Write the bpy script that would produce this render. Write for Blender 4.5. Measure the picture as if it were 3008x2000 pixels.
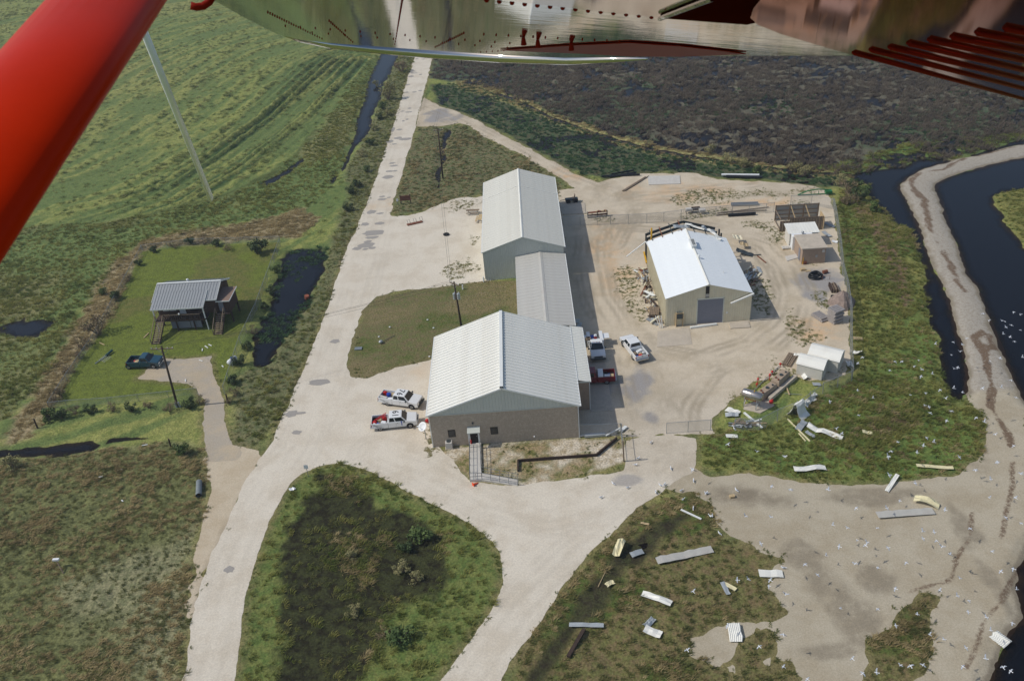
import bpy, bmesh, math, random
import numpy as np
from mathutils import Vector, Matrix
random.seed(7); rng = np.random.default_rng(11)
sc = bpy.context.scene
for o in list(bpy.data.objects): bpy.data.objects.remove(o)
COL = sc.collection
# ------------------------------------------------------------------ camera
F, CH = 2600.0, 70.0                       # focal length in photo pixels, flying height in metres
PITCH, ROLL, YAW = math.radians(32.818), math.radians(-5.081), math.radians(-1.808)
_cp, _sp = math.cos(PITCH), math.sin(PITCH)
FW = Vector((math.sin(YAW)*_cp, math.cos(YAW)*_cp, -_sp))
_rt = Vector((math.cos(YAW), -math.sin(YAW), 0)); _up = _rt.cross(FW)
RV = _rt*math.cos(ROLL) + _up*math.sin(ROLL); UV = -_rt*math.sin(ROLL) + _up*math.cos(ROLL)
CAM = Vector((0, 0, CH))
cd = bpy.data.cameras.new('camera'); cam = bpy.data.objects.new('camera', cd); COL.objects.link(cam)
cam.matrix_world = Matrix(((RV.x, UV.x, -FW.x, 0), (RV.y, UV.y, -FW.y, 0), (RV.z, UV.z, -FW.z, CH), (0, 0, 0, 1)))
cd.sensor_width = 23.7; cd.sensor_fit = 'HORIZONTAL'; cd.lens = F/3008*23.7
cd.clip_start = 0.05; cd.clip_end = 30000
cd.dof.use_dof = True; cd.dof.focus_distance = 115; cd.dof.aperture_fstop = 9
sc.camera = cam
# ------------------------------------------------------------------ sky, sun, exposure
SUN = Vector((0.912, 0.035, -1.0)).normalized()          # direction in which sunlight travels
w = bpy.data.worlds.new('World'); sc.world = w; w.use_nodes = True
nt = w.node_tree; bg = nt.nodes['Background']; sky = nt.nodes.new('ShaderNodeTexSky')
sky.sky_type = 'NISHITA'; sky.sun_disc = False
sky.sun_elevation = math.asin(-SUN.z); sky.sun_rotation = math.atan2(-SUN.x, -SUN.y)
sky.air_density = 1.0; sky.dust_density = 1.5
nt.links.new(sky.outputs[0], bg.inputs[0]); bg.inputs[1].default_value = 0.135
sd = bpy.data.lights.new('sun', 'SUN'); sun = bpy.data.objects.new('sun', sd); COL.objects.link(sun)
sd.energy = 3.5; sd.angle = math.radians(0.53); sd.color = (1.0, 0.955, 0.88)
sun.rotation_euler = SUN.to_track_quat('-Z', 'Y').to_euler(); sun.location = (-60, 100, 120)
vs = sc.view_settings; vs.view_transform = 'Standard'; vs.look = 'None'; vs.gamma = 1.0; vs.exposure = -0.4
vs.use_curve_mapping = False
sc.render.engine = 'CYCLES'
sc.cycles.max_bounces = 6; sc.cycles.transparent_max_bounces = 16
# ------------------------------------------------------------------ surveying: photo point -> place on the ground
def S(u, v, z=0.0):
    d = FW + RV*((u-1504)/F) - UV*((v-1000)/F)
    return CAM + d*((z-CH)/d.z)
def D(u, v, z=0.0): return S(u*1.27566, v*1.27566, z)
def ray(u, v): return (FW + RV*((u*1.27566-1504)/F) - UV*((v*1.27566-1000)/F))
def zoom(x0, y0, s): return lambda u, v, z=0.0: S(x0+u/s, y0+v/s, z)
Z1 = zoom(0, 1240, 2.063); Z2 = zoom(1000, 0, 2.359); Z3 = zoom(2000, 0, 2.340); Z4 = zoom(0, 600, 2.119)
Z5 = zoom(1000, 480, 2.9037); Z6 = zoom(1000, 880, 2.6133); Z7 = zoom(1700, 480, 2.6133); Z8 = zoom(1900, 900, 2.129)
ZY = zoom(1000, 1340, 2.359); ZA = zoom(2000, 1340, 2.340); ZB = zoom(2400, 380, 2.53)
ZT = zoom(2130, 1000, 5.2275); ZS = zoom(2250, 580, 3.9214); ZH = zoom(420, 790, 6.818); ZR = zoom(1340, 1180, 4.5365)
ZG = zoom(280, 960, 5.617); ZC = zoom(1690, 960, 8.254); ZW = zoom(1820, 640, 4.611); ZN = zoom(1640, 560, 5.617); ZE = zoom(1980, 560, 5.228)
# ------------------------------------------------------------------ materials
def lin(*c):
    return tuple(((x/255)/12.92 if x/255 <= .04045 else ((x/255+.055)/1.055)**2.4) for x in c)
MATS = {}
def mat(name, rgb, rough=.6, metal=0., var=.18, scale=2.5, bump=0., bscale=20., spec=.4, dirt_or_lit=None, dirt_or_lit_amt=.5, dscale=.7, coat=0., wave=None):
    if name in MATS: return MATS[name]
    m = bpy.data.materials.new(name); m.use_nodes = True; n = m.node_tree.nodes; L = m.node_tree.links
    p = n['Principled BSDF']; p.inputs['Roughness'].default_value = rough; p.inputs['Metallic'].default_value = metal
    p.inputs['Specular IOR Level'].default_value = spec; p.inputs['Coat Weight'].default_value = coat
    tc = n.new('ShaderNodeTexCoord'); tx = n.new('ShaderNodeTexNoise'); tx.inputs['Scale'].default_value = scale
    tx.inputs['Detail'].default_value = 6; tx.inputs['Roughness'].default_value = .65
    L.new(tc.outputs['Object'], tx.inputs['Vector'])
    cr = n.new('ShaderNodeValToRGB'); cr.color_ramp.elements[0].position = .3; cr.color_ramp.elements[1].position = .7
    cr.color_ramp.elements[0].color = tuple(x*(1-var) for x in rgb)+(1,); cr.color_ramp.elements[1].color = tuple(min(1, x*(1+var)) for x in rgb)+(1,)
    L.new(tx.outputs['Fac'], cr.inputs['Fac']); out = cr.outputs['Color']
    if dirt_or_lit:
        t2 = n.new('ShaderNodeTexNoise'); t2.inputs['Scale'].default_value = dscale; t2.inputs['Detail'].default_value = 8; t2.inputs['Roughness'].default_value = .7
        L.new(tc.outputs['Object'], t2.inputs['Vector'])
        r2 = n.new('ShaderNodeMapRange'); r2.inputs['From Min'].default_value = .48; r2.inputs['From Max'].default_value = .72; r2.inputs['To Max'].default_value = dirt_or_lit_amt
        L.new(t2.outputs['Fac'], r2.inputs['Value'])
        mx = n.new('ShaderNodeMix'); mx.data_type = 'RGBA'; L.new(r2.outputs[0], mx.inputs['Factor']); L.new(out, mx.inputs['A']); mx.inputs['B'].default_value = tuple(dirt_or_lit)+(1,)
        out = mx.outputs['Result']
    L.new(out, p.inputs['Base Color'])
    if bump:
        t3 = n.new('ShaderNodeTexNoise'); t3.inputs['Scale'].default_value = bscale; t3.inputs['Detail'].default_value = 4
        L.new(tc.outputs['Object'], t3.inputs['Vector'])
        b = n.new('ShaderNodeBump'); b.inputs['Strength'].default_value = bump; b.inputs['Distance'].default_value = .05
        L.new(t3.outputs['Fac'], b.inputs['Height']); L.new(b.outputs['Normal'], p.inputs['Normal'])
    MATS[name] = m; return m
# ------------------------------------------------------------------ mesh collector
class MB:
    def __init__(s): s.v = []; s.f = []
    def add(s, vs, fs):
        n = len(s.v); s.v += [tuple(x) for x in vs]; s.f += [tuple(n+i for i in f) for f in fs]; return s
    def box(s, x0, x1, y0, y1, z0, z1):
        return s.add([(x, y, z) for z in (z0, z1) for y in (y0, y1) for x in (x0, x1)],
                     [(0, 2, 3, 1), (4, 5, 7, 6), (0, 1, 5, 4), (2, 6, 7, 3), (0, 4, 6, 2), (1, 3, 7, 5)])
    def hexa(s, p):                                    # bottom 4 + top 4, both counter-clockwise
        return s.add(p, [(3, 2, 1, 0), (4, 5, 6, 7), (0, 1, 5, 4), (1, 2, 6, 5), (2, 3, 7, 6), (3, 0, 4, 7)])
    def bar(s, a, b, w, h=None, up=(0, 0, 1)):
        a, b = Vector(a), Vector(b); d = (b-a).normalized(); h = h or w
        x = d.cross(Vector(up))
        if x.length < 1e-4: x = d.cross(Vector((0, 1, 0)))
        x.normalize(); y = x.cross(d); x *= w/2; y *= h/2
        return s.hexa([a-x-y, a+x-y, a+x+y, a-x+y, b-x-y, b+x-y, b+x+y, b-x+y])
    def tube(s, pts, r, n=8, cap=True):
        pts = [Vector(p) for p in pts]; rs = r if isinstance(r, (list, tuple)) else [r]*len(pts)
        base = len(s.v); ref = None
        for i, p in enumerate(pts):
            d = (pts[min(i+1, len(pts)-1)]-pts[max(i-1, 0)]).normalized()
            if ref is None or abs(d.dot(ref)) > .98: ref = Vector((0, 0, 1)) if abs(d.z) < .9 else Vector((1, 0, 0))
            x = d.cross(ref).normalized(); y = d.cross(x)
            for k in range(n):
                a = 2*math.pi*k/n; s.v.append(tuple(p + (x*math.cos(a)+y*math.sin(a))*rs[i]))
        for i in range(len(pts)-1):
            for k in range(n):
                a = base+i*n+k; b = base+i*n+(k+1) % n; s.f.append((a, b, b+n, a+n))
        if cap:
            s.f.append(tuple(base+k for k in range(n))[::-1]); s.f.append(tuple(base+(len(pts)-1)*n+k for k in range(n)))
        return s
    def ell(s, c, r, nu=10, nv=6):
        c = Vector(c); base = len(s.v)
        for j in range(1, nv):
            t = math.pi*j/nv
            for k in range(nu):
                a = 2*math.pi*k/nu
                s.v.append((c.x+r[0]*math.sin(t)*math.cos(a), c.y+r[1]*math.sin(t)*math.sin(a), c.z+r[2]*math.cos(t)))
        s.v.append((c.x, c.y, c.z+r[2])); s.v.append((c.x, c.y, c.z-r[2])); T = len(s.v)-2; B = T+1
        for j in range(nv-2):
            for k in range(nu):
                a = base+j*nu+k; b = base+j*nu+(k+1) % nu; s.f.append((a, a+nu, b+nu, b))
        for k in range(nu):
            s.f.append((T, base+k, base+(k+1) % nu)); l = base+(nv-2)*nu; s.f.append((B, l+(k+1) % nu, l+k))
        return s
    def prism(s, poly, axis, a, b):                    # poly of 2D points, extruded along axis from a to b
        n = len(poly)
        def P(q, t): return {'x': (t, q[0], q[1]), 'y': (q[0], t, q[1]), 'z': (q[0], q[1], t)}[axis]
        return s.add([P(q, a) for q in poly]+[P(q, b) for q in poly],
                     [tuple(range(n))[::-1], tuple(range(n, 2*n))]+[(i, (i+1) % n, n+(i+1) % n, n+i) for i in range(n)])
    def quad(s, *p): return s.add(p, [tuple(range(len(p)))])
    def mesh(s, name, smooth=False):
        me = bpy.data.meshes.new(name); me.from_pydata(s.v, [], s.f); me.update()
        bm = bmesh.new(); bm.from_mesh(me); bmesh.ops.recalc_face_normals(bm, faces=bm.faces); bm.to_mesh(me); bm.free()
        if smooth: me.shade_smooth()
        return me
def link(o, parent=None):
    COL.objects.link(o)
    if parent: o.parent = parent
    return o
def tag(o, label=None, cat=None, group=None, kind=None):
    if cat and not kind: kind = 'thing'
    if label: o['label'] = label
    if cat: o['category'] = cat
    if group: o['group'] = group
    if kind: o['kind'] = kind
    return o
def obj(name, mb, m, parent=None, smooth=False, bevel=0., loc=None, rotz=0., label=None):
    me = mb.mesh(name, smooth) if isinstance(mb, MB) else mb
    o = bpy.data.objects.new(name, me)
    if m is not None and not me.materials: me.materials.append(m)
    link(o, parent)
    if bevel:
        b = o.modifiers.new('bevel', 'BEVEL'); b.width = bevel; b.segments = 2; b.limit_method = 'ANGLE'
    if loc is not None: o.location = loc
    if rotz: o.rotation_euler.z = rotz
    if label: o['label'] = label
    return o
def thing(name, label, cat, loc=(0, 0, 0), rotz=0., group=None):
    o = bpy.data.objects.new(name, None); COL.objects.link(o); o.location = loc; o.rotation_euler.z = rotz; o.empty_display_size = .3
    return tag(o, label, cat, group)
def copy_tree(o, parent=None):
    c = o.copy(); COL.objects.link(c); c.parent = parent
    for ch in list(o.children): copy_tree(ch, c)
    return c
# ------------------------------------------------------------------ terrain: survey outlines (photo points on the ground)
def poly(pts, fn=D): return [(q.x, q.y) for q in (fn(*p) for p in pts)]
_road_l = [(422.6,1568),(442.7,1428),(461.7,1344),(482.6,1287),(511,1230),(539.6,1162),(558.6,1120),(592.8,1067),(623,1021),(646,972),(665,930),(690,870),(715,810),(740,745),(760,690),(785,610),(805,560),(825,517),(870,399),(910,276),(955,130),(985,40),(1000,0)]
_road_r = [(1036,0),(1022,40),(996,130),(980,199),(963,262),(957,295),(940,349),(926,399),(913,439),(900,495),(890,560),(870,682),(836,713),(803,816),(799,846),(811,867),(800,960),(782,1067),(752,1070),(722,1078),(695,1090),(669,1113),(646,1154),(623,1196),(612,1230),(593,1287),(578,1333),(564,1390),(553,1485),(541.5,1568),(530,1640),(410,1640)]
P_ROAD = poly(_road_l + _road_r)
_junc = [(640,985),(700,850),(800,850),(811,867),(844,870),(874,858),(910,846),(952,838),(1000,825),(1000,1020),(1090,1110),(1200,1120),(1290,1105),(1440,1085),(1440,1010),(1540,1000),(1600,1010),(1603,1037),(1607,1074),(1600,1090),(1568,1100),(1545,1117),(1498,1153),(1465,1167),(1435,1200),(1409,1233),(1375,1253),(1349,1286),(1319,1323),(1289,1359),(1259,1403),(1246,1429),(1212,1472),(1176,1526),(1159,1568),(1135,1620),(970,1630),(1013,1568),(1046,1522),(1076,1482),(1103,1442),(1129,1409),(1148,1369),(1158,1336),(1153,1296),(1143,1263),(1116,1233),(1083,1207),(1036,1180),(983,1157),(933,1130),(893,1110),(857,1089),(824,1077),(784,1067),(700,1080),(640,1060)]
P_JUNC = poly(_junc)
P_LOT = poly([(880,480),(900,495),(913,499),(946,495),(978,486),(1005,476),(1043,460),(1075,455),(1111,452),(1130,452),(1130,647),(1116,647),(1089,649),(1054,654),(1016,662),(973,666),(935,669),(903,673),(870,683),(849,695),(836,714),(800,760),(790,600)])
P_SIDE = poly([(799,846),(844,870),(874,858),(910,846),(952,838),(991,829),(1000,1030),(980,1060),(780,1060)])
P_YARD = poly([(1285,440),(1329,432),(1382,420),(1440,405),(1520,398),(1600,400),(1650,412),(1760,418),(1850,425),(1905,435),(1915,465),(1930,560),(1945,640),(1955,720),(1952,780),(1955,865),(1880,880),(1820,860),(1740,880),(1690,920),(1640,965),(1640,995),(1535,1000),(1440,1010),(1330,1000),(1300,700)])
P_TRACK = poly([(963,262),(975,222),(980,226),(1010,244),(1059,259),(1100,279),(1149,306),(1199,332),(1249,359),(1292,382),(1332,405),(1395,425),(1390,450),(1329,440),(1302,419),(1266,396),(1222,369),(1199,356),(1159,336),(1116,316),(1083,292),(1059,284),(1020,291),(957,292)])
P_DRIVE = poly([(322,870),(345,845),(370,826),(484,822),(496,870),(510,903),(518,951),(533,1025),(560,1040),(545,1062),(480,1060),(468,988),(470,925),(455,895),(436,881),(377,879)])
P_SHOULD = poly([(473,1050),(533,1032),(600,1036),(596,1070),(560,1125),(545,1165),(515,1232),(486,1290),(463,1350),(445,1425),(432,1420),(440,1300),(462,1215),(480,1140)])
P_ISLE = poly([(541,1568)]+_road_r[-3:-12:-1]+[(752,1070),(784,1067)]+[(824,1077),(857,1089),(893,1110),(933,1130),(983,1157),(1036,1180),(1083,1207),(1116,1233),(1143,1263),(1153,1296),(1158,1336),(1148,1369),(1129,1409),(1103,1442),(1076,1482),(1046,1522),(1013,1568),(970,1630),(530,1630)])
P_ISLEIN = poly([(740,1088),(800,1105),(850,1140),(900,1180),(927,1193),(996,1210),(1030,1256),(1046,1310),(1023,1336),(970,1379),(923,1426),(884,1449),(870,1506),(830,1549),(800,1600),(650,1600),(646,1466),(653,1314),(669,1238),(692,1162),(715,1110)])
P_LAWN2 = poly([(836,714),(870,683),(935,669),(1016,662),(1116,648),(1200,646),(1200,735),(1010,790),(991,829),(952,838),(910,846),(874,858),(844,870),(811,867),(799,846),(803,816),(811,780),(830,741)])
P_LAWN = poly([(155,927),(144,907),(185,833),(218,788),(259,729),(288,663),(318,603),(329,581),(407,570),(555,563),(640,559),(632,588),(599,692),(555,777),(532,840),(518,903),(455,903)])
P_GR = poly([(1633,996),(1690,990),(1760,985),(1900,900),(1962,865),(1962,800),(1957,720),(1947,640),(1937,560),(1924,470),(1930,440),(2001,422),(1999,444),(2033,484),(2058,512),(2098,530),(2108,571),(2123,605),(2136,639),(2126,670),(2139,701),(2142,741),(2163,779),(2163,816),(2171,860),(2185,897),(2200,915),(2235,930),(2266,963),(2270,1018),(2244,1055),(2207,1088),(2115,1103),(2005,1114),(1913,1114),(1832,1103),(1729,1088),(1637,1092),(1607,1074),(1604,1037)])
P_GB = poly([(1568,1140),(1588,1132),(1638,1161),(1648,1208),(1678,1238),(1715,1248),(1755,1265),(1796,1291),(1782,1335),(1762,1352),(1789,1379),(1796,1399),(1816,1415),(1802,1436),(1720,1425),(1650,1440),(1600,1470),(1590,1500),(1640,1520),(1700,1540),(1720,1640),(1135,1640),(1159,1568),(1176,1526),(1212,1472),(1246,1429),(1289,1359),(1349,1286),(1409,1233),(1465,1167)])
P_GB2 = poly([(1980,1640),(1987,1568),(2003,1472),(2037,1446),(2064,1405),(2117,1362),(2151,1372),(2157,1412),(2137,1452),(2144,1496),(2120,1568),(2100,1640)])
P_GB3 = poly([(1700,1500),(1760,1440),(1790,1450),(1795,1500),(1770,1520),(1830,1500),(1850,1560),(1850,1640),(1640,1640)])
P_BEACH = poly([(2420,312),(2358,327),(2315,337),(2253,354),(2210,362),(2160,373),(2117,388),(2084,407),(2066,428),(2082,453),(2094,478),(2107,509),(2122,540),(2126,561),(2147,614),(2165,645),(2181,685),(2190,716),(2200,760),(2218,809),(2225,860),(2222,900),(2235,930),(2266,963),(2270,1018),(2244,1055),(2207,1088),(2115,1103),(2005,1114),(1913,1114),(1832,1103),(1729,1088),(1637,1094),(1600,1068),(1540,1070),(1515,1120),(1560,1136),(1588,1137),(1638,1161),(1648,1208),(1678,1238),(1715,1248),(1700,1300),(1600,1400),(1560,1500),(1600,1660),(2290,1660),(2290,1568),(2310,1492),(2330,1452),(2370,1419),(2370,900),(2355,897),(2340,871),(2322,827),(2303,779),(2279,719),(2263,679),(2251,648),(2229,623),(2220,592),(2208,561),(2195,533),(2183,499),(2171,459),(2158,437),(2161,422),(2183,408),(2226,393),(2272,384),(2319,372),(2358,363),(2420,350)])
P_MARSH = poly([(1000,130),(1040,0),(2500,0),(2500,300),(2358,316),(2253,350),(2191,368),(2110,366),(2083,381),(2005,391),(1953,403),(1835,388),(1735,374),(1668,364),(1584,350),(1482,333),(1415,314),(1365,298),(1316,281),(1276,267),(1216,238),(1144,208),(1060,190),(990,180)])
P_STRIP = poly([(990,195),(1060,195),(1144,216),(1216,247),(1316,290),(1415,322),(1568,358),(1668,370),(1836,394),(1950,405),(1960,430),(1900,432),(1760,414),(1650,408),(1520,396),(1400,412),(1340,402),(1292,378),(1199,328),(1100,275),(1010,240)])
P_TRI = poly([(962,294),(1020,293),(1059,287),(1083,296),(1116,320),(1159,340),(1222,373),(1266,400),(1302,424),(1285,455),(1111,450),(1043,458),(978,484),(946,493),(913,497),(902,495),(915,440),(942,349)])
P_SW = poly([(-80,1060),(130,1050),(300,1026),(430,1015),(470,1050),(478,1130),(460,1215),(438,1300),(430,1420),(415,1568),(405,1660),(-80,1660)])
P_REED = poly([(0,1000),(60,930),(140,800),(200,700),(250,620),(330,555),(450,530),(600,505),(700,480),(740,505),(690,545),(640,552),(560,556),(407,565),(322,578),(300,640),(262,725),(215,785),(150,870),(120,960),(60,1010),(0,1030)])
P_VERGE = poly([(955,130),(910,276),(870,399),(825,517),(760,690),(690,870),(640,970),(600,1030),(535,1030),(525,960),(560,860),(600,840),(640,790),(735,640),(760,560),(800,450),(795,385),(853,292),(883,189),(917,126)])
P_WESTG = poly([(-60,530),(120,520),(330,500),(500,460),(620,410),(720,320),(800,200),(860,130),(875,126),(820,272),(784,395),(730,470),(600,505),(450,530),(330,555),(250,620),(200,700),(140,800),(60,930),(-60,1010)])
W_POLYS = [
 poly([(936,60),(917,126),(903,156),(884,189),(874,226),(855,266),(854,292),(834,319),(810,352),(794,385),(765,420),(758,412),(784,395),(804,339),(820,306),(820,273),(840,229),(847,186),(860,156),(875,126),(893,60)]),
 poly([(657,575),(752,566),(748,600),(735,640),(712,690),(672,760),(640,800),(606,842),(588,832),(590,790),(600,745),(625,680),(645,620)]),
 poly([(-60,1054),(130,1044),(212,1034),(230,1022),(205,1011),(130,1020),(-60,1036)]),
 poly([(248,1015),(310,1010),(362,1006),(310,1002),(252,1007)]),
 poly([(1945,402),(2005,391),(2083,381),(2110,366),(2191,368),(2253,350),(2358,316),(2450,290),(2450,305),(2358,329),(2315,338),(2253,355),(2210,363),(2160,375),(2117,391),(2086,409),(2071,428),(2086,453),(2098,478),(2111,509),(2126,540),(2130,561),(2151,614),(2170,645),(2185,685),(2195,716),(2204,763),(2222,809),(2229,860),(2226,900),(2216,916),(2200,915),(2185,897),(2171,860),(2163,816),(2166,779),(2142,741),(2139,701),(2126,670),(2136,639),(2123,605),(2108,571),(2098,530),(2058,512),(2033,484),(1999,444),(2001,422)]),
 poly([(2480,325),(2358,360),(2315,369),(2268,381),(2222,391),(2179,406),(2157,422),(2154,437),(2167,459),(2179,499),(2191,533),(2204,561),(2216,592),(2226,623),(2247,648),(2260,679),(2275,719),(2299,779),(2318,827),(2336,871),(2351,897),(2358,912),(2400,960),(2600,960),(2600,325)]),
 poly([(2480,1180),(2400,1230),(2358,1285),(2345,1310),(2352,1400),(2358,1419),(2325,1452),(2305,1492),(2288,1536),(2281,1568),(2260,1660),(2600,1660)]),
 poly([(1040,299),(1030,320),(1023,345),(1027,366),(1012,395),(1016,432),(1006,432),(1003,398),(1017,366),(1014,340),(1020,310),(1030,296)]),
 poly([(1136,208),(1182,222),(1216,239),(1276,268),(1316,282),(1365,299),(1415,315),(1482,334),(1568,351),(1640,362),(1740,376),(1840,390),(1960,397),(1960,405),(1836,395),(1735,382),(1668,372),(1568,359),(1482,342),(1415,323),(1365,307),(1316,290),(1276,276),(1216,247),(1182,230),(1140,217)]),
 poly([(40,735),(120,735),(118,760),(70,780),(20,778),(0,765),(0,745)]),
 poly([(600,422),(660,388),(695,362),(700,368),(665,396),(618,424)]),
]
P_ISLAND = poly([(2460,434),(2358,434),(2309,437),(2288,450),(2297,471),(2309,490),(2315,515),(2331,530),(2346,552),(2358,564),(2460,620)])
P_CANALB = poly([(1040,190),(1100,178),(1140,200),(1216,232),(1276,261),(1415,308),(1568,344),(1740,370),(1840,384),(1960,391),(1960,410),(1836,400),(1668,378),(1568,366),(1482,349),(1415,330),(1316,297),(1216,254),(1140,225),(1060,205)])
P_BANK = poly([(1860,382),(1960,372),(2060,335),(2200,318),(2358,300),(2460,270),(2460,290),(2358,316),(2253,350),(2191,366),(2110,364),(2083,380),(2005,390),(1953,401)])
P_GBD = poly([(1545,1185),(1590,1175),(1570,1225),(1480,1280),(1430,1345),(1390,1400),(1330,1470),(1270,1545),(1230,1640),(1180,1640),(1215,1560),(1270,1470),(1310,1400),(1345,1350),(1400,1285),(1440,1245)])
P_GRB = poly([(1985,470),(2030,500),(2060,560),(2085,620),(2105,690),(2080,720),(2060,660),(2035,590),(2000,530),(1960,490)])
P_ROWS = poly([(120,530),(420,474),(600,390),(710,310),(830,170),(870,110),(740,90),(640,180),(540,290),(400,395),(240,475)])
P_FORE = poly([(1003,1028),(1080,1030),(1190,1020),(1330,1012),(1440,1005),(1440,1060),(1330,1095),(1195,1120),(1085,1108),(1020,1065),(985,1050)])
# ------------------------------------------------------------------ noise and distance fields
def _hash(ix, iy, s):
    h = (ix.astype(np.int64)*374761393 + iy.astype(np.int64)*668265263 + s*982451653) & 0xffffffff
    h = ((h ^ (h >> 13))*1274126177) & 0xffffffff
    return ((h ^ (h >> 16)) & 0xffffff)/float(0xffffff)
def vnoise(x, y, s=0):
    ix, iy = np.floor(x), np.floor(y); fx, fy = x-ix, y-iy; fx = fx*fx*(3-2*fx); fy = fy*fy*(3-2*fy)
    a, b, c, d = _hash(ix, iy, s), _hash(ix+1, iy, s), _hash(ix, iy+1, s), _hash(ix+1, iy+1, s)
    return (a*(1-fx)+b*fx)*(1-fy)+(c*(1-fx)+d*fx)*fy
def fbm(x, y, wl, octs=4, s=0, g=.5):
    t = 0; a = 1; n = 0
    for o in range(octs):
        t = t+a*vnoise(x/wl+o*17.3, y/wl-o*9.1, s+o); n += a; a *= g; wl /= 2.03
    return t/n
def sst(a, b, x): t = np.clip((x-a)/(b-a), 0, 1); return t*t*(3-2*t)
def pdist(x, y, pts, closed=False, reach=6.):
    """distance from points to a polyline; signed (negative inside) when closed"""
    P = np.array(pts); out = np.full(x.shape, reach)
    sel = (x > P[:, 0].min()-reach) & (x < P[:, 0].max()+reach) & (y > P[:, 1].min()-reach) & (y < P[:, 1].max()+reach)
    X, Y = x[sel], y[sel]
    if not len(X): return out
    d = np.full(X.shape, 1e9); ins = np.zeros(X.shape, bool); n = len(P)
    for i in range(n if closed else n-1):
        ax, ay = P[i]; bx, by = P[(i+1) % n]; ex, ey = bx-ax, by-ay; l = ex*ex+ey*ey+1e-9
        t = np.clip(((X-ax)*ex+(Y-ay)*ey)/l, 0, 1)
        d = np.minimum(d, (X-ax-t*ex)**2+(Y-ay-t*ey)**2)
        if closed and ay != by:
            c = (ay > Y) != (by > Y); ins ^= c & (X < (bx-ax)*(Y-ay)/(by-ay)+ax)
    d = np.sqrt(d)
    if closed: d = np.where(ins, -d, d)
    out[sel] = np.minimum(d, reach); return out
def axis(*seg):
    a = []
    for x0, x1, st in seg: a += list(np.arange(x0, x1, st))
    return np.array(a)
gx = np.concatenate([[-9000, -4000, -1800, -900, -550, -400, -320, -280], axis((-250, -75, 1.0), (-75, 60, .4), (60, 175, .8)), [180, 190, 210, 250, 320, 450, 800, 1800, 4000, 9000]])
gy = np.concatenate([[-4000, -1500, -600, -250, -100, -40, -10, 10, 22, 32, 38], axis((42, 150, .4), (150, 260, .65), (260, 440, 1.3)), [445, 455, 475, 510, 570, 700, 1000, 1800, 4000, 9000]])
NX, NY = len(gx), len(gy)
X, Y = [a.ravel() for a in np.meshgrid(gx, gy)]
n1 = fbm(X, Y, 1.7, 3, 1); n4 = fbm(X, Y, 5, 4, 2); n20 = fbm(X, Y, 22, 4, 3); n60 = fbm(X, Y, 70, 3, 4); nr = fbm(X, Y, 2.4, 3, 9)
nf = fbm(X, Y, 1.1, 2, 15)
def sd(p, amp=.0, reach=6.): return pdist(X, Y, p, True, reach) + (amp*((nr-.5)*2+(nf-.5)*.9) if amp else 0)
lawn2 = sd(P_LAWN2, .5); isle = sd(P_ISLE, .35); gr = sd(P_GR, .8)
s_road = np.minimum(sd(P_ROAD, .35), sd(P_JUNC, .4)); s_road = np.minimum(s_road, np.minimum(sd(P_LOT, .8), sd(P_SIDE, .7)))
s_road = np.maximum(s_road, -lawn2); s_road = np.maximum(s_road, -isle)
s_yard = sd(P_YARD, .7); s_track = sd(P_TRACK, .5); s_drive = sd(P_DRIVE, .5); s_sh = sd(P_SHOULD, .7)
gb = np.minimum(sd(P_GB, 1.2), np.minimum(sd(P_GB2, 1.0), sd(P_GB3, 1.6)))
s_beach = np.maximum(np.maximum(sd(P_BEACH, .6), -gr), -gb)
s_fore = sd(P_FORE, .8)
s_flat = np.minimum.reduce([s_road, s_yard, s_track, s_drive, s_sh, s_beach, s_fore])
lawn = sd(P_LAWN, .4)
island = sd(P_ISLAND, 1.0)
wat = np.minimum.reduce([sd(p, 1.5 if i in (1, 9) else .5) for i, p in enumerate(W_POLYS)]); wat = np.maximum(wat, -island)
marsh = sd(P_MARSH, 2.); strip = sd(P_STRIP, 1.); islein = sd(P_ISLEIN, 2.0); gbd = sd(P_GBD, 1.0)
rows = pdist(X, Y, P_ROWS, True, 12.)
WL = -.30
# heights
amp = .10+.16*n20
z = (n1-.45)*.42*amp/.18 + (n4-.5)*.42
rowline = poly([(200,540),(420,470),(560,380),(700,270),(830,140)])
dr = pdist(X, Y, rowline, False, 190.)
_a, _b = Vector(rowline[0]), Vector(rowline[-1]); _d = (_b-_a).normalized(); sl = (X-_a.x)*_d.x+(Y-_a.y)*_d.y
stk = fbm(dr/1.0, sl/9.0, 2.0, 4, 61)
stk2 = fbm(dr/1.0, sl/14.0, 5.0, 3, 62)
rw = np.sin(dr*2*math.pi/2.9+(stk2-.5)*5.0)
z = z + .7*np.clip(rw, 0, 1)*sst(3, -3, rows)*(.15+1.0*sst(.3, .65, stk2)) + (stk-.5)*.9*sst(-40, -60, X)*sst(110, 140, Y) - .1*sst(3, -3, rows)
z = z + (fbm(X*.45+Y*.2, Y*1.3-X*.5, 2.2, 3, 12)-.5)*.5*sst(-40, -60, X)*sst(110, 140, Y)
z = np.maximum(z, -.16)
small = np.minimum(lawn, lawn2)
z = np.where(small < 1.5, z*sst(-.1, 1.5, small)+(n1-.5)*.06*sst(.5, -.5, small), z)
low = np.minimum(islein, gbd)
z = np.where(islein < 1, z*.5, z) - .17*sst(.6, -2.5, islein) - .16*sst(.4, -1.2, gbd)
mz = WL - .03 + (n20-.47)*.32 + (n4-.5)*.40 + (n1-.5)*.75
z = z*sst(-2, 2, marsh) + mz*sst(2, -2, marsh)
sz = WL + .03 + (n4-.48)*.5 + (n1-.5)*.3 + .25*sst(-6, 0, -strip*0-5)
z = np.where(strip < 1, z*sst(-1.5, 1, strip)+sz*sst(1, -1.5, strip), z)
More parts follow.
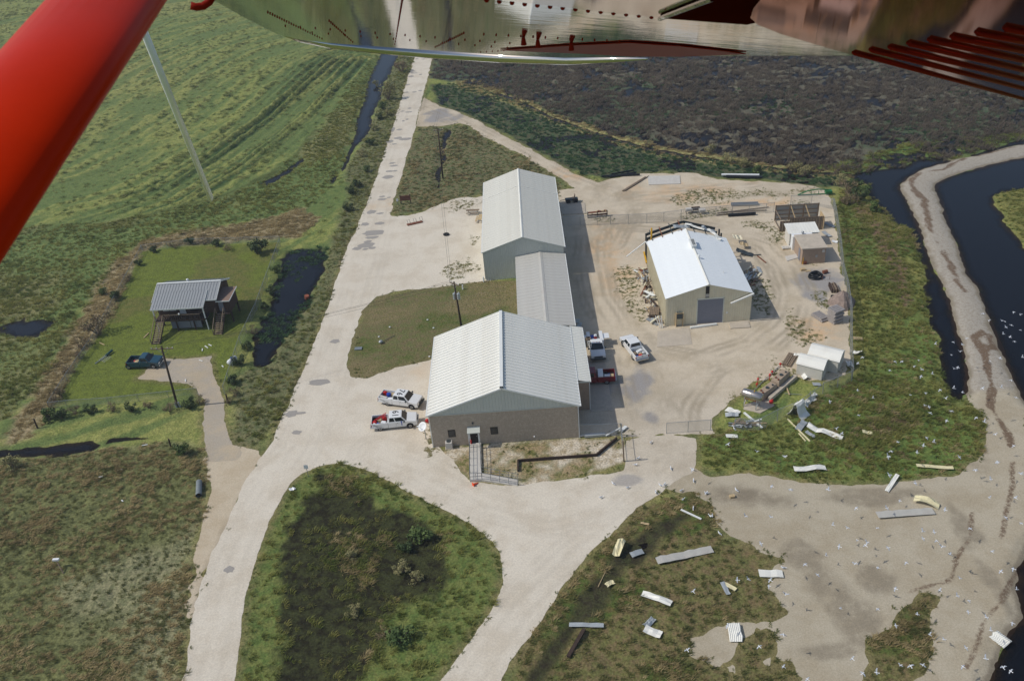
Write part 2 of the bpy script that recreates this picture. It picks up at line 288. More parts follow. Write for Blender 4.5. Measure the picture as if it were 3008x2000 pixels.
z = z*sst(0.05, 1.3, s_flat)
z = np.minimum(z, np.where(wat < 2.2, np.interp(wat, [-5, -2.0, 0, .8, 2.2], [-1.7, -.95, WL, WL+.17, .25]), 9))
pnd = sd(W_POLYS[1], .4)
z = np.where(pnd < -.3, np.maximum(z, WL-.62+(n4-.42)*1.5+(n1-.5)*.5), z)
bare = sst(.3, -.2, s_beach)
z = z + bare*sst(.5, 2.5, wat)*(n4-.5)*.10
far = (X < -249) | (X > 176) | (Y < 41) | (Y > 441)
z = np.where(far, -.02+0*z, z)
Z = z
def zat(x, y):
    i = np.clip(np.searchsorted(gx, x)-1, 0, NX-2); j = np.clip(np.searchsorted(gy, y)-1, 0, NY-2)
    fx = (x-gx[i])/(gx[i+1]-gx[i]); fy = (y-gy[j])/(gy[j+1]-gy[j]); z2 = Z.reshape(NY, NX)
    return (z2[j, i]*(1-fx)+z2[j, i+1]*fx)*(1-fy)+(z2[j+1, i]*(1-fx)+z2[j+1, i+1]*fx)*fy
def samp(A, x, y):
    i = np.clip(np.searchsorted(gx, x)-1, 0, NX-1); j = np.clip(np.searchsorted(gy, y)-1, 0, NY-1); return A.reshape(NY, NX)[j, i]
# land-cover colours: main and mottle
N = len(X); c1 = np.empty((N, 3)); c2 = np.empty((N, 3))
def lay(wt, a, b):
    wt = wt[:, None]; c1[:] = c1*(1-wt)+np.array(lin(*a))*wt; c2[:] = c2*(1-wt)+np.array(lin(*b))*wt
lay(np.ones(N), (132,135,76), (106,117,62))
lay(sst(.5, .7, n60), (140,139,82), (118,122,68))
lay(sst(.56, .40, stk)*.75, (88,106,60), (78,98,56))
lay(sst(1, -1, rows)*sst(.3, -.5, rw)*(.3+.7*sst(.3, .6, stk2)), (66,86,48), (58,80,46))
wl_ = pdist(X, Y, poly([(-20,535),(200,524),(330,500),(420,478),(500,456),(560,432),(620,405),(680,362),(730,300)]), False, 8.)
lay(sst(1.6, .5, wl_+(nr-.5))*.85, (66,78,40), (74,80,44))
lay(sst(.6, -.6, pnd), (70,82,50), (58,66,42))
lay(sst(1.5, -1.5, sd(P_WESTG, 2.)), (104,116,68), (80,98,54))
lay(sst(.55, .7, n20)*sst(1, -1, sd(P_WESTG, 2.)), (120,116,78), (98,102,64))
lay(sst(1, -1, sd(P_VERGE, .8)), (110,108,76), (84,92,60))
lay(sst(1, -1, sd(P_REED, 1.5)), (146,132,102), (112,104,74))
lay(sst(1, -1, sd(P_SW, 1.)), (136,132,100), (104,106,76))
lay(sst(.52, .66, n20)*sst(1, -1, sd(P_SW, 1.)), (108,110,70), (82,86,54))
lay(sst(1.2, -1.2, sd(P_TRI, .8)), (112,104,76), (84,94,60))
lay(sst(1.5, -1.5, marsh), (98,93,78), (86,86,74))
lay(sst(1.5, -1.5, marsh)*sst(.52, .62, fbm(X, Y, 30, 4, 31)), (66,84,60), (84,86,70))
lay(sst(1, -1, strip), (66,82,56), (86,82,62))
lay(sst(1, -.6, sd(P_CANALB, .8)), (150,140,96), (104,110,66))
lay(sst(1, -1, sd(P_BANK, 1.)), (96,114,60), (74,96,48))
lay(sst(.8, -.8, island), (120,116,66), (96,102,56))
lay(sst(.8, -.8, gr), (126,122,70), (104,110,60))
lay(sst(.5, -.8, gr)*sst(.5, .62, n20), (98,112,58), (82,102,52))
lay(sst(.6, -.6, sd(P_GRB, 1.2)), (112,90,74), (86,80,56))
lay(sst(.8, -.8, sd(poly([(1990,975),(2060,945),(2095,955),(2085,990),(2030,1012),(1990,1005)]), 1.)), (84,72,52), (70,64,42))
lay(sst(.6, -.6, gb), (100,100,60), (112,98,70))
lay(sst(.5, -.6, gb)*sst(.5, .62, n4), (76,92,44), (92,84,52))
lay(sst(.4, -.6, gbd), (54,50,38), (64,66,42))
lay(sst(.4, -.4, isle), (106,112,62), (84,100,52))
lay(sst(.5, -.7, islein+(n4-.5)*2.), (58,61,37), (38,36,25))
lay(sst(.62, .78, n4)*sst(.5, -1.5, islein), (72,72,44), (54,58,34))
lay(sst(.4, -.4, lawn2), (98,100,62), (108,98,70))
lay(sst(.5, .66, n4)*sst(.4, -.4, lawn2), (82,92,48), (98,96,60))
lay(sst(.52, .64, fbm(X, Y, 8, 4, 71))*sst(.4, -.4, lawn2)*.8, (122,108,80), (106,102,66))
lay(sst(.5, -.3, lawn), (102,112,48), (88,98,44))
lay(sst(.52, .66, fbm(X, Y, 9, 4, 44))*sst(.5, -.3, lawn), (104,102,56), (86,94,46))
lay(sst(1.2, .1, s_flat)*sst(.15, .3, np.abs(wat))*.55, (128,112,84), (98,94,62))
lay(sst(.3, -.3, s_fore), (196,186,168), (160,146,120))
lay(sst(.0, -.15, s_fore)*sst(.44, .58, nr*.5+n4*.5), (104,104,62), (150,132,102))
lay(sst(.15, -.25, z-WL+.05)*sst(3, 1, np.maximum(wat, 0))*0+sst(.04, -.10, z-WL)*.6+sst(-.2, -.6, z-WL)*.4, (72,62,46), (60,52,38))
me = bpy.data.meshes.new('ground')
idx = np.arange(N).reshape(NY, NX)
quads = np.stack([idx[:-1, :-1], idx[:-1, 1:], idx[1:, 1:], idx[1:, :-1]], -1).reshape(-1, 4)
def mesh_np(name, V, Fc, k):
    me = bpy.data.meshes.new(name); me.vertices.add(len(V)); me.vertices.foreach_set('co', np.asarray(V, np.float32).ravel())
    me.loops.add(len(Fc)*k); me.loops.foreach_set('vertex_index', np.asarray(Fc, np.int32).ravel())
    me.polygons.add(len(Fc)); me.polygons.foreach_set('loop_start', np.arange(0, len(Fc)*k, k, dtype=np.int32))
    me.polygons.foreach_set('loop_total', np.full(len(Fc), k, np.int32)); me.update(calc_edges=True); me.shade_smooth(); return me
def attr(me, nm, A):
    A = np.asarray(A, np.float32)
    if A.ndim == 1: a = me.attributes.new(nm, 'FLOAT', 'POINT'); a.data.foreach_set('value', A)
    else:
        a = me.attributes.new(nm, 'FLOAT_COLOR', 'POINT'); a.data.foreach_set('color', np.concatenate([A, np.ones((len(A), 1), np.float32)], 1).ravel())
def nodes(m):
    m.use_nodes = True; n = m.node_tree.nodes; L = m.node_tree.links; return n, L, n['Principled BSDF']
def nz(n, L, vec, scale, detail=6, rough=.6):
    t = n.new('ShaderNodeTexNoise'); t.inputs['Scale'].default_value = scale; t.inputs['Detail'].default_value = detail; t.inputs['Roughness'].default_value = rough
    L.new(vec, t.inputs['Vector']); return t.outputs['Fac']
def mrange(n, L, v, a, b, c=0., d=1.):
    r = n.new('ShaderNodeMapRange'); r.interpolation_type = 'SMOOTHSTEP'
    for k, x in zip(('From Min', 'From Max', 'To Min', 'To Max'), (a, b, c, d)): r.inputs[k].default_value = x
    L.new(v, r.inputs['Value']); return r.outputs[0]
def mixc(n, L, f, a, b, mode='MIX'):
    x = n.new('ShaderNodeMix'); x.data_type = 'RGBA'; x.blend_type = mode
    for s, q in (('Factor', f), ('A', a), ('B', b)):
        if hasattr(q, 'links') or hasattr(q, 'is_linked'): L.new(q, x.inputs[s])
        elif isinstance(q, (int, float)): x.inputs[s].default_value = q
        else: x.inputs[s].default_value = tuple(q)+(1,)
    return x.outputs['Result']
def math2(n, L, op, a, b):
    x = n.new('ShaderNodeMath'); x.operation = op
    for i, q in enumerate((a, b)):
        if hasattr(q, 'is_linked'): L.new(q, x.inputs[i])
        else: x.inputs[i].default_value = q
    return x.outputs[0]
def at(n, nm, kind='Fac'):
    a = n.new('ShaderNodeAttribute'); a.attribute_name = nm; return a.outputs[kind]
gm = bpy.data.materials.new('ground_cover'); n, L, p = nodes(gm)
pos = n.new('ShaderNodeNewGeometry').outputs['Position']
mott = mrange(n, L, nz(n, L, pos, .9, 8, .68), .40, .62)
base = mixc(n, L, mott, at(n, 'c1', 'Color'), at(n, 'c2', 'Color'))
fine = mrange(n, L, nz(n, L, pos, 4.5, 4, .7), .3, .7, .62, 1.32)
base = mixc(n, L, 1.0, base, fine, 'MULTIPLY')
L.new(base, p.inputs['Base Color']); p.inputs['Roughness'].default_value = .95; p.inputs['Specular IOR Level'].default_value = .1
bp = n.new('ShaderNodeBump'); bp.inputs['Strength'].default_value = .8; bp.inputs['Distance'].default_value = .22
L.new(nz(n, L, pos, 2.6, 6, .7), bp.inputs['Height']); L.new(bp.outputs[0], p.inputs['Normal'])
me = mesh_np('ground', np.stack([X, Y, Z], 1), quads, 4); attr(me, 'c1', c1*1.24); attr(me, 'c2', c2*1.24)
obj('ground', me, gm); tag(bpy.data.objects['ground'], kind='structure')
# ------------------------------------------------------------------ sheets: part of the grid where a field is positive, cut along its zero line
tris = np.concatenate([quads[:, [0, 1, 2]], quads[:, [0, 2, 3]]])
def sheet(name, field, m, off, attrs=None, zz=None):
    zz = Z if zz is None else zz
    ins = field > 0; t = ins[tris]; cnt = t.sum(1); full = tris[cnt == 3]; part = tris[(cnt > 0) & (cnt < 3)]
    keep = np.unique(full); mp = -np.ones(N, np.int64); used = list(keep); extra = {}; ef = []
    names = list(attrs or {})
    usedset = {int(k): i for i, k in enumerate(used)}; V = []
    def vid(k):
        k = int(k)
        if k not in usedset: usedset[k] = len(used); used.append(k)
        return usedset[k]
    cuts = []
    def cut(a, b):
        a, b = int(a), int(b); k = (min(a, b), max(a, b))
        if k not in extra: extra[k] = len(cuts); cuts.append((k[0], k[1], field[k[0]]/(field[k[0]]-field[k[1]])))
        return -1-extra[k]
    for tr in part:
        P = []
        for i in range(3):
            a, b = tr[i], tr[(i+1) % 3]
            if ins[a]: P.append(vid(a))
            if ins[a] != ins[b]: P.append(cut(a, b))
        for i in range(1, len(P)-1): ef.append((P[0], P[i], P[i+1]))
    used = np.array(used, np.int64); nu = len(used); mp[used] = np.arange(nu)
    FF = mp[full]
    if ef:
        e = np.array(ef); e = np.where(e < 0, nu-1-e, e); FF = np.concatenate([FF, e])
    if cuts:
        ca = np.array([c[0] for c in cuts]); cb = np.array([c[1] for c in cuts]); ct = np.array([c[2] for c in cuts])
        ip = lambda A: np.concatenate([A[used], A[ca]*(1-ct)+A[cb]*ct])
    else: ip = lambda A: A[used]
    me = mesh_np(name, np.stack([ip(X), ip(Y), ip(zz)+off], 1), FF, 3)
    for k in names: attr(me, k, ip(attrs[k]))
    o = obj(name, me, m); return tag(o, kind='structure')
def line(pts, fn=D): return poly(pts, fn)
# wear on the bare ground: tyre ruts, loose grey gravel, weeds, sea wrack
ring = line([(1370,520),(1362,600),(1380,690),(1425,760),(1500,815),(1620,840),(1740,800),(1815,740),(1832,680),(1812,620),(1760,565),(1680,540),(1560,520),(1450,515)])
ruts = [ring, line([(1400,440),(1430,480),(1440,510)]), line([(1450,780),(1480,900),(1530,1000),(1560,1060),(1500,1150),(1330,1280),(1200,1400),(1090,1560)]), line([(1620,840),(1560,920),(1540,1000)]), line([(860,1040),(980,1080),(1120,1150),(1260,1190),(1420,1140),(1540,1060)]), line([(480,1560),(540,1300),(600,1160),(690,1030),(760,880),(800,760),(850,600),(900,400),(965,200)]), line([(980,240),(1100,300),(1300,405),(1420,450)]), line([(1960,440),(1800,435),(1600,440),(1450,460),(1400,560)])]
trk = np.zeros(N)
for rl in ruts:
    d = pdist(X, Y, rl, False, 6.)+(nr-.5)*.5
    for k in (.9, 2.1, 3.0): trk = np.maximum(trk, sst(.5, .12, np.abs(d-k))*sst(.25, .6, n4))
weed = np.zeros(N)
def blob(u, v, ru, rv, fn=D):
    c = fn(u, v); a = fn(u+ru, v); b = fn(u, v+rv)
    return 1-np.sqrt(((X-c.x)/max(.5, abs(a.x-c.x)))**2+((Y-c.y)/max(.5, abs(b.y-c.y)))**2)+(n4-.5)*1.5+(nr-.5)*.7
for b in [(1440,640,40,90),(1470,720,30,50),(1450,700,20,60),(1740,680,50,60),(1800,545,60,40),(1870,600,50,25),(1880,690,40,40),(1830,745,30,60),(1750,520,80,25),(1850,780,50,40),(1780,830,40,40),(1680,450,200,25),(1850,440,90,20),(1650,490,120,15),(1380,500,60,22),(1330,470,50,16),(1850,470,60,20),(1800,870,90,60),(1900,840,60,60),(1060,620,50,30),(1090,560,30,25),(1070,470,60,20),(1700,930,60,50),(1000,1010,30,60),(1180,1050,170,40),(1350,1070,80,40),(1440,1000,60,40)]:
    weed = np.maximum(weed, np.clip(blob(*b)*1.2, 0, 1))
gray = np.zeros(N)
for b in [(1475,890,60,85),(1010,268,55,26),(1885,640,62,40),(1860,680,40,40),(1440,1105,40,18),(1370,880,40,80),(1500,960,40,30),(990,780,4,4),(1060,730,40,60)]:
    gray = np.maximum(gray, np.clip(blob(*b)*1.1, 0, .8))
warm = np.clip(blob(1400,580,60,120)*1.2, 0, 1)
for b in [(1560,440,200,30),(1750,470,120,20),(1880,760,60,50),(1320,400,90,20),(960,840,50,40),(930,470,120,20)]: warm = np.maximum(warm, np.clip(blob(*b)*1.3, 0, 1))
gate_ = D(1545, 1010)
yb = sst(15, 6, np.hypot(X-gate_.x, (Y-gate_.y)*1.2)+(n4-.5)*8)
lots = dict(trk=trk, weed=weed, gray=gray, warm=warm, yb=yb)
def bare_mat(name, a, b, grayc, weedc, warmc, fin=(.86, 1.1), rut=.6, stain=.5):
    m = bpy.data.materials.new(name); n, L, p = nodes(m); pos = n.new('ShaderNodeNewGeometry').outputs['Position']
    base = mixc(n, L, mrange(n, L, nz(n, L, pos, .22, 8, .7), .42, .64), lin(*a), lin(*b))
    base = mixc(n, L, at(n, 'yb'), base, mixc(n, L, mrange(n, L, nz(n, L, pos, .22, 8, .7), .42, .64), lin(203,192,173), lin(188,176,156)))
    base = mixc(n, L, mrange(n, L, nz(n, L, pos, .06, 7, .65), .48, .66, 0., stain), base, tuple(x*.82 for x in lin(*b)))
    wf = math2(n, L, 'MULTIPLY', at(n, 'warm'), mrange(n, L, nz(n, L, pos, .35, 6), .35, .6))
    base = mixc(n, L, wf, base, lin(*warmc))
    gf = mrange(n, L, math2(n, L, 'MULTIPLY', at(n, 'gray'), mrange(n, L, nz(n, L, pos, .8, 8, .7), .2, .6, .5, 1.6)), .15, .9)
    base = mixc(n, L, gf, base, lin(*grayc))
    base = mixc(n, L, math2(n, L, 'MULTIPLY', at(n, 'trk'), rut), base, tuple(x*.62 for x in lin(*b)))
    wd = mrange(n, L, math2(n, L, 'MULTIPLY', at(n, 'weed'), mrange(n, L, nz(n, L, pos, 1.1, 9, .75), .42, .66)), .2, .5)
    base = mixc(n, L, wd, base, mixc(n, L, mrange(n, L, nz(n, L, pos, 3, 4), .4, .6), lin(*weedc), lin(122, 112, 80)))
    sp = mrange(n, L, nz(n, L, pos, 7, 3, .8), .66, .74, 1., .74)
    base = mixc(n, L, 1., base, mrange(n, L, nz(n, L, pos, 5, 5, .75), .3, .7, *fin), 'MULTIPLY')
    base = mixc(n, L, 1., base, sp, 'MULTIPLY')
    L.new(base, p.inputs['Base Color']); p.inputs['Roughness'].default_value = .95; p.inputs['Specular IOR Level'].default_value = .15
    bp = n.new('ShaderNodeBump'); bp.inputs['Strength'].default_value = .35; bp.inputs['Distance'].default_value = .06
    L.new(nz(n, L, pos, 3.5, 6, .75), bp.inputs['Height']); L.new(bp.outputs[0], p.inputs['Normal']); return m
m_road = bare_mat('shell_road', (216,207,190), (205,194,175), (172,166,158), (110,108,70), (208,190,164), rut=.16, stain=.22)
m_yard = bare_mat('sandy_yard', (205,192,170), (190,176,152), (156,152,148), (112,112,70), (206,176,140))
m_drive = bare_mat('gravel_drive', (174,164,148), (188,172,146), (140,136,132), (98,100,60), (180,160,130))
m_should = bare_mat('sand_shoulder', (198,184,160), (188,172,146), (150,140,128), (100,100,60), (190,160,125))
sheet('yard', -s_yard, m_yard, .006, lots)
sheet('dirt_track', -s_track, m_yard, .010, lots)
sheet('road_shoulder', -s_sh, m_should, .008, lots)
sheet('driveway', -s_drive, m_drive, .012, lots)
sheet('road', -s_road, m_road, .016, lots)
wr = [line([(1100,210),(940,300),(760,320),(700,380),(720,450),(800,520),(820,640),(850,760),(900,860),(960,950),(1010,1050),(1050,1150),(1120,1210)], ZB), line([(1180,190),(1300,165),(1538,110)], ZB),
      line([(2170,260),(2150,180),(2100,155),(2050,190),(2110,300),(2140,430),(2165,520),(2150,620),(2200,720),(2260,800),(2280,870)], Z8),
      line([(2280,40),(2280,200),(2220,480),(2200,560)], ZA), line([(2000,380),(1990,560),(1900,680),(1860,850),(1700,890),(1560,930)], ZA), line([(2359,740),(2280,820),(2200,1000),(2080,1150),(2020,1330),(1960,1450)], ZA)]
wd_ = np.minimum.reduce([pdist(X, Y, q, False, 6.) for q in wr[:3]])
wrack = sst(.8, .2, wd_+.05+(nr-.5)*1.1+(n4-.5)*.8)*.75
wrack = np.maximum(wrack, .55*sst(.5, .1, np.minimum.reduce([pdist(X, Y, q, False, 6.) for q in wr[3:]])+(nr-.5)*.6))
wet = np.maximum(sst(.20, -.02, z-WL), np.clip(blob(1720,1135,150,40), 0, 1)*.8)
for b in [(2010,1140,230,34),(2230,1030,60,70),(2200,1180,40,90),(1850,1290,60,50),(1950,1420,60,120),(1880,1340,60,70),(2030,1330,60,40),(1900,1500,120,40),(2290,1350,30,120)]: wet = np.maximum(wet, np.clip(blob(*b)*1.0, 0, .5))
m = bpy.data.materials.new('beach_sand'); n, L, p = nodes(m); pos = n.new('ShaderNodeNewGeometry').outputs['Position']
base = mixc(n, L, mrange(n, L, nz(n, L, pos, .16, 8, .7), .4, .62), lin(180,170,149), lin(168,156,133))
base = mixc(n, L, mrange(n, L, at(n, 'spit'), .3, .7), base, mixc(n, L, mrange(n, L, nz(n, L, pos, 2.2, 6, .8), .45, .6), lin(168,161,148), lin(152,143,129)))
base = mixc(n, L, mrange(n, L, math2(n, L, 'MULTIPLY', at(n, 'wet'), mrange(n, L, nz(n, L, pos, .7, 7, .7), .25, .6, .6, 1.3)), .1, .9), base, lin(136,126,108))
base = mixc(n, L, mrange(n, L, math2(n, L, 'MULTIPLY', at(n, 'wrack'), mrange(n, L, nz(n, L, pos, 2.5, 6, .8), .3, .6, .5, 1.4)), .3, .8), base, lin(112,94,76))
base = mixc(n, L, 1., base, mrange(n, L, nz(n, L, pos, 6, 4, .8), .3, .7, .84, 1.14), 'MULTIPLY')
L.new(base, p.inputs['Base Color']); p.inputs['Roughness'].default_value = .9; p.inputs['Specular IOR Level'].default_value = .2
bp = n.new('ShaderNodeBump'); bp.inputs['Strength'].default_value = .3; bp.inputs['Distance'].default_value = .08
L.new(nz(n, L, pos, 2.2, 7, .75), bp.inputs['Height']); L.new(bp.outputs[0], p.inputs['Normal'])
spit = sst(86, 92, Y)
sheet('beach', -s_beach, m, .007, dict(wet=wet, wrack=wrack, spit=spit))
# water: clear and brown where shallow, dark where deep
m = bpy.data.materials.new('water'); n, L, p = nodes(m); out = n['Material Output']; pos = n.new('ShaderNodeNewGeometry').outputs['Position']
p.inputs['Base Color'].default_value = (.005, .006, .009, 1); p.inputs['Roughness'].default_value = .06; p.inputs['IOR'].default_value = 1.29
bp = n.new('ShaderNodeBump'); bp.inputs['Strength'].default_value = .12; bp.inputs['Distance'].default_value = .05
L.new(nz(n, L, pos, 1.6, 3), bp.inputs['Height']); L.new(bp.outputs[0], p.inputs['Normal'])
tr = n.new('ShaderNodeBsdfTransparent'); tr.inputs[0].default_value = (.62, .5, .36, 1); mx = n.new('ShaderNodeMixShader')
L.new(mrange(n, L, at(n, 'depth'), -.02, .5, .45, 1.), mx.inputs[0]); L.new(tr.outputs[0], mx.inputs[1]); L.new(p.outputs[0], mx.inputs[2]); L.new(mx.outputs[0], out.inputs[0])
zw = np.full(N, WL)
near = (X > -249) & (X < 176) & (Y > 41) & (Y < 441)
low_ = np.where(near, (WL+.03)-Z, -1.)
sheet('water', low_, m, 0., dict(depth=WL-Z), zw)
# ------------------------------------------------------------------ buildings
M_roofw = mat('white_roof_paint', lin(230,229,220), .42, 0, .05, 1.2, dirt_or_lit=lin(196,190,176), dirt_or_lit_amt=.5, dscale=.6)
M_roofb = mat('bright_white_roof', lin(238,242,242), .4, 0, .03, 1.2, dirt_or_lit=lin(222,226,226), dirt_or_lit_amt=.3, dscale=.5)
M_roofa = mat('offwhite_roof_paint', lin(212,210,198), .45, 0, .05, 1.2, dirt_or_lit=lin(184,178,164), dirt_or_lit_amt=.5, dscale=.5)
M_roofg = mat('grey_roof_paint', lin(188,186,178), .5, 0, .06, 1., dirt_or_lit=lin(176,162,152), dirt_or_lit_amt=.4, dscale=.35)
M_galv = mat('galvanised_roof', lin(172,178,180), .4, .25, .08, 1.5, dirt_or_lit=lin(150,150,146), dirt_or_lit_amt=.4)
M_hroof = mat('house_roof_metal', lin(146,150,152), .45, .2, .08, 1.5)
M_side = mat('grey_green_siding', lin(196,200,192), .5, 0, .05, 1.)
M_sideg = mat('grey_siding', lin(190,194,186), .5, 0, .05, 1.)
M_tan = mat('tan_siding', lin(212,205,180), .5, 0, .06, 1., dirt_or_lit=lin(190,176,140), dirt_or_lit_amt=.35, dscale=.8)
M_block = mat('split_face_block', lin(172,158,141), .9, 0, .18, 6, bump=1., bscale=5., dirt_or_lit=lin(208,195,174), dirt_or_lit_amt=.6, dscale=2.2)  # pale second tone paints flecks of grazing sun on the rough block faces
M_brown = mat('brown_block', lin(160,140,122), .9, 0, .12, 3, bump=.4, bscale=8)
M_trim = mat('white_trim', lin(224,226,222), .45, 0, .05, 2)
M_dark = mat('dark_opening', lin(30,28,26), .7, 0, .1)
M_glass = mat('window_glass', lin(38,44,48), .08, 0, .05, spec=.6)
M_blue = mat('blue_grey_door', lin(120,124,136), .45, 0, .05, 1.5)
M_conc = mat('concrete', lin(188,177,160), .9, 0, .12, 1.5, bump=.2, bscale=10, dirt_or_lit=lin(150,140,126), dirt_or_lit_amt=.5)
M_conc2 = mat('pale_concrete', lin(196,192,184), .85, 0, .08, 2., dirt_or_lit=lin(170,162,150), dirt_or_lit_amt=.4)
M_steel = mat('galvanised_steel', lin(160,164,166), .45, .5, .1, 4)
M_dsteel = mat('dark_steel', lin(70,78,80), .5, .3, .1, 3)
M_rust = mat('rusty_steel', lin(120,72,50), .8, .1, .3, 6)
M_red = mat('red_paint', lin(190,32,28), .4, 0, .12, 4)
M_orange = mat('orange_plastic', lin(240,80,30), .5)
M_yellow = mat('yellow_paint', lin(214,164,30), .5, 0, .12)
M_bluep = mat('blue_plastic', lin(30,70,170), .4)
M_greenp = mat('green_paint', lin(34,110,62), .5, 0, .15)
M_white = mat('white_plastic', lin(228,230,230), .4, 0, .04)
M_black = mat('black_rubber', lin(26,26,27), .8, 0, .2)
M_blackp = mat('black_pipe', lin(24,27,30), .35, 0, .2)
M_wood = mat('weathered_wood', lin(128,112,94), .9, 0, .3, 5, bump=.3)
M_dwood = mat('dark_wood', lin(64,50,42), .9, 0, .3, 5, bump=.3)
M_woodp = mat('pale_wood', lin(186,164,126), .85, 0, .2, 4)
M_creo = mat('creosoted_pole', lin(66,54,44), .9, 0, .25, 4)
M_ral = mat('railing_grey', lin(120,124,126), .5, .4, .1)
M_brownr = mat('brown_felt_roof', lin(134,112,98), .9, 0, .12, 4)
M_hwall = mat('dark_brown_boards', lin(74,56,46), .85, 0, .25, 4)
M_cream = mat('cream_sheet', lin(222,212,170), .5, 0, .08)
M_shed = mat('lap_siding', lin(208,204,194), .6, 0, .05)
def roof_panels(root, x_eave, x_ridge, z_eave, z_ridge, y0, y1, n, m, rib=.05, ribw=.09, name='roof_panel', axis='y'):
    """sheet-metal panels side by side along y, each sloping from the eave to the ridge; one shared mesh"""
    w_ = (y1-y0)/n; b = MB(); dx, dz = x_ridge-x_eave, z_ridge-z_eave; nl = math.hypot(dx, dz); ux, uz = -dz/nl, dx/nl
    if uz < 0: ux, uz = -ux, -uz
    t = .035
    prof = [(0, 0), (w_-ribw, 0), (w_-ribw*.75, rib), (w_-ribw*.25, rib), (w_-.004, 0)]
    prof2 = prof+[(w_-.004, -t), (0, -t)]
    vs = []
    for (px, pz) in ((x_eave, z_eave), (x_ridge, z_ridge)):
        for (yy, h) in prof2: vs.append((px+ux*h, yy, pz+uz*h))
    k = len(prof2); b.add(vs, [tuple(range(k)), tuple(range(k, 2*k))]+[(i, (i+1) % k, k+(i+1) % k, k+i) for i in range(k)])
    if axis == 'x': b.v = [(v[1], v[0], v[2]) for v in b.v]
    me = b.mesh(name)
    for i in range(n):
        d = y0+i*w_; obj(name, me, m, root, loc=(0, d, 0) if axis == 'y' else (d, 0, 0))
def ribs_wall(b, x0, x1, y, zfun, z0, sp=.3, r=.035, sgn=-1):
    """ribbed metal cladding standing on a wall plane at y, facing sgn*y"""
    x = x0+sp*.5
    while x < x1-.05:
        zt = zfun(x)-.02
        if zt > z0+.05: b.hexa([(x-.05, y, z0), (x+.05, y, z0), (x+.025, y+sgn*r, z0), (x-.025, y+sgn*r, z0), (x-.05, y, zt), (x+.05, y, zt), (x+.025, y+sgn*r, zt), (x-.025, y+sgn*r, zt)])
        x += sp
def gable(xl, xr, xm, he, hr): return lambda x: he+(hr-he)*((x-xl)/(xm-xl) if x < xm else (xr-x)/(xr-xm))
# ---- office: block walls, ribbed gable, standing-seam roof, lean-to on the right
ox, oy = -4.5, 85.4
T = thing('office_building', 'block-walled office building with white ribbed gable roof and grey gable cladding', 'building', (ox, oy, 0))
xl, xr, xm, he, hr, dep = -9.05, 9.0, 0.07, 5.05, 8.40, 17.35
b = MB(); b.box(xl, xr, 0, dep, -.3, 4.9); obj('wall', b, M_block, T)
g = gable(xl, xr, xm, he-.08, hr-.1)
b = MB(); b.prism([(xl, 4.902), (xr, 4.902), (xr, g(xr)-.0), (xm, hr-.14), (xl, g(xl)-.0)], 'y', -.02, dep+.02); ribs_wall(b, xl, xr, -.02, lambda x: g(x)-.04, 4.902, .38, .035); obj('gable_cladding', b, M_side, T)
b = MB(); b.box(xl-.03, xr+.03, -.07, -.024, 4.84, 4.95); obj('cladding_trim', b, M_sideg, T)
roof_panels(T, xl-.25, xm, he, hr+.02, -.25, dep+.2, 28, M_roofw, .10, .17)
roof_panels(T, 9.28, xm, he, hr+.02, -.25, dep+.2, 28, M_roofw, .10, .17)
b = MB(); b.prism([(xm-.22, hr-.02), (xm-.2, hr+.2), (xm+.2, hr+.2), (xm+.22, hr-.02)], 'y', -.1, dep+.1); obj('ridge_vent', b, M_trim, T)
b = MB()
for i in range(58): b.box(xm+.205, xm+.225, .2+i*.29, .42+i*.29, hr+.05, hr+.16)
obj('ridge_vent_slots', b, M_dsteel, T)
b = MB(); b.box(xm-.23, xm+.23, -.26, -.1, hr-.1, hr+.22); obj('ridge_vent_end', b, M_dsteel, T)
b = MB(); b.box(xm-.23, xm+.23, dep+.1, dep+.24, hr-.1, hr+.22); obj('ridge_vent_end', b, M_dsteel, T)
for s, x0 in ((-1, xl-.25), (1, 9.28)):
    b = MB(); b.bar((x0, -.27, he-.03), (xm, -.27, hr-.03), .06, .2); obj('rake_trim', b, M_trim, T)
    b = MB(); b.bar((x0+s*.08, -.25, he-.06), (x0+s*.08, dep+.2, he-.06), .14, .14); obj('gutter', b, M_trim, T)
for x in (-6.59, -1.35):
    b = MB(); b.box(x-.46, x+.46, -.03, .03, 1.4, 2.52); o = obj('window', b, M_dark, T)
    b = MB(); b.box(x-.38, x+.38, -.045, -.035, 1.48, 2.44); obj('pane', b, M_glass, o)
b = MB(); b.hexa([(-4.62, -1.0, 2.5), (-3.05, -1.0, 2.5), (-3.05, -.02, 2.72), (-4.62, -.02, 2.72), (-4.62, -1.0, 2.6), (-3.05, -1.0, 2.6), (-3.05, -.02, 2.82), (-4.62, -.02, 2.82)]); obj('door_canopy', b, M_side, T)
for x in (-4.5, -3.2):
    b = MB(); b.box(x-.05, x+.05, -.95, -.85, .25, 2.5); obj('canopy_post', b, M_trim, T)
b = MB(); b.box(-4.38, -3.42, -.06, .04, .3, 2.45); o = obj('door', b, M_dark, T)
b = MB(); b.box(-3.6, -3.54, -.11, -.062, 1.3, 1.4); obj('handle', b, M_steel, o)
b = MB(); b.box(-4.5, -4.38, -.08, -.02, .3, 2.5); obj('door_frame', b, M_trim, T)
b = MB(); b.box(-3.42, -3.3, -.08, -.02, .3, 2.5); obj('door_frame', b, M_trim, T)
b = MB(); b.box(-3.98, -3.76, -.2, -.02, 3.3, 3.5); obj('wall_lamp', b, M_dsteel, T)
b = MB(); b.ell((3.5, -.1, .67), (.1, .1, .1)); obj('vent_cap', b, M_white, T)
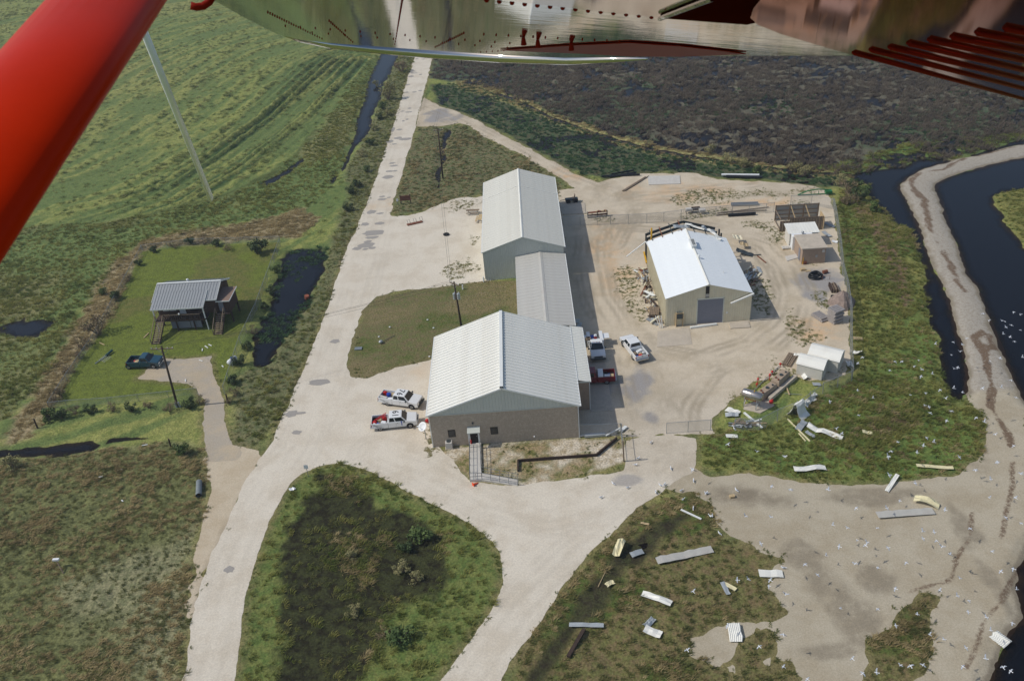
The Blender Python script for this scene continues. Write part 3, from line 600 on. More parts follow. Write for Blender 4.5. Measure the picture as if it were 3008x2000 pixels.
for x in (xl-.06, xr+.06):
    b = MB(); b.box(x-.05, x+.05, -.1, -.02, 0, 5.0); obj('downspout', b, M_trim, T)
# lean-to room on the right-hand side
lx1 = 10.85
b = MB(); b.prism([(xr+.003, -.3), (lx1, -.3), (lx1, 4.45), (xr+.003, 4.7)], 'y', 5.4, dep-.004); obj('side_room_wall', b, M_brown, T)
roof_panels(T, lx1+.15, xr+.3, 4.62, 5.0, 5.15, dep+.6, 34, M_roofw, .08, .12)
b = MB(); b.bar((lx1+.2, 5.15, 4.56), (lx1+.2, dep+.6, 4.56), .12, .14); obj('gutter', b, M_trim, T)
b = MB(); b.box(xr+.3, lx1+.15, 5.12, 5.15, 4.5, 4.72); obj('fascia', b, M_side, T)
b = MB(); b.box(lx1+.01, lx1+.1, 5.35, 5.45, 0, 4.5); obj('downspout', b, M_trim, T)
# ---- long barn behind
T = thing('metal_barn', 'tall off-white metal barn with plain gable roof at the end of the gravel lot', 'building', (-.92, 127.1, 0))
xl, xr, xm, he, hr, dep = -6.45, 6.45, -.03, 5.15, 7.40, 28.3
b = MB(); b.prism([(xl, -.3), (xr, -.3), (xr, he-.05), (xm, hr-.08), (xl, he-.05)], 'y', 0, dep); g = gable(xl, xr, xm, he-.06, hr-.1); ribs_wall(b, xl, xr, 0, g, 0, .32, .03); obj('wall', b, M_sideg, T)
for x0 in (xl-.2, xr+.2): roof_panels(T, x0, xm, he, hr, -.12, dep+.25, 32, M_roofa, .022, .05)
for x0 in (xl-.2, xr+.2):
    b = MB(); b.bar((x0, 20.6, he+.02), (xm, 20.6, hr+.02), .12, .06, up=(0, 0, 1)); obj('lap_seam', b, M_roofw, T)
b = MB(); b.prism([(xm-.2, hr-.03), (xm, hr+.09), (xm+.2, hr-.03)], 'y', -.13, dep+.27); obj('ridge_cap', b, M_roofw, T)
for s, x0 in ((-1, xl-.2), (1, xr+.2)):
    b = MB(); b.bar((x0, -.14, he-.05), (xm, -.14, hr-.05), .05, .16); obj('rake_trim', b, M_sideg, T)
    b = MB(); b.bar((x0+s*.06, -.12, he-.06), (x0+s*.06, dep+.25, he-.06), .12, .12); obj('gutter', b, M_trim, T)
b = MB(); b.box(xl-.1, xl+.02, -.1, -.02, .3, 5.0); obj('downspout', b, M_sideg, T)
b = MB(); b.box(xr+.02, xr+.5, .4, 1.3, 3.9, 4.7); obj('wall_box', b, M_steel, T)
# ---- low link building between barn and office
T = thing('link_building', 'low grey-roofed link building between the barn and the office', 'building', (1.7, 105.2, 0))
b = MB(); b.prism([(-3.85, -.3), (3.8, -.3), (3.8, 3.85), (0.02, 4.45), (-3.85, 3.85)], 'y', 0, 21.6); obj('wall', b, M_sideg, T)
roof_panels(T, -4.02, 0.02, 3.95, 4.52, -.15, 21.75, 24, M_roofg, .03, .07)
roof_panels(T, 3.98, 0.02, 3.95, 4.52, -.15, 21.75, 24, M_roofg, .03, .07)
b = MB(); b.prism([(-.32, 4.50), (0.02, 4.60), (.36, 4.50)], 'y', -.15, 21.76); obj('ridge_cap', b, M_roofg, T)
b = MB(); b.bar((4.03, -.15, 3.9), (4.03, 21.75, 3.9), .1, .12); obj('gutter', b, M_trim, T)
# ---- storm-damaged workshop
T = thing('damaged_workshop', 'tan metal workshop with bright white gable roof torn open at its far end', 'building', (25.2, 109.35, 0))
xl, xr, xm, he, hr, dep = -6.1, 6.1, -.1, 4.68, 6.55, 21.0
yr = 18.2
b = MB(); b.prism([(xl, -.2), (xr, -.2), (xr, he-.05), (xm, hr-.08), (xl, he-.05)], 'y', 0, .12); g = gable(xl, xr, xm, he-.06, hr-.1)
ribs_wall(b, xl, -1.55, 0, g, 0, .34, .035); ribs_wall(b, 2.1, xr, 0, lambda x: min(g(x), 4.1), 0, .34, .02); ribs_wall(b, -.3, 2.1, 0, g, 4.15, .34, .03); ribs_wall(b, 2.1, xr, 0, g, 4.15, .34, .03)
obj('front_wall', b, M_tan, T)
b = MB(); b.box(xl-.1, xl, .12, yr, -.2, he-.06)
for i in range(50): b.box(xl-.14, xl-.1, .3+i*.36, .38+i*.36, 0, he-.08)
obj('side_wall', b, M_tan, T)
b = MB(); b.box(xr, xr+.1, .12, 9.5, -.2, he-.06); obj('side_wall', b, M_tan, T)
b = MB(); b.box(-1.55, 2.1, -.05, -.003, 0, 4.1); obj('roller_door', b, M_blue, T)
b = MB()
for i in range(20): b.box(-1.5, 2.05, -.062, -.05, .1+i*.2, .14+i*.2)
obj('roller_door_slat', b, M_blue, T)
b = MB(); b.box(-1.68, -1.55, -.1, -.01, 0, 4.2); b.box(2.1, 2.23, -.1, -.01, 0, 4.2); b.box(-1.68, 2.23, -.1, -.01, 4.1, 4.24); obj('door_frame', b, M_sideg, T)
b = MB(); b.box(-.5, .02, -.05, -.004, 4.35, 6.2); o = obj('wall_opening', b, M_dark, T)
b = MB(); b.box(-.5, .02, -.07, -.055, 4.5, 5.0); obj('broken_louvre', b, M_steel, o)
roof_panels(T, xl-.15, xm, he, hr, -.12, yr, 22, M_roofb, .018, .04)
roof_panels(T, xr+.15, xm, he, hr, -.12, yr-.8, 21, M_roofb, .018, .04)
b = MB(); b.prism([(xm-.18, hr-.02), (xm, hr+.08), (xm+.18, hr-.02)], 'y', -.13, yr-.5); obj('ridge_cap', b, M_roofw, T)
b = MB(); b.box(xm-.35, xm+.35, 11.2, 13.4, hr-.1, hr+.42); b.box(xm-.45, xm+.45, 11.1, 13.5, hr+.42, hr+.5); o = obj('roof_ventilator', b, M_trim, T, bevel=.04)
b = MB()
for i in range(6): b.box(xm+.12-.3, xm+.3, 11.35+i*.34, 11.55+i*.34, hr+.505, hr+.53)
obj('vent_grille', b, M_dsteel, o)
b = MB(); b.tube([(xm+.1, 8.0, hr-.1), (xm+.1, 8.0, hr+.35)], .12); b.ell((xm+.1, 8.0, hr+.4), (.22, .22, .1)); obj('vent_pipe', b, M_trim, T)
b = MB(); b.tube([(3.0, 4.6, 5.4), (3.0, 4.6, 6.0)], .05); obj('vent_pipe', b, M_trim, T)
# bare rafters where the roof is gone
for yy in (19.4, 20.9):
    b = MB(); b.bar((xl, yy, he-.15), (xm, yy, hr-.15), .16, .42); b.bar((xm, yy, hr-.15), (xr-.9, yy, he+.05), .16, .42); obj('steel_rafter', b, M_dsteel, T)
    for x in (xl+.1, xr-.2):
        b = MB(); b.box(x-.12, x+.12, yy-.1, yy+.1, 0, he-.1); obj('steel_column', b, M_dsteel, T)
for k, t in enumerate((.12, .38, .64, .88)):
    x = xl+(xm-xl)*t; zz = he+(hr-he)*t+.1
    b = MB(); b.bar((x, 17.8, zz), (x, 21.4, zz+.02), .09, .2); obj('purlin', b, M_rust if k % 2 else M_dsteel, T)
for t in (.2, .5, .75):
    x = xm+(xr-xm)*t; zz = hr+(he-hr)*t+.1
    b = MB(); b.bar((x, 17.2, zz), (x, 20.9-t*1.5, zz), .09, .2); obj('purlin', b, M_dsteel, T)
b = MB(); b.tube([(-5.4, 19.0, 0), (-5.4, 19.0, 4.9)], .14, 10); b.tube([(-5.4, 19, 4.9), (-5.4, 19, 6.6)], .14, 10); obj('yellow_standpipe', b, M_yellow, T)
def crumple(w_, l_, nu=8, nv=3, bend=.25, rib=0., seed=0):
    """bent sheet of metal lying along +x; rib = corrugation depth"""
    r = random.Random(seed); b = MB(); h0 = [0]*(nu+1); acc = 0
    nv = max(nv, int(w_/.09) if rib else nv)
    for i in range(nu+1): acc += r.uniform(-1, 1)*bend*.5; h0[i] = acc
    mn = min(h0); h0 = [h-mn+.05 for h in h0]
    for t in (0, .02):
        for i in range(nu+1):
            for j in range(nv+1):
                rb = rib if (rib and j % 2) else 0
                wob = r.uniform(-1, 1)*bend*.12 if not t else 0
                b.v.append((-l_/2+l_*i/nu, -w_/2+w_*j/nv*(1-.12*abs(math.sin(i*1.3+seed))), max(.012, h0[i]+rb+wob+(bend*.25*math.sin(j*2+i+seed) if not rib else 0))+t))
    q = (nu+1)*(nv+1)
    for i in range(nu):
        for j in range(nv):
            a = i*(nv+1)+j; b.f += [(a, a+nv+1, a+nv+2, a+1), (q+a, q+a+1, q+a+nv+2, q+a+nv+1)]
    for i in range(nu):
        a = i*(nv+1); b.f += [(a, q+a, q+a+nv+1, a+nv+1)]; a += nv; b.f += [(a, a+nv+1, q+a+nv+1, q+a)]
    for j in range(nv):
        b.f += [(j, j+1, q+j+1, q+j)]; a = nu*(nv+1)+j; b.f += [(a, q+a, q+a+1, a+1)]
    return b
for k, (x, y, zz, l_, w_, rz, pit) in enumerate([(-.7, 18.7, 6.55, 2.6, 1.2, .1, .1), (1.3, 18.3, 6.5, 3.2, .5, -.45, .25), (3.4, 18.0, 5.95, 2.4, .9, -.3, .4), (4.2, 17.0, 5.5, 3.0, .5, -.95, .25)]):
    o = obj('torn_roof_sheet', crumple(w_, l_, 7, 3, .35, .04, k), M_roofw if k % 2 else M_galv, T); o.location = (x, y, zz); o.rotation_euler = (0, pit, rz)
b = MB(); b.bar((3.1, -.35, 3.3), (6.35, -.3, 4.62), .22, .2); obj('hanging_gutter', b, M_trim, T)
b = MB(); b.bar((xl-.3, 18.4, he-.1), (xl-3.6, 16.6, 3.1), .14, .14); b.bar((xl-.3, 18.4, he-.1), (xl-.05, 16.2, he-.1), .14, .14); obj('torn_gutter', b, M_trim, T)
b = MB(); b.box(-4.6, -3.7, -.35, -.04, 1.3, 2.2); o = obj('wall_fan', b, M_dsteel, T)
b = MB(); b.box(-4.7, -4.6, -.4, -.04, 0, 2.25); b.box(-3.7, -3.6, -.4, -.04, 0, 2.25); b.box(-4.7, -3.6, -.42, -.36, 2.2, 2.3); obj('fan_frame', b, M_woodp, o)
b = MB(); b.box(2.6, 2.8, -.1, -.045, 1.5, 1.75); obj('meter_box', b, M_white, T)
# concrete pads round the workshop
def slab(label, corners, h=.06, m=M_conc, name='concrete_slab', cat='slab', group=None):
    c = sum((Vector(q) for q in corners), Vector())/len(corners); b = MB()
    b.prism([(q[0]-c.x, q[1]-c.y) for q in [(v.x, v.y) for v in corners]], 'z', -.05, h); o = obj(name, b, m, loc=(c.x, c.y, .006)); return tag(o, label, cat, group)
slab('pale concrete apron cracked into plates before the roller door', [Z7(605,1290), Z7(850,1260), Z7(870,1390), Z7(600,1410)], .04)
slab('small thick concrete step beside the roller door', [Z7(1155,1230), Z7(1300,1212), Z7(1318,1262), Z7(1165,1272)], .14)
slab('white concrete slab lying on bare sand behind the yard', [Z7(528,102), Z7(775,97), Z7(781,160), Z7(536,168)], .12, M_conc2)
slab('shaded concrete pad beside the barn wall', [ZN(20,215), ZN(435,208), ZN(455,380), ZN(60,400)], .1)
slab('concrete parking pad beside the side room of the office', [Z6(1905,480), Z6(2030,470), Z6(2090,855), Z6(1915,862)], .05)
slab('pale doorstep slab beside the brown block shed', [ZS(218,685), ZS(350,655), ZS(382,695), ZS(243,738)], .1, M_conc2)
slab('concrete pad under the steel fuel tank', [ZT(300,985), ZT(640,900), ZT(760,1000), ZT(540,1120), ZT(280,1060)], .08)
# ---- brown block shed, white shed, open timber enclosure
p0 = ZS(415,768)
T = thing('block_shed', 'small brown block shed with flat pale roof beside the fence', 'shed', (45.2, 127.1, 0), -.03)
b = MB(); b.box(-1.85, 1.8, -2.3, 2.4, -.2, 2.62); obj('wall', b, M_brown, T)
b = MB(); b.box(-2.05, 1.98, -2.45, 2.55, 2.62, 2.82); obj('roof', b, M_conc, T, bevel=.02)
b = MB(); b.box(-1.9, -1.86, -1.2, -.3, 0, 2.0); obj('door', b, M_blue, T)
b = MB(); b.box(.25, .55, -2.42, -2.3, 1.1, 1.5); obj('meter_box', b, M_steel, T)
b = MB(); b.box(-1.6, -1.1, -2.6, -2.31, .1, .5); obj('pipe_box', b, M_rust, T)
b = MB(); b.tube([(-1.65, -2.4, 0), (-1.65, -2.4, 1.2)], .05); obj('yellow_pipe', b, M_yellow, T)
b = MB(); b.box(1.2, 1.6, -2.36, -2.305, 1.9, 2.4); obj('vent_panel', b, M_conc2, T)
T = thing('white_shed', 'white low-pitched shed joined against the timber enclosure', 'shed', (45.3, 132.2, 0), -.03)
b = MB(); b.box(-2.3, 2.3, -1.3, 1.5, -.2, 2.4); obj('wall', b, M_shed, T)
b = MB(); b.hexa([(-2.6, -1.5, 2.42), (2.5, -1.5, 2.42), (2.5, 1.7, 2.75), (-2.6, 1.7, 2.75), (-2.6, -1.5, 2.5), (2.5, -1.5, 2.5), (2.5, 1.7, 2.85), (-2.6, 1.7, 2.85)])
for i in range(9): b.bar((-2.6+.28*(i+1)*2, -1.5, 2.51), (-2.6+.28*(i+1)*2, 1.7, 2.86), .05, .05)
obj('roof', b, M_roofw, T)
b = MB(); b.box(-1.55, -.75, -1.34, -1.3, 0, 2.0); obj('door', b, M_blue, T)
T = thing('pump_cabinet', 'white flat-topped cabinet with round roof vent between two sheds', 'cabinet', (45.0, 130.0, 0), -.03)
b = MB(); b.box(-1.9, 1.4, -.45, .75, -.2, 2.5); obj('cabinet', b, M_white, T, bevel=.03)
b = MB(); b.tube([(-.2, .3, 2.5), (-.2, .3, 2.75)], .12); b.ell((-.2, .3, 2.85), (.25, .25, .18)); obj('roof_vent', b, M_steel, T, smooth=True)
a0, a1 = ZS(110,272), ZS(640,255)
T = thing('timber_enclosure', 'roofless open timber-framed enclosure with grey sheeting inside its rails', 'enclosure', (43.3, 141.0, 0), -.04)
L_ = 7.3
b = MB(); b.box(0, L_, .06, .10, .05, 2.9); obj('back_sheeting', b, M_steel, T)
for zz in (.35, 1.1, 1.9, 2.75):
    b = MB(); b.box(0, L_, -.05, .055, zz-.07, zz+.07); obj('rail', b, M_wood, T)
for x in (0.0, 2.4, 4.8, L_):
    b = MB(); b.box(x-.1, x+.1, -.14, -.055, -.2, 3.0); obj('post', b, M_wood, T)
b = MB(); b.box(-.05, .05, -4.1, -.15, .1, .25); b.box(-.05, .05, -4.1, -.15, 2.0, 2.15); obj('side_rail', b, M_wood, T)
for x in (2.5, 5.0):
    b = MB(); b.bar((x, -.3, 2.85), (x+.8, -2.2, .3), .1, .14); obj('brace', b, M_woodp, T)
for i in range(31):
    b = MB(); hh = 2.0 if i < 7 else 2.5; b.box(-.2+i*.235, .01+i*.235, -4.42+(.03 if i % 2 else 0), -4.36+(.03 if i % 2 else 0), -.1, hh+random.uniform(-.03, .03)); obj('fence_board', b, M_wood, T)
b = MB(); b.box(L_-.05, L_+.05, -4.1, -1.5, 0, 2.2); obj('side_sheeting', b, M_woodp, T)
# ---- two white garden sheds
def garden_shed(label, corner, L, Wd, h, rz):
    T = thing('garden_shed', label, 'shed', corner, rz, None); b = MB(); b.prism([(0, -.1), (Wd, -.1), (Wd, h), (Wd*.72, h+.45), (Wd*.5, h+.62), (Wd*.28, h+.45), (0, h)], 'y', 0, L); 
    obj('wall', b, M_shed, T)
    b = MB()
    for i in range(12):
        zz = .06+i*h/12; b.box(-.03, 0, 0, L, zz, zz+h/12-.02)
    for i in range(12):
        zz = .06+i*h/12; b.box(0, Wd, -.03, 0, zz, zz+h/12-.02)
    obj('lap_boards', b, M_shed, T)
    for q0, q1 in (((-.12, h-.1), (Wd*.28, h+.47)), ((Wd*.28, h+.47), (Wd*.5, h+.66)), ((Wd*.5, h+.66), (Wd*.72, h+.47)), ((Wd*.72, h+.47), (Wd+.12, h-.1))):
        b = MB(); b.hexa([(q0[0], -.15, q0[1]), (q1[0], -.15, q1[1]), (q1[0], L+.15, q1[1]), (q0[0], L+.15, q0[1]), (q0[0], -.15, q0[1]+.05), (q1[0], -.15, q1[1]+.05), (q1[0], L+.15, q1[1]+.05), (q0[0], L+.15, q0[1]+.05)]); obj('roof_panel', b, M_roofw, T)
    b = MB(); b.box(Wd*.25, Wd*.75, -.045, -.032, 0, h-.05); obj('door', b, M_shed, T)
    return T
s1 = ZT(1475,618); s0 = ZT(1095,520); rz1 = math.atan2(s0.y-s1.y, s0.x-s1.x)
garden_shed('near white lap-sided garden shed with gambrel roof beside the concrete tanks', (s1.x, s1.y, 0), 3.3, 2.5, 1.8, rz1-math.pi/2)
s2 = ZT(1715,508)
garden_shed('taller white gambrel-roofed garden shed close against the chain-link fence', (s2.x, s2.y, 0), 3.9, 2.9, 1.95, rz1-math.pi/2)
# ------------------------------------------------------------------ stilt house
T = thing('stilt_house', 'dark brown wooden house on stilts with grey metal roof inside the fenced lawn', 'house', (-53.8, 121.6, 0), -.045)
xl, xr, yf, yb, fl = -4.8, 4.7, -1.9, 4.4, 2.1
b = MB(); b.prism([(yf, fl), (yb, fl), (yb, 4.5), (1.25, 5.8), (yf, 4.55)], 'x', xl, xr); obj('wall', b, M_hwall, T)
roof_panels(T, yf-.35, 1.25, 4.55, 5.95, xl-.35, xr+.4, 22, M_hroof, .05, .1, axis='x')
roof_panels(T, yb+.4, 1.25, 4.45, 5.95, xl-.35, xr+.4, 22, M_hroof, .05, .1, axis='x')
roof_panels(T, -3.75, -.4, 4.14, 5.38, xl-.2, 3.35, 19, M_hroof, .05, .1, axis='x', name='porch_roof_panel')
b = MB(); b.bar((xl-.36, 1.25, 5.98), (xr+.41, 1.25, 5.98), .35, .06); obj('ridge_cap', b, M_trim, T)
for a, c in (((xr+.42, -2.25, 4.5), (xr+.42, 1.25, 5.9)), ((xr+.42, 4.8, 4.4), (xr+.42, 1.25, 5.9)), ((3.37, -3.75, 4.07), (3.37, -.4, 5.31)), ((xl-.2, -3.77, 4.07), (3.37, -3.77, 4.07)), ((xl-.37, -2.25, 4.5), (xl-.37, 1.25, 5.9)), ((3.4, -2.27, 4.5), (xr+.4, -2.27, 4.5))):
    b = MB(); b.bar(a, c, .05, .2); obj('fascia', b, M_trim, T)
b = MB(); b.tube([(-.3, 1.6, 5.7), (-.3, 1.6, 6.15)], .12); b.ell((-.3, 1.6, 6.25), (.22, .22, .15)); obj('roof_vent', b, M_white, T, smooth=True)
b = MB(); b.box(xl, 3.3, -3.7, yf-.003, 1.86, fl-.01); obj('deck', b, M_dwood, T)
for x in (xl+.1, -1.6, 1.2, 3.2):
    b = MB(); b.box(x-.08, x+.08, -3.62, -3.46, -.1, 4.1 if x in (xl+.1, 3.2) else 3.0); obj('porch_post', b, M_trim if x in (xl+.1, 3.2) else M_dwood, T)
for x in (xl+.2, -1.5, 1.6, xr-.2):
    for y in (yf+.2, 1.2, yb-.2):
        b = MB(); b.box(x-.12, x+.12, y-.12, y+.12, -.2, fl); obj('stilt', b, M_dwood, T)
b = MB(); b.bar((-3.1, -3.72, 3.0), (2.5, -3.72, 3.0), .1, .08); b.bar((2.5, -3.72, 3.0), (3.1, -2.1, 3.0), .1, .08); b.bar((xl, -3.72, 3.0), (xl, -2.0, 3.0), .1, .08); obj('deck_rail', b, M_wood, T)
b = MB()
for i in range(18): b.box(-3.1+i*.32, -2.95+i*.32, -3.72, -3.69, 2.0, 2.98)
obj('baluster', b, M_dwood, T)
for x0, x1 in ((-3.95, -2.95), (-2.85, -1.85)):
    b = MB(); b.box(x0, x1, yf-.04, yf-.004, 2.75, 4.0); obj('window', b, M_trim, T)
b = MB(); b.box(-1.3, -.35, yf-.06, yf-.004, 2.15, 4.15); o = obj('door', b, M_white, T)
b = MB(); b.box(-1.12, -.55, yf-.075, yf-.062, 2.9, 4.0); obj('pane', b, M_glass, o)
b = MB(); b.box(.4, 2.4, yf-.03, yf-.004, 2.6, 3.9); obj('window', b, M_glass, T)
b = MB(); b.box(-2.6, .4, -3.3, -3.2, .35, 1.55); b.box(.5, 2.2, -3.3, -3.2, .35, 1.55); obj('skirting_panel', b, M_blue, T)
# stairs up to the porch, and up to the side room
def stairs(T, x0, x1, ytop, ztop, ybot, n=10):
    for i in range(n):
        t = (i+.5)/n; b = MB(); b.box(x0, x1, ytop+(ybot-ytop)*t-.15, ytop+(ybot-ytop)*t+.15, ztop*(1-t)-.03, ztop*(1-t)+.03); obj('stair_tread', b, M_wood, T)
    for x in (x0-.05, x1+.05):
        b = MB(); b.bar((x, ytop, ztop-.1), (x, ybot, -.05), .06, .28); obj('stair_stringer', b, M_dwood, T)
        b = MB(); b.bar((x, ytop, ztop+.95), (x, ybot, .9), .08, .1); b.bar((x, ybot, -.1), (x, ybot, .95), .1, .1); b.bar((x, ytop, ztop), (x, ytop, ztop+.98), .1, .1); obj('stair_handrail', b, M_wood, T)
stairs(T, -4.55, -3.4, -3.75, 2.0, -7.2)
stairs(T, 4.6, 5.8, -2.3, 2.1, -5.3)
b = MB(); b.prism([(-1.7, 1.9), (1.9, 1.9), (1.9, 4.1), (-1.7, 3.95)], 'x', xr+.01, 6.7); obj('side_room_wall', b, M_hwall, T)
b = MB(); b.hexa([(xr+.02, -2.0, 3.98), (6.95, -2.0, 3.98), (6.95, 2.15, 4.2), (xr+.02, 2.15, 4.2), (xr+.02, -2.0, 4.08), (6.95, -2.0, 4.08), (6.95, 2.15, 4.3), (xr+.02, 2.15, 4.3)]); obj('side_room_roof', b, M_brownr, T)
b = MB(); b.bar((xr+.1, -2.03, 4.02), (6.97, -2.03, 4.02), .05, .16); b.bar((6.98, -2.03, 4.02), (6.98, 2.17, 4.24), .05, .16); obj('fascia', b, M_trim, T)
b = MB(); b.box(5.0, 5.75, -1.76, -1.71, 2.15, 3.85); obj('door', b, M_blue, T)
b = MB(); b.box(xr+.02, 6.7, -2.4, -1.72, 1.9, 2.02); obj('landing', b, M_dwood, T)
for x in (5.0, 6.6):
    for y in (-1.5, 1.7):
        b = MB(); b.box(x-.1, x+.1, y-.1, y+.1, -.2, 1.9); obj('stilt', b, M_dwood, T)
tag(obj('planter_pot', MB().ell((0, 0, .16), (.16, .16, .16), 8, 6), M_white, loc=(-54.6, 117.85, 3.02)), 'white pot standing on the porch rail of the stilt house', 'pot')
# ------------------------------------------------------------------ ramp, retaining wall, gate frame before the office
def Pz(fn, u, v, z): q = fn(u, v, z); return Vector((q.x, q.y, z))
T = thing('wheelchair_ramp', 'grey concrete wheelchair ramp with pipe railings leading to the office door', 'ramp', (0, 0, 0))
qa, qb, qc, qd = ZR(178,600,.3), ZR(330,600,.3), ZR(345,945,.3), ZR(180,1045,.3); r0, r1 = ZR(825,1035,.06), ZR(822,1118,.06)
def slabp(nm, top):
    b = MB(); b.hexa([(p[0], p[1], -.1) for p in top]+list(top)); obj(nm, b, M_conc2, T)
xa, xb, yk = qd.x, qc.x, qd.y
slabp('landing', [(qa.x, 84.3, .3), (qb.x, 84.3, .3), (qb.x, 85.33, .3), (qa.x, 85.33, .3)])
slabp('ramp_deck', [(xa, yk, .32), (xb, yk, .32), (qb.x, 84.297, .3), (qa.x, 84.297, .3)])
e0 = Vector((xb+.004, yk, .32)); e1 = Vector((xb+.004, qc.y, .32))
slabp('ramp_deck', [tuple(e0), (r1.x, r1.y, .05), (r0.x, r0.y, .05), tuple(e1)])
def railing(T, a, c, n=4, h=.95):
    a, c = Vector(a), Vector(c); b = MB()
    for k in (h, h*.5): b.tube([a+Vector((0, 0, k)), c+Vector((0, 0, k))], .03, 6)
    for i in range(n+1): q = a.lerp(c, i/n); b.tube([q, q+Vector((0, 0, h))], .03, 6)
    obj('railing', b, M_ral, T)
railing(T, (qa.x+.06, 84.9, .3), (xa+.06, yk+.06, .32), 5); railing(T, (qb.x-.06, 84.6, .3), (e1.x-.06, e1.y, .32), 4)
railing(T, (e1.x, e1.y-.08, .32), (r0.x, r0.y-.08, .05), 4); railing(T, (xa+.06, yk+.06, .32), (e0.x, e0.y+.06, .32), 2); railing(T, (e0.x, e0.y+.06, .32), (r1.x, r1.y+.06, .05), 4)
# timber retaining wall: sleepers laid in two courses
W = [ZR(825,935), ZR(825,800), ZR(1380,760), ZR(1870,725), ZR(2140,500)]
T = thing('retaining_wall', 'low dark timber retaining wall zigzagging across the weedy gravel', 'wall', (0, 0, 0))
for a, c in zip(W[:-1], W[1:]):
    l = (c-a).length; n = max(1, round(l/2.4)); d = (c-a)/n; side = Vector((-d.y, d.x, 0)).normalized()
    for i in range(n):
        for k in range(2):
            b = MB(); p = a+d*i+side*random.uniform(-.02, .02); b.bar(p+d*.001+Vector((0, 0, .11+k*.19)), p+d*.999+Vector((0, 0, .11+k*.19)), .17, .186); obj('sleeper', b, M_dwood, T)
g0 = ZR(2235,795)
T = thing('pipe_gate', 'open weathered pipe gate frame standing by the yard entrance', 'gate', (g0.x, g0.y, 0))
gp = [ZR(2235,795)-g0, ZR(2205,470)-g0, ZR(2310,785)-g0]
b = MB(); b.tube([gp[0], gp[0]+Vector((-.1, 0, 3.2))], .09, 8); obj('post', b, M_wood, T)
b = MB(); b.tube([gp[1], gp[1]+Vector((0, 0, 2.1))], .07, 8); obj('post', b, M_steel, T)
a = gp[0]+Vector((-.05, 0, 1.6)); c = gp[1]+Vector((0, 0, 1.5))
b = MB(); b.tube([a, c], .035, 6); b.tube([a-Vector((0, 0, 1.1)), c-Vector((0, 0, 1.1))], .035, 6); b.tube([a.lerp(c, .5), a.lerp(c, .5)-Vector((0, 0, 1.1))], .03, 6); obj('gate_leaf', b, M_steel, T)
# ------------------------------------------------------------------ pickup trucks
M_tyre = mat('tyre', lin(30,30,31), .85, 0, .15); M_rim = mat('wheel_rim', lin(150,152,154), .35, .6, .1); M_tglass = mat('tinted_glass', lin(28,36,40), .06, 0, .05, spec=.7)
M_chrome = mat('chrome', lin(190,192,194), .2, .9, .05); M_lamp = mat('lamp_glass', lin(220,220,214), .1); M_tail = mat('tail_lamp', lin(150,20,18), .2); M_bed = mat('bed_liner', lin(70,70,72), .8)
M_plastic = mat('grey_plastic', lin(90,92,94), .6)
def paint(nm, c): return mat(nm, lin(*c), .25, 0, .03, 1., coat=.6, dirt_or_lit=tuple(x*.8 for x in lin(*c)), dirt_or_lit_amt=.25)
PW = paint('white_car_paint', (226,228,228)); PR = paint('red_car_paint', (120,14,20)); PG = paint('teal_car_paint', (22,66,82))
def text_mesh(s, size):
    cu = bpy.data.curves.new('number', 'FONT'); cu.body = s; cu.size = size; cu.align_x = 'CENTER'; cu.align_y = 'CENTER'; cu.extrude = .003; cu.offset = .018; cu.space_character = 1.15
    o = bpy.data.objects.new('number', cu); COL.objects.link(o); bpy.context.view_layer.update()
    me = bpy.data.meshes.new_from_object(o.evaluated_get(bpy.context.evaluated_depsgraph_get())); bpy.data.objects.remove(o); bpy.data.curves.remove(cu); return me
def arch(cx, r, z0=.32, n=8): return [(cx-r*math.cos(math.pi*i/n), z0+(r)*math.sin(math.pi*i/n)) for i in range(n+1)]
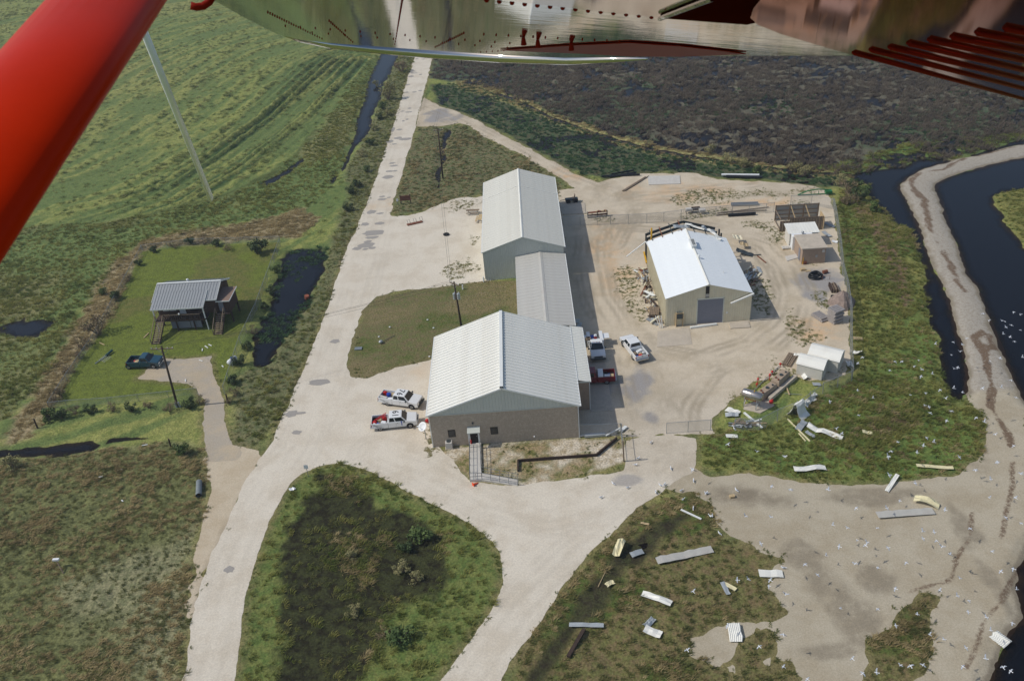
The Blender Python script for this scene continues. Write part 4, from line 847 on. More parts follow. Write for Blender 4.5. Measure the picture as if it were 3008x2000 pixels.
def pickup(label, pos, rz, P, L=5.7, wb=3.6, cabL=2.3, W=1.95, number=None, grille=M_dsteel, bumper=M_chrome, lights=0, tool=False, utility=False, Hc=1.86):
    T = thing('pickup_truck', label, 'truck', pos, rz); h = W/2
    xf = L*.5; xr_ = -L*.5; wf = xf-.95; wr_ = wf-wb; hood = 1.28; belt = 1.22; cf = xf-1.42; cb = cf-cabL; fl = .42
    # front body: hood, wings and cab sides with front wheel arch
    prof = [(xf-.06, fl+.1), (xf, .75), (xf-.06, 1.08), (cf+.1, hood), (cb, belt+.03), (cb, fl-.06)]+[(wf-.46, fl-.06)]+arch(wf, .46, fl)[0:]+[(wf+.46, fl)]
    prof = [(cb, fl-.06), (cb, belt), (cf+.15, belt+.03), (xf-.12, 1.10), (xf-.02, .98), (xf, .55), (xf-.1, fl+.04)]+arch(wf, .46, fl)[::-1]
    b = MB(); b.prism(prof, 'y', -h, h); obj('body', b, P, T, bevel=.05)
    if not utility:
        for s in (-1, 1):
            prof = [(cb-.03, fl-.02), (cb-.03, belt), (xr_+.03, belt), (xr_, .6), (xr_+.05, fl+.05)]+arch(wr_, .46, fl)[::-1]
            b = MB(); b.prism(prof, 'y', s*h, s*(h-.09)); obj('bed_side', b, P, T, bevel=.025)
        b = MB(); b.box(cb-.10, cb-.035, -h+.095, h-.095, .6, belt-.01); obj('bed_front', b, P, T)
        b = MB(); b.box(xr_+.0, xr_+.07, -h+.095, h-.095, .62, belt-.005); o = obj('tailgate', b, P, T, bevel=.02)
        b = MB(); b.box(xr_-.012, xr_-.002, -.1, .1, 1.0, 1.08); obj('handle', b, M_dsteel, o)
        b = MB(); b.box(xr_+.075, cb-.105, -h+.1, h-.1, .58, .66); obj('bed_floor', b, M_bed, T)
    else:
        for s in (-1, 1):
            b = MB(); b.box(cb-2.6, cb-.12, s*(h+.12), s*(h-.38), .62, 1.5); obj('utility_box', b, P, T, bevel=.02)
        b = MB(); b.box(cb-2.6, cb-.12, -h+.39, h-.39, .6, .75); obj('bed_floor', b, M_bed, T)
        b = MB(); b.box(cb-2.0, cb-1.2, -h-1.15, -h-.13, 1.3, 1.36); obj('open_box_lid', b, P, T)
        b = MB(); b.box(cb-2.2, cb-.9, h+.13, h+1.0, 1.25, 1.3); obj('open_box_lid', b, P, T)
    # greenhouse
    i_ = .17; x0, x1, x2, x3 = cf+.12, cf-.52, cb+.30, cb+.03
    b = MB(); b.hexa([(x3, -h+.03, belt-.02), (x0, -h+.03, belt-.02), (x0, h-.03, belt-.02), (x3, h-.03, belt-.02), (x2-.12, -h+i_+.05, Hc), (x1, -h+i_+.05, Hc), (x1, h-i_-.05, Hc), (x2-.12, h-i_-.05, Hc)]); obj('cab', b, P, T, bevel=.06)
    def panel(A, B, C, Dd, a0, a1, c0, c1, off):
        A, B, C, Dd = map(Vector, (A, B, C, Dd)); nrm = (B-A).cross(Dd-A).normalized()*off
        f = lambda s, t: (A.lerp(B, s)).lerp(Dd.lerp(C, s), t)+nrm
        return [f(a0, c0), f(a1, c0), f(a1, c1), f(a0, c1)]
    xb0 = x2-.12
    def glass(nm, q):
        n_ = (Vector(q[1])-Vector(q[0])).cross(Vector(q[3])-Vector(q[0])).normalized()*.012; b = MB(); b.hexa([v-n_ for v in q]+list(q)); return obj(nm, b, M_tglass, T)
    glass('windscreen', panel((x0, -h+.03, belt), (x0, h-.03, belt), (x1, h-i_-.05, Hc), (x1, -h+i_+.05, Hc), .05, .95, .06, .93, .012))
    glass('rear_window', panel((x3, h-.03, belt), (x3, -h+.03, belt), (xb0, -h+i_+.05, Hc), (xb0, h-i_-.05, Hc), .12, .88, .2, .88, .012))
    for s in (-1, 1):
        A, B, C, Dd = (x3, s*(h-.03), belt), (x0, s*(h-.03), belt), (x1, s*(h-i_-.05), Hc), (xb0, s*(h-i_-.05), Hc)
        if s > 0: A, B, C, Dd = B, A, Dd, C
        rng_ = [(.06, .36), (.42, .92)] if cabL > 1.9 else [(.2, .9)]
        for (a, c) in rng_:
            if s > 0: a, c = 1-c, 1-a
            glass('side_window', panel(A, B, C, Dd, a, c, .12, .86, .012))
        o = MB(); o.box(cf-1.15, cf-1.0, s*(h+.004), s*(h+.02), 1.02, 1.06); obj('door_handle', o, M_dsteel, T)
        o = MB(); o.box(cf-1.25-.012, cf-1.25, s*(h+.002), s*(h+.007), .5, belt); o.box(cf-.02, cf-.008, s*(h+.002), s*(h+.007), .5, belt); obj('door_seam', o, M_dsteel, T)
        o = MB(); o.box(cf-.28, cf-.1, s*(h+.02), s*(h+.26), 1.2, 1.42); obj('mirror', o, M_dsteel, T, bevel=.03)
        o = MB(); o.box(xf-.05, xf+.012, s*(h-.06), s*(h-.42), .78, .98); obj('headlight', o, M_lamp, T)
        if not utility:
            o = MB(); o.box(xr_-.012, xr_+.08, s*(h+.006), s*(h-.1), .78, 1.12); obj('tail_light', o, M_tail, T)
        for x in (wf, wr_):
            b = MB(); b.tube([(x, s*(h-.26), .38), (x, s*(h-.01), .38)], [.38, .38], 18); wl = obj('wheel', b, M_tyre, T)
            b = MB(); b.tube([(x, s*(h-.02), .38), (x, s*(h+.004), .38)], [.23, .2], 14); obj('rim', b, M_rim, wl)
            b = MB(); b.tube([(x, s*(h+.004), .38), (x, s*(h+.02), .38)], .07, 8); obj('hub', b, M_dsteel, wl)
    b = MB(); b.box(xf+.002, xf+.02, -h+.44, h-.44, .74, 1.0); obj('grille', b, grille, T)
    b = MB(); b.box(xf-.02, xf+.12, -h-.01, h+.01, .45, .70); obj('front_bumper', b, bumper, T, bevel=.03)
    b = MB(); b.box(xr_-.16, xr_-.015, -h+.05, h-.05, .45, .66); obj('rear_bumper', b, M_chrome if not utility else M_dsteel, T, bevel=.03)
    b = MB(); b.box(wr_-.4, wf+.4, -h+.3, h-.3, .3, .6); obj('chassis', b, M_black, T)
    if number:
        me = text_mesh(number, 1.15); o = bpy.data.objects.new('roof_number', me); me.materials.append(M_black); link(o, T); o.location = ((x1+xb0)/2, 0, Hc+.006); o.rotation_euler.z = -math.pi/2
    for i in range(lights):
        b = MB(); b.box(x1-.18, x1-.08, -.4+i*.4-.04, -.4+i*.4+.04, Hc, Hc+.05); obj('roof_marker', b, M_orange, T)
    if tool:
        b = MB(); b.box(cb-.85, cb-.15, -h+.1, h-.1, belt-.25, belt+.16); obj('tool_box', b, M_white, T, bevel=.02)
    return T, dict(cb=cb, xr=xr_, h=h, belt=belt, fl=.66)
def wheels_pos(rear, front, side, W=1.95, wb=None):
    """truck centre and heading from the ground points under its two near wheels (side=-1: right-hand wheels are the near ones)"""
    r, f = Vector((rear.x, rear.y, 0)), Vector((front.x, front.y, 0)); d = (f-r).normalized(); n = Vector((-d.y, d.x, 0))
    return r, f, d, n*(-side)*(W/2-.12), math.atan2(d.y, d.x)
def place(label, rear, front, side, P, L, **k):
    r, f, d, off, rz = wheels_pos(rear, front, side); wb = k.get('wb', (f-r).length); k['wb'] = wb; k['L'] = L
    wf = L*.5-.95; c = f+off-d*wf
    return pickup(label, (c.x, c.y, .02), rz, P, **k)
TR = []
TR.append(place('white extended-cab pickup with black 76 painted on its roof', Z6(365,814), Z6(552,842), -1, PW, 5.8, number='76', bumper=M_dsteel))
TR.append(place('white extended-cab pickup with black 61 on its roof and red pump gear', Z6(312,1006), Z6(540,984), -1, PW, 5.9, number='61'))
c0 = ZC(560,872); TR.append(pickup('white utility-bed service truck with open side boxes parked beside the side room', (c0.x, c0.y+3.1, .02), math.radians(-89), PW, L=6.0, wb=3.9, cabL=1.7, W=2.05, lights=3, utility=True, Hc=2.0, bumper=M_dsteel))
TR.append(place('dark red pickup with white bed tool box backed out from the side room', ZC(765,1390), ZC(765,1390)+Vector((-3.5, .12, 0)), 1, PR, 5.6, wb=3.5, cabL=1.75, tool=True))
TR.append(place('white crew pickup loaded with cargo standing alone in the open yard', ZC(1385,775), ZC(1150,470), 1, PW, 5.8, wb=3.6, cabL=2.2))
TR.append(place('dark teal pickup parked on the edge of the house lawn', ZG(565,700), ZG(975,690), -1, PG, 5.0, cabL=1.6))
def cargo(k, items):
    T, g = TR[k]
    for nm, lab, cat, x, y, kind, dim, m in items:
        b = MB(); x = max(x, -(min(g['cb']-g['xr'], 2.6)-.42)); y = max(-.55, min(.55, y)) if len(dim) < 4 else y
        if kind == 'box': b.box(-dim[0]/2, dim[0]/2, -dim[1]/2, dim[1]/2, 0, dim[2])
        elif kind == 'cyl': b.tube([(0, 0, 0), (0, 0, dim[2])], dim[0], 12); b.tube([(0, 0, dim[2]), (0, 0, dim[2]+.04)], dim[0]*.6, 10)
        elif kind == 'can': b.prism([(-dim[0]/2, 0), (dim[0]/2, 0), (dim[0]/2, dim[2]*.8), (dim[0]*.1, dim[2]), (-dim[0]/2, dim[2]*.85)], 'y', -dim[1]/2, dim[1]/2); b.tube([(dim[0]*.3, 0, dim[2]*.85), (dim[0]*.5, 0, dim[2]*1.15)], .03, 6)
        elif kind == 'sack':
            b.ell((0, 0, dim[2]*.5), (dim[0]/2, dim[1]/2, dim[2]/2), 10, 6)
        elif kind == 'tyre': 
            for j in range(18):
                a0_, a1_ = 2*math.pi*j/18, 2*math.pi*(j+1)/18; b.bar((.3*math.cos(a0_), .3*math.sin(a0_), .13), (.3*math.cos(a1_), .3*math.sin(a1_), .13), .18, .24)
        M_ = Matrix.Translation(T.location) @ Matrix.Rotation(T.rotation_euler.z, 4, 'Z'); p = M_ @ Vector((g['cb']+x, y, g['fl']+.002 if len(dim) < 4 else dim[3]))
        o = obj(nm, b, m, bevel=.02 if kind in ('box', 'can') else 0, loc=p, rotz=T.rotation_euler.z+random.uniform(-.4, .4)); tag(o, lab, cat)
cargo(0, [('fuel_can', 'red fuel can in the bed of the pickup marked 76', 'can', -1.75, .5, 'can', (.5, .35, .55), M_red), ('blue_drum', 'blue drum in the bed of the pickup marked 76', 'drum', -.95, .1, 'cyl', (.28, 0, .62), M_bluep), ('cooler', 'white cooler in the bed of the pickup marked 76', 'cooler', -.5, -.6, 'box', (.6, .4, .4), M_white), ('wooden_crate', 'brown crate beside the blue drum in the pickup bed', 'crate', -.5, .4, 'box', (.4, .5, .45), M_woodp), ('flat_panel', 'pale panel lying along the bed side of pickup 76', 'panel', -1.5, -.5, 'box', (1.3, .35, .5), M_conc2)])
cargo(1, [('fuel_can', 'red fuel can against the cab of pickup 61', 'can', -.55, .35, 'can', (.5, .4, .6), M_red), ('fuel_can', 'dark red fuel can at the tail of pickup 61', 'can', -1.95, -.35, 'can', (.5, .4, .5), M_red), ('spare_tyre', 'spare tyre lying in the bed of pickup 61', 'tyre', -1.75, .55, 'tyre', (.3, 0, .2), M_black), ('blue_bag', 'blue bag in the bed of pickup 61', 'bag', -1.3, -.55, 'sack', (.5, .4, .4), M_bluep), ('wooden_box', 'orange-brown wooden box in the bed of pickup 61', 'box', -1.1, .05, 'box', (.5, .4, .5), M_woodp), ('white_bucket', 'white bucket by the tailgate of pickup 61', 'bucket', -2.1, -.7, 'cyl', (.16, 0, .4), M_white), ('cooler', 'white cooler next to the red can on pickup 61', 'cooler', -.6, -.6, 'box', (.6, .4, .5), M_white)])
cargo(2, [('water_cooler', 'red and white water cooler on the utility bed', 'cooler', -1.6, .1, 'cyl', (.2, 0, .6), M_red), ('white_bucket', 'white bucket standing on top of the red water cooler', 'bucket', -1.6, .1, 'cyl', (.22, 0, .2, 1.31), M_white), ('blue_cooler', 'blue cooler box on the utility bed', 'cooler', -1.9, -.45, 'box', (.5, .8, .5), M_bluep), ('white_bucket', 'white bucket beside the blue cooler on the utility bed', 'bucket', -1.1, -.3, 'cyl', (.2, 0, .5), M_white), ('white_jug', 'white jug at the right side of the utility bed', 'jug', -1.0, .45, 'cyl', (.18, 0, .5), M_white), ('red_can', 'red fuel can close behind the service truck cab', 'can', -.5, -.35, 'can', (.45, .35, .5), M_red), ('hose_coil', 'hose coil lying on the open left utility box', 'hose', -.6, -1.0, 'tyre', (.3, 0, .2, 1.51), M_wood)])
cargo(3, [('cardboard_box', 'orange-brown box at the tail of the red pickup', 'box', -2.0, .4, 'box', (.5, .6, .5), M_woodp), ('cooler', 'white cooler in the bed of the red pickup', 'cooler', -1.4, .35, 'box', (.8, .45, .45), M_white), ('blue_bag', 'blue bag beside the cooler in the red pickup', 'bag', -1.65, 0, 'sack', (.5, .4, .45), M_bluep)])
cargo(4, [('white_box', 'long white box across the loaded white pickup bed', 'box', -.7, -.2, 'box', (.45, .9, .45), M_white), ('fuel_can', 'red fuel can at the tailgate of the loaded white pickup', 'can', -1.9, .1, 'can', (.45, .4, .5), M_red), ('rope_heap', 'brown rope heap in the loaded white pickup bed', 'rope', -.9, .55, 'sack', (.8, .55, .4), M_wood), ('sack', 'tan sack in the loaded white pickup bed', 'sack', -1.4, -.1, 'sack', (.6, .6, .45), M_woodp), ('blue_crate', 'pale blue crate in the loaded white pickup bed', 'crate', -1.9, .6, 'box', (.4, .3, .3), M_bluep), ('white_bucket', 'white bucket in the loaded white pickup bed', 'bucket', -1.3, -.65, 'cyl', (.17, 0, .45), M_white)])
cargo(5, [('rubble_bag', 'pale heap of bags in the teal pickup bed', 'bag', -.5, -.1, 'sack', (1.1, .8, .35), M_woodp), ('red_bag', 'red bag behind the pale heap in the teal pickup', 'bag', -1.1, .1, 'sack', (.4, .35, .25), M_red)])
T1, g1_ = TR[1]
b = MB(); Mx = Matrix.Rotation(T1.rotation_euler.z, 4, 'Z')
for s in (-.16, .16): b.bar((-1.3, s, 0), (.75, s+.35, 1.0), .05, .08)
for i in range(9): t = i/8; b.bar((-1.3+2.05*t, -.16+.35*t, t), (-1.3+2.05*t, .16+.35*t, t), .04, .05)
o = obj('red_ladder', b, M_red, loc=Matrix.Translation(T1.location) @ Mx @ Vector((g1_['cb']-1.0, 0, .72)), rotz=T1.rotation_euler.z); tag(o, 'red lattice ladder leaning across the bed of pickup 61', 'ladder')
b = MB(); b.box(-.05, .05, -.012, .012, -.55, 0); b.box(-.09, .09, -.02, .02, 0, .1)
dpos = Matrix.Translation(T1.location) @ Mx @ Vector((g1_['cb']+1.75, -g1_['h']-.03, 1.2)); o = obj('blue_towel', b, M_bluep, loc=dpos, rotz=T1.rotation_euler.z); tag(o, 'blue towel hanging from the window of pickup 61', 'towel')
# ------------------------------------------------------------------ utility poles and lines
def util_pole(label, base, h, lean=(0, 0), arm=None, xf=0, arm_rot=0., trans=0):
    T = thing('utility_pole', label, 'pole', (base.x, base.y, 0)); top = Vector((lean[0], lean[1], h))
    b = MB(); b.tube([(0, 0, -.5), top*.5, top], [.17, .145, .115], 10); obj('pole', b, M_creo, T, smooth=True)
    d = Vector((math.cos(arm_rot), math.sin(arm_rot), 0)); ends = []
    if arm:
        c = top-Vector((0, 0, .35)); b = MB(); b.bar(c-d*arm, c+d*arm, .12, .14); o = obj('crossarm', b, M_wood, T)
        for t in (-.95, -.5, .5, .95):
            q = c+d*arm*t; b = MB(); b.tube([q+Vector((0, 0, .07)), q+Vector((0, 0, .25))], [.05, .03], 6); obj('insulator', b, M_white, o); ends.append(q+Vector((base.x, base.y, .25)))
        for s in (-1, 1):
            b = MB(); b.bar(c+d*s*arm*.6, top-Vector((0, 0, 1.1)), .04, .06); obj('arm_brace', b, M_steel, T)
    for k in range(trans):
        sgn = -1 if k == 0 else 1; c = top*.62+d*.42*sgn+Vector((0, 0, .25 if k else 0)); b = MB(); b.tube([c, c+Vector((0, 0, .9))], [.24, .24], 12); b.ell(c+Vector((0, 0, .92)), (.24, .24, .08), 12, 6); o = obj('transformer', b, M_galv, T)
        b = MB(); b.tube([c+Vector((.05, 0, .95)), c+Vector((.05, 0, 1.2))], .04, 6); obj('bushing', b, M_white, o)
    return T, ends or [Vector((base.x, base.y, 0))+top]
p1b = Z4(1105,1262); p2b = Z5(1035,1405); p3b = Z2(710,1232); p4b = Z2(838,440)
_, e1_ = util_pole('tall utility pole with wooden crossarm before the house driveway', p1b, 9.9, (.65, 0), 1.5, arm_rot=-.05)
_, e2_ = util_pole('utility pole carrying two grey transformers behind the office', p2b, 8.0, (-.3, 0), .9, arm_rot=-.7, trans=2)
_, e3_ = util_pole('bare dark utility pole in the weedy field by the barn', p3b, 10.5, (.2, 0), 1.0, arm_rot=.3)
_, e4_ = util_pole('distant utility pole in the marsh beside the road', p4b, 9.5, (.1, 0), 1.0, arm_rot=.3)
M_wire = mat('wire', lin(60,58,56), .6)
def wire(a, c, sag, label, r=.016):
    pts = [a.lerp(c, i/12)-Vector((0, 0, sag*4*(i/12)*(1-i/12))) for i in range(13)]; b = MB(); m0 = pts[0].copy(); b.tube([p-m0 for p in pts], r, 4); o = obj('power_line', b, M_wire, loc=m0); tag(o, label, 'cable', 'overhead power lines')
for k in range(3): wire(e1_[k], e2_[k], .8, 'thin overhead wire from the driveway pole to the transformer pole')
for k in range(2): wire(e2_[k], e3_[k], .9, 'thin overhead wire from the transformer pole to the field pole')
for k in range(2): wire(e3_[k], e4_[k], .9, 'thin overhead wire from the field pole to the marsh pole')
wire(e1_[3], Vector((-51.0, 119.0, 3.9)), .4, 'thin service wire from the driveway pole to the stilt house')
wire(e1_[1], Vector((-57.5, 118.0, 3.9)), .4, 'slack service wire from the driveway pole to the porch of the house')
# ------------------------------------------------------------------ chain-link fences
m = bpy.data.materials.new('chain_link'); n, L, p = nodes(m); out = n['Material Output']; uvn = n.new('ShaderNodeTexCoord')
sx = n.new('ShaderNodeSeparateXYZ'); L.new(uvn.outputs['UV'], sx.inputs[0])
def stripe(q): return math2(n, L, 'LESS_THAN', math2(n, L, 'FRACT', math2(n, L, 'MULTIPLY', q, 12.), 0.), .13)
w1 = stripe(math2(n, L, 'ADD', sx.outputs[0], sx.outputs[1])); w2 = stripe(math2(n, L, 'SUBTRACT', sx.outputs[0], sx.outputs[1]))
tr = n.new('ShaderNodeBsdfTransparent'); mx = n.new('ShaderNodeMixShader'); L.new(math2(n, L, 'MAXIMUM', w1, w2), mx.inputs[0]); L.new(tr.outputs[0], mx.inputs[1]); L.new(p.outputs[0], mx.inputs[2]); L.new(mx.outputs[0], out.inputs[0])
p.inputs['Base Color'].default_value = lin(186,188,188)+(1,); p.inputs['Roughness'].default_value = .5; p.inputs['Metallic'].default_value = .3
M_link = m
def fence(label, pts, h=2.0, sp=3.0, arms=False, name='chain_link_fence', cat='fence', r=.04, mp=None, tilt=0.):
    pts = [Vector((q.x, q.y, 0)) for q in pts]; o0 = pts[0]; T = thing(name, label, cat, tuple(o0)); mp = mp or M_steel
    first = True
    for a, c in zip(pts[:-1], pts[1:]):
        l = (c-a).length; k = max(1, round(l/sp)); d = (c-a).normalized(); nrm = Vector((d.y, -d.x, 0))
        for i in range(0 if first else 1, k+1):
            q = a.lerp(c, i/k)-o0; tl = nrm*tilt*random.uniform(.3, 1); b = MB(); b.tube([q+Vector((0, 0, -.3)), q+tl+Vector((0, 0, h))], r, 6); po = obj('post', b, mp, T)
            if arms: b = MB(); b.bar(q+tl+Vector((0, 0, h)), q+tl+nrm*.35+Vector((0, 0, h+.3)), .04, .04); obj('wire_arm', b, mp, po)
        first = False
        b = MB(); b.tube([a-o0+Vector((0, 0, h-.03)), c-o0+Vector((0, 0, h-.03))], r*.7, 6); obj('top_rail', b, mp, T)
        if arms:
            b = MB()
            for s in (.15, .33): b.tube([a-o0+nrm*s+Vector((0, 0, h+s*.85)), c-o0+nrm*s+Vector((0, 0, h+s*.85))], .012, 4)
            obj('barbed_wire', b, mp, T)
        me = bpy.data.meshes.new('chain_mesh'); me.from_pydata([a-o0+Vector((0, 0, .03)), c-o0+Vector((0, 0, .03)), c-o0+Vector((0, 0, h-.05)), a-o0+Vector((0, 0, h-.05))], [], [(0, 1, 2, 3)])
        uv = me.uv_layers.new(); 
        for li, co in zip(range(4), ((0, 0), (l, 0), (l, h), (0, h))): uv.data[li].uv = co
        me.materials.append(M_link); obj('chain_mesh', me, None, T)
    return T
fence('tall chain-link fence with barbed-wire arms between the yard and the green bank', [ZS(775,140), ZS(800,270), ZS(850,600), ZS(880,900), ZS(935,1110), ZS(975,1400), Z7(2085,1470), ZT(1945,640)], 2.1, 3.0, True, tilt=.3)
fence('leaning chain-link fence below the garden sheds draped with torn sheeting', [ZT(1945,640), ZT(1500,830), ZT(1110,1120), ZT(800,1240), ZT(520,1385), ZT(150,1380)], 1.9, 2.6, False, tilt=.25)
fence('chain-link swing gate at the yard entrance', [Z8(398,775), Z8(257,785), Z8(123,795)], 1.7, 3., name='yard_gate', cat='gate')
fence('chain-link fence running behind the workshop to the timber enclosure', [ZE(105,440), ZE(370,415), ZE(640,395), ZE(890,370), ZE(1150,355), ZE(1410,345), ZE(1530,330)], 1.9, 3.)
fence('double chain-link gate across the track behind the barn', [ZN(865,560), ZN(1155,552), ZN(1460,540), ZN(1740,515), ZN(2025,480)], 1.9, 4., name='track_gate', cat='gate')
fence('short chain-link fence from the barn corner to the track gate', [ZN(80,590), ZN(365,575), ZN(643,572), ZN(862,562)], 1.9, 3.)
fence('chain-link fence behind the timber enclosure', [ZS(280,95), ZS(520,88), ZS(775,140)], 2.0, 3.)
fence('short chain-link panel between the office corner and the gate post', [ZR(1655,468), ZR(2195,455)], 2.0, 4.)
fence('grey wire fence along the ditch side of the house lawn', [Z4(1400,1180), Z4(1500,870), Z4(1600,660), Z4(1745,260)], 1.4, 3.5, r=.04)
fence('low wire fence between the house lawn and the driveway verge', [Z4(310,1275), Z4(420,1262), Z4(680,1245), Z4(1235,1185)], 1.2, 4., r=.035)
fence('overgrown wire fence behind the stilt house', [Z4(885,290), Z4(1200,250), Z4(1745,235)], 1.2, 4., r=.035)
fence('wire fence along the reed side of the house lawn', [Z4(310,1275), Z4(420,1100), Z4(590,850), Z4(730,590), Z4(890,290)], 1.2, 4., r=.035)
# ------------------------------------------------------------------ small things in the yards
def put(nm, b, m, q, label, cat, rz=0., z=.02, group=None, smooth=False, bevel=0.):
    return tag(obj(nm, b, m, loc=(q.x, q.y, z), rotz=rz, smooth=smooth, bevel=bevel), label, cat, group)
q = ZT(385,1010); ta, tb = ZT(290,800,1.75), ZT(550,880,1.75); tc = (ta+tb)/2; td = (tb-ta); tl = max(td.length, 2.0); td.normalize()
T = thing('fuel_tank', 'shiny horizontal steel fuel tank on a braced stand', 'tank', (tc.x, tc.y, .07), math.atan2(td.y, td.x))
b = MB(); b.tube([(-1.35, 0, 1.75), (-1.25, 0, 1.75), (-1.1, 0, 1.75), (1.1, 0, 1.75), (1.25, 0, 1.75), (1.35, 0, 1.75)], [.3, .48, .56, .56, .48, .3], 24); obj('vessel', b, mat('polished_tank', lin(178,172,166), .28, .85, .05), T, smooth=True)
b = MB(); b.tube([(-.03, 0, 1.75), (.03, 0, 1.75)], .575, 24); obj('band', b, M_steel, T, smooth=True)
for x in (-.8, .8):
    for y in (-.45, .45): b = MB(); b.bar((x, y*1.3, 0), (x, y, 1.4), .08); obj('leg', b, M_steel, T)
    b = MB(); b.bar((x, -.55, .15), (x, .45, 1.2), .05); b.bar((x, .55, .15), (x, -.45, 1.2), .05); obj('brace', b, M_steel, T)
b = MB(); b.bar((-.9, -.45, 1.24), (.9, -.45, 1.24), .08); b.bar((-.9, .45, 1.24), (.9, .45, 1.24), .08); obj('saddle_rail', b, M_rust, T)
b = MB(); b.tube([(.2, 0, 2.28), (.2, 0, 2.5)], .06); b.tube([(-.9, 0, .1), (-.9, 0, .9)], .1); obj('valve', b, M_yellow, T)
def vault(label, c0, c1, c2, h, z0):
    a, bq, c = ZT(*c0, h), ZT(*c1, h), ZT(*c2, h); e1 = bq-a; e2 = c-a; o = (bq+c)/2; rz = math.atan2(e2.y, e2.x); l2 = e2.length; l1 = e1.length
    T = thing('concrete_vault', label, 'tank', (o.x, o.y, 0), rz); b = MB(); b.box(-l2/2, l2/2, -l1/2, l1/2, z0, h-.3); b.hexa([(-l2/2, -l1/2, h-.297), (l2/2, -l1/2, h-.297), (l2/2, l1/2, h-.297), (-l2/2, l1/2, h-.297), (-l2/2+.1, -l1/2+.1, h), (l2/2-.1, -l1/2+.1, h), (l2/2-.1, l1/2-.1, h), (-l2/2+.1, l1/2-.1, h)]); obj('vault', b, mat('brown_concrete', lin(164,146,126), .9, 0, .12, 2, bump=.2), T, bevel=.02)
    for i, (x, y) in enumerate(((-.3, .2), (.32, -.15), (.0, .05), (.4, .25))):
        b = MB(); b.tube([(x*l2, y*l1, h), (x*l2, y*l1, h+.16)], .12 if i != 2 else .22, 10); obj('hatch', b, M_rust if i % 2 else M_dsteel, T)
    return T
vault('far brown concrete fuel vault with hatches and red fittings', (870,430), (1005,470), (700,590), 1.35, .1)
vault('near brown concrete fuel vault with flat lid and hatches', (690,625), (810,665), (470,790), 1.15, .1)
cA, cB = ZT(1085,530,.5), ZT(680,880,.5); cC, cD = ZT(600,880,.4), ZT(440,770,.3)
b = MB(); b.bar(cA-cA, cB-cA, .5, .55); put('bund_wall', b, M_conc, cA, 'low concrete bund wall beside the fuel vaults', 'wall', z=.27)
pl0 = ZT(440,770,.1); pl1 = ZT(830,400,.1); b = MB(); 
b.tube([Vector((0, 0, .15)), pl1-pl0+Vector((0, 0, .15))], .06, 6); put('fuel_pipe', b, M_steel, pl0, 'grey fuel pipe running beside the concrete vaults', 'pipe')
for k, (u, v, hh) in enumerate(((485,700,.55),(500,640,.75),(680,590,.9),(720,500,.45),(845,385,.5))):
    q = ZT(u, v+20); b = MB(); b.tube([(0, 0, 0), (0, 0, hh)], .05, 6); b.ell((0, 0, hh), (.15, .15, .14), 8, 6); b.tube([(-.2, 0, hh*.75), (.2, 0, hh*.75)], .04, 6); put('fuel_valve', b, M_red, q, 'red fuel valve standpipe beside the concrete vaults', 'valve', group='red valves at the fuel vaults')
q = ZT(705,975); b = MB(); b.ell((0, 0, .3), (.3, .22, .28), 10, 6); b.tube([(0, 0, .5), (.2, 0, .7)], .05); put('fuel_pump', b, M_red, q, 'red fuel pump on the ground beside the steel tank', 'pump', z=.08)
q = ZT(985,310); a0_, a1_ = ZT(935,420), ZT(1040,250); l = (a1_-a0_).length
T = thing('timber_stack', 'stack of grey timbers lying beside the near garden shed', 'timber', (q.x, q.y, 0), math.atan2((a1_-a0_).y, (a1_-a0_).x))
for i in range(5): b = MB(); b.box(-l/2, l/2, -.6+i*.24, -.4+i*.24, 0, .2+random.uniform(0, .15)); obj('timber', b, M_wood, T)
# mesh-covered gravel heap, concrete-tile stacks, hose coil
q = ZS(870,1230); b = MB(); nn = 22
for j in range(7):
    t = j/6; 
    for k in range(nn):
        a = 2*math.pi*k/nn; rr = (1-t)**.8*(1+.12*math.sin(3*a+1)+.08*math.sin(7*a)); b.v.append((2.0*rr*math.cos(a), 1.9*rr*math.sin(a), 2.3*t**.9+random.uniform(-.06, .06)))
for j in range(6):
    for k in range(nn): a = j*nn+k; c = j*nn+(k+1) % nn; b.f.append((a, c, c+nn, a+nn))
put('stone_heap', b, mat('reddish_gravel', lin(142,126,116), .95, 0, .3, 3, bump=1., bscale=6), q, 'tall cone of reddish gravel against the chain-link fence', 'heap', z=-.03)
def rolls(label, q, rz, n, k, r=.17, l=1.5):
    T = thing('pipe_stack', label, 'stack', (q.x, q.y, .01), rz)
    for j in range(k):
        for i in range(n-(j % 2)):
            b = MB(); y = (i-(n-1)/2+(.5 if j % 2 else 0))*r*2.02; zz = r+j*r*1.75; b.tube([(-l/2, y, zz), (l/2, y, zz)], r, 10); obj('concrete_roll', b, mat('grey_concrete_roll', lin(160,154,150), .9, 0, .2, 3), T, smooth=False)
rolls('tall stack of ribbed grey concrete rolls near the gravel heap', ZS(790,1420), -1.15+math.pi/2, 5, 7, .17, 1.7)
rolls('low stack of ribbed grey concrete rolls beside the tall stack', ZS(620,1390), -1.15+math.pi/2, 7, 2, .17, 1.3)
q = ZS(570,920); T = thing('hose_coil', 'coiled black pipe lying on grey gravel', 'pipe', (q.x, q.y, .02))
for k in range(5):
    R_ = (1.05, .92, 1.0, .72, .82)[k]; b = MB(); b.tube([(R_*math.cos(a), R_*math.sin(a)*.9, .1+.13*k+.06*math.sin(3*a+k)) for a in [2*math.pi*i/28 for i in range(29)]], .11, 8, cap=False); obj('pipe_loop', b, M_blackp, T, smooth=True)
q = ZS(655,880); put('rusty_drum', MB().tube([(0, 0, .28), (.7, .2, .28)], .28, 12), M_rust, q, 'rusty drum on its side next to the black pipe coil', 'drum')
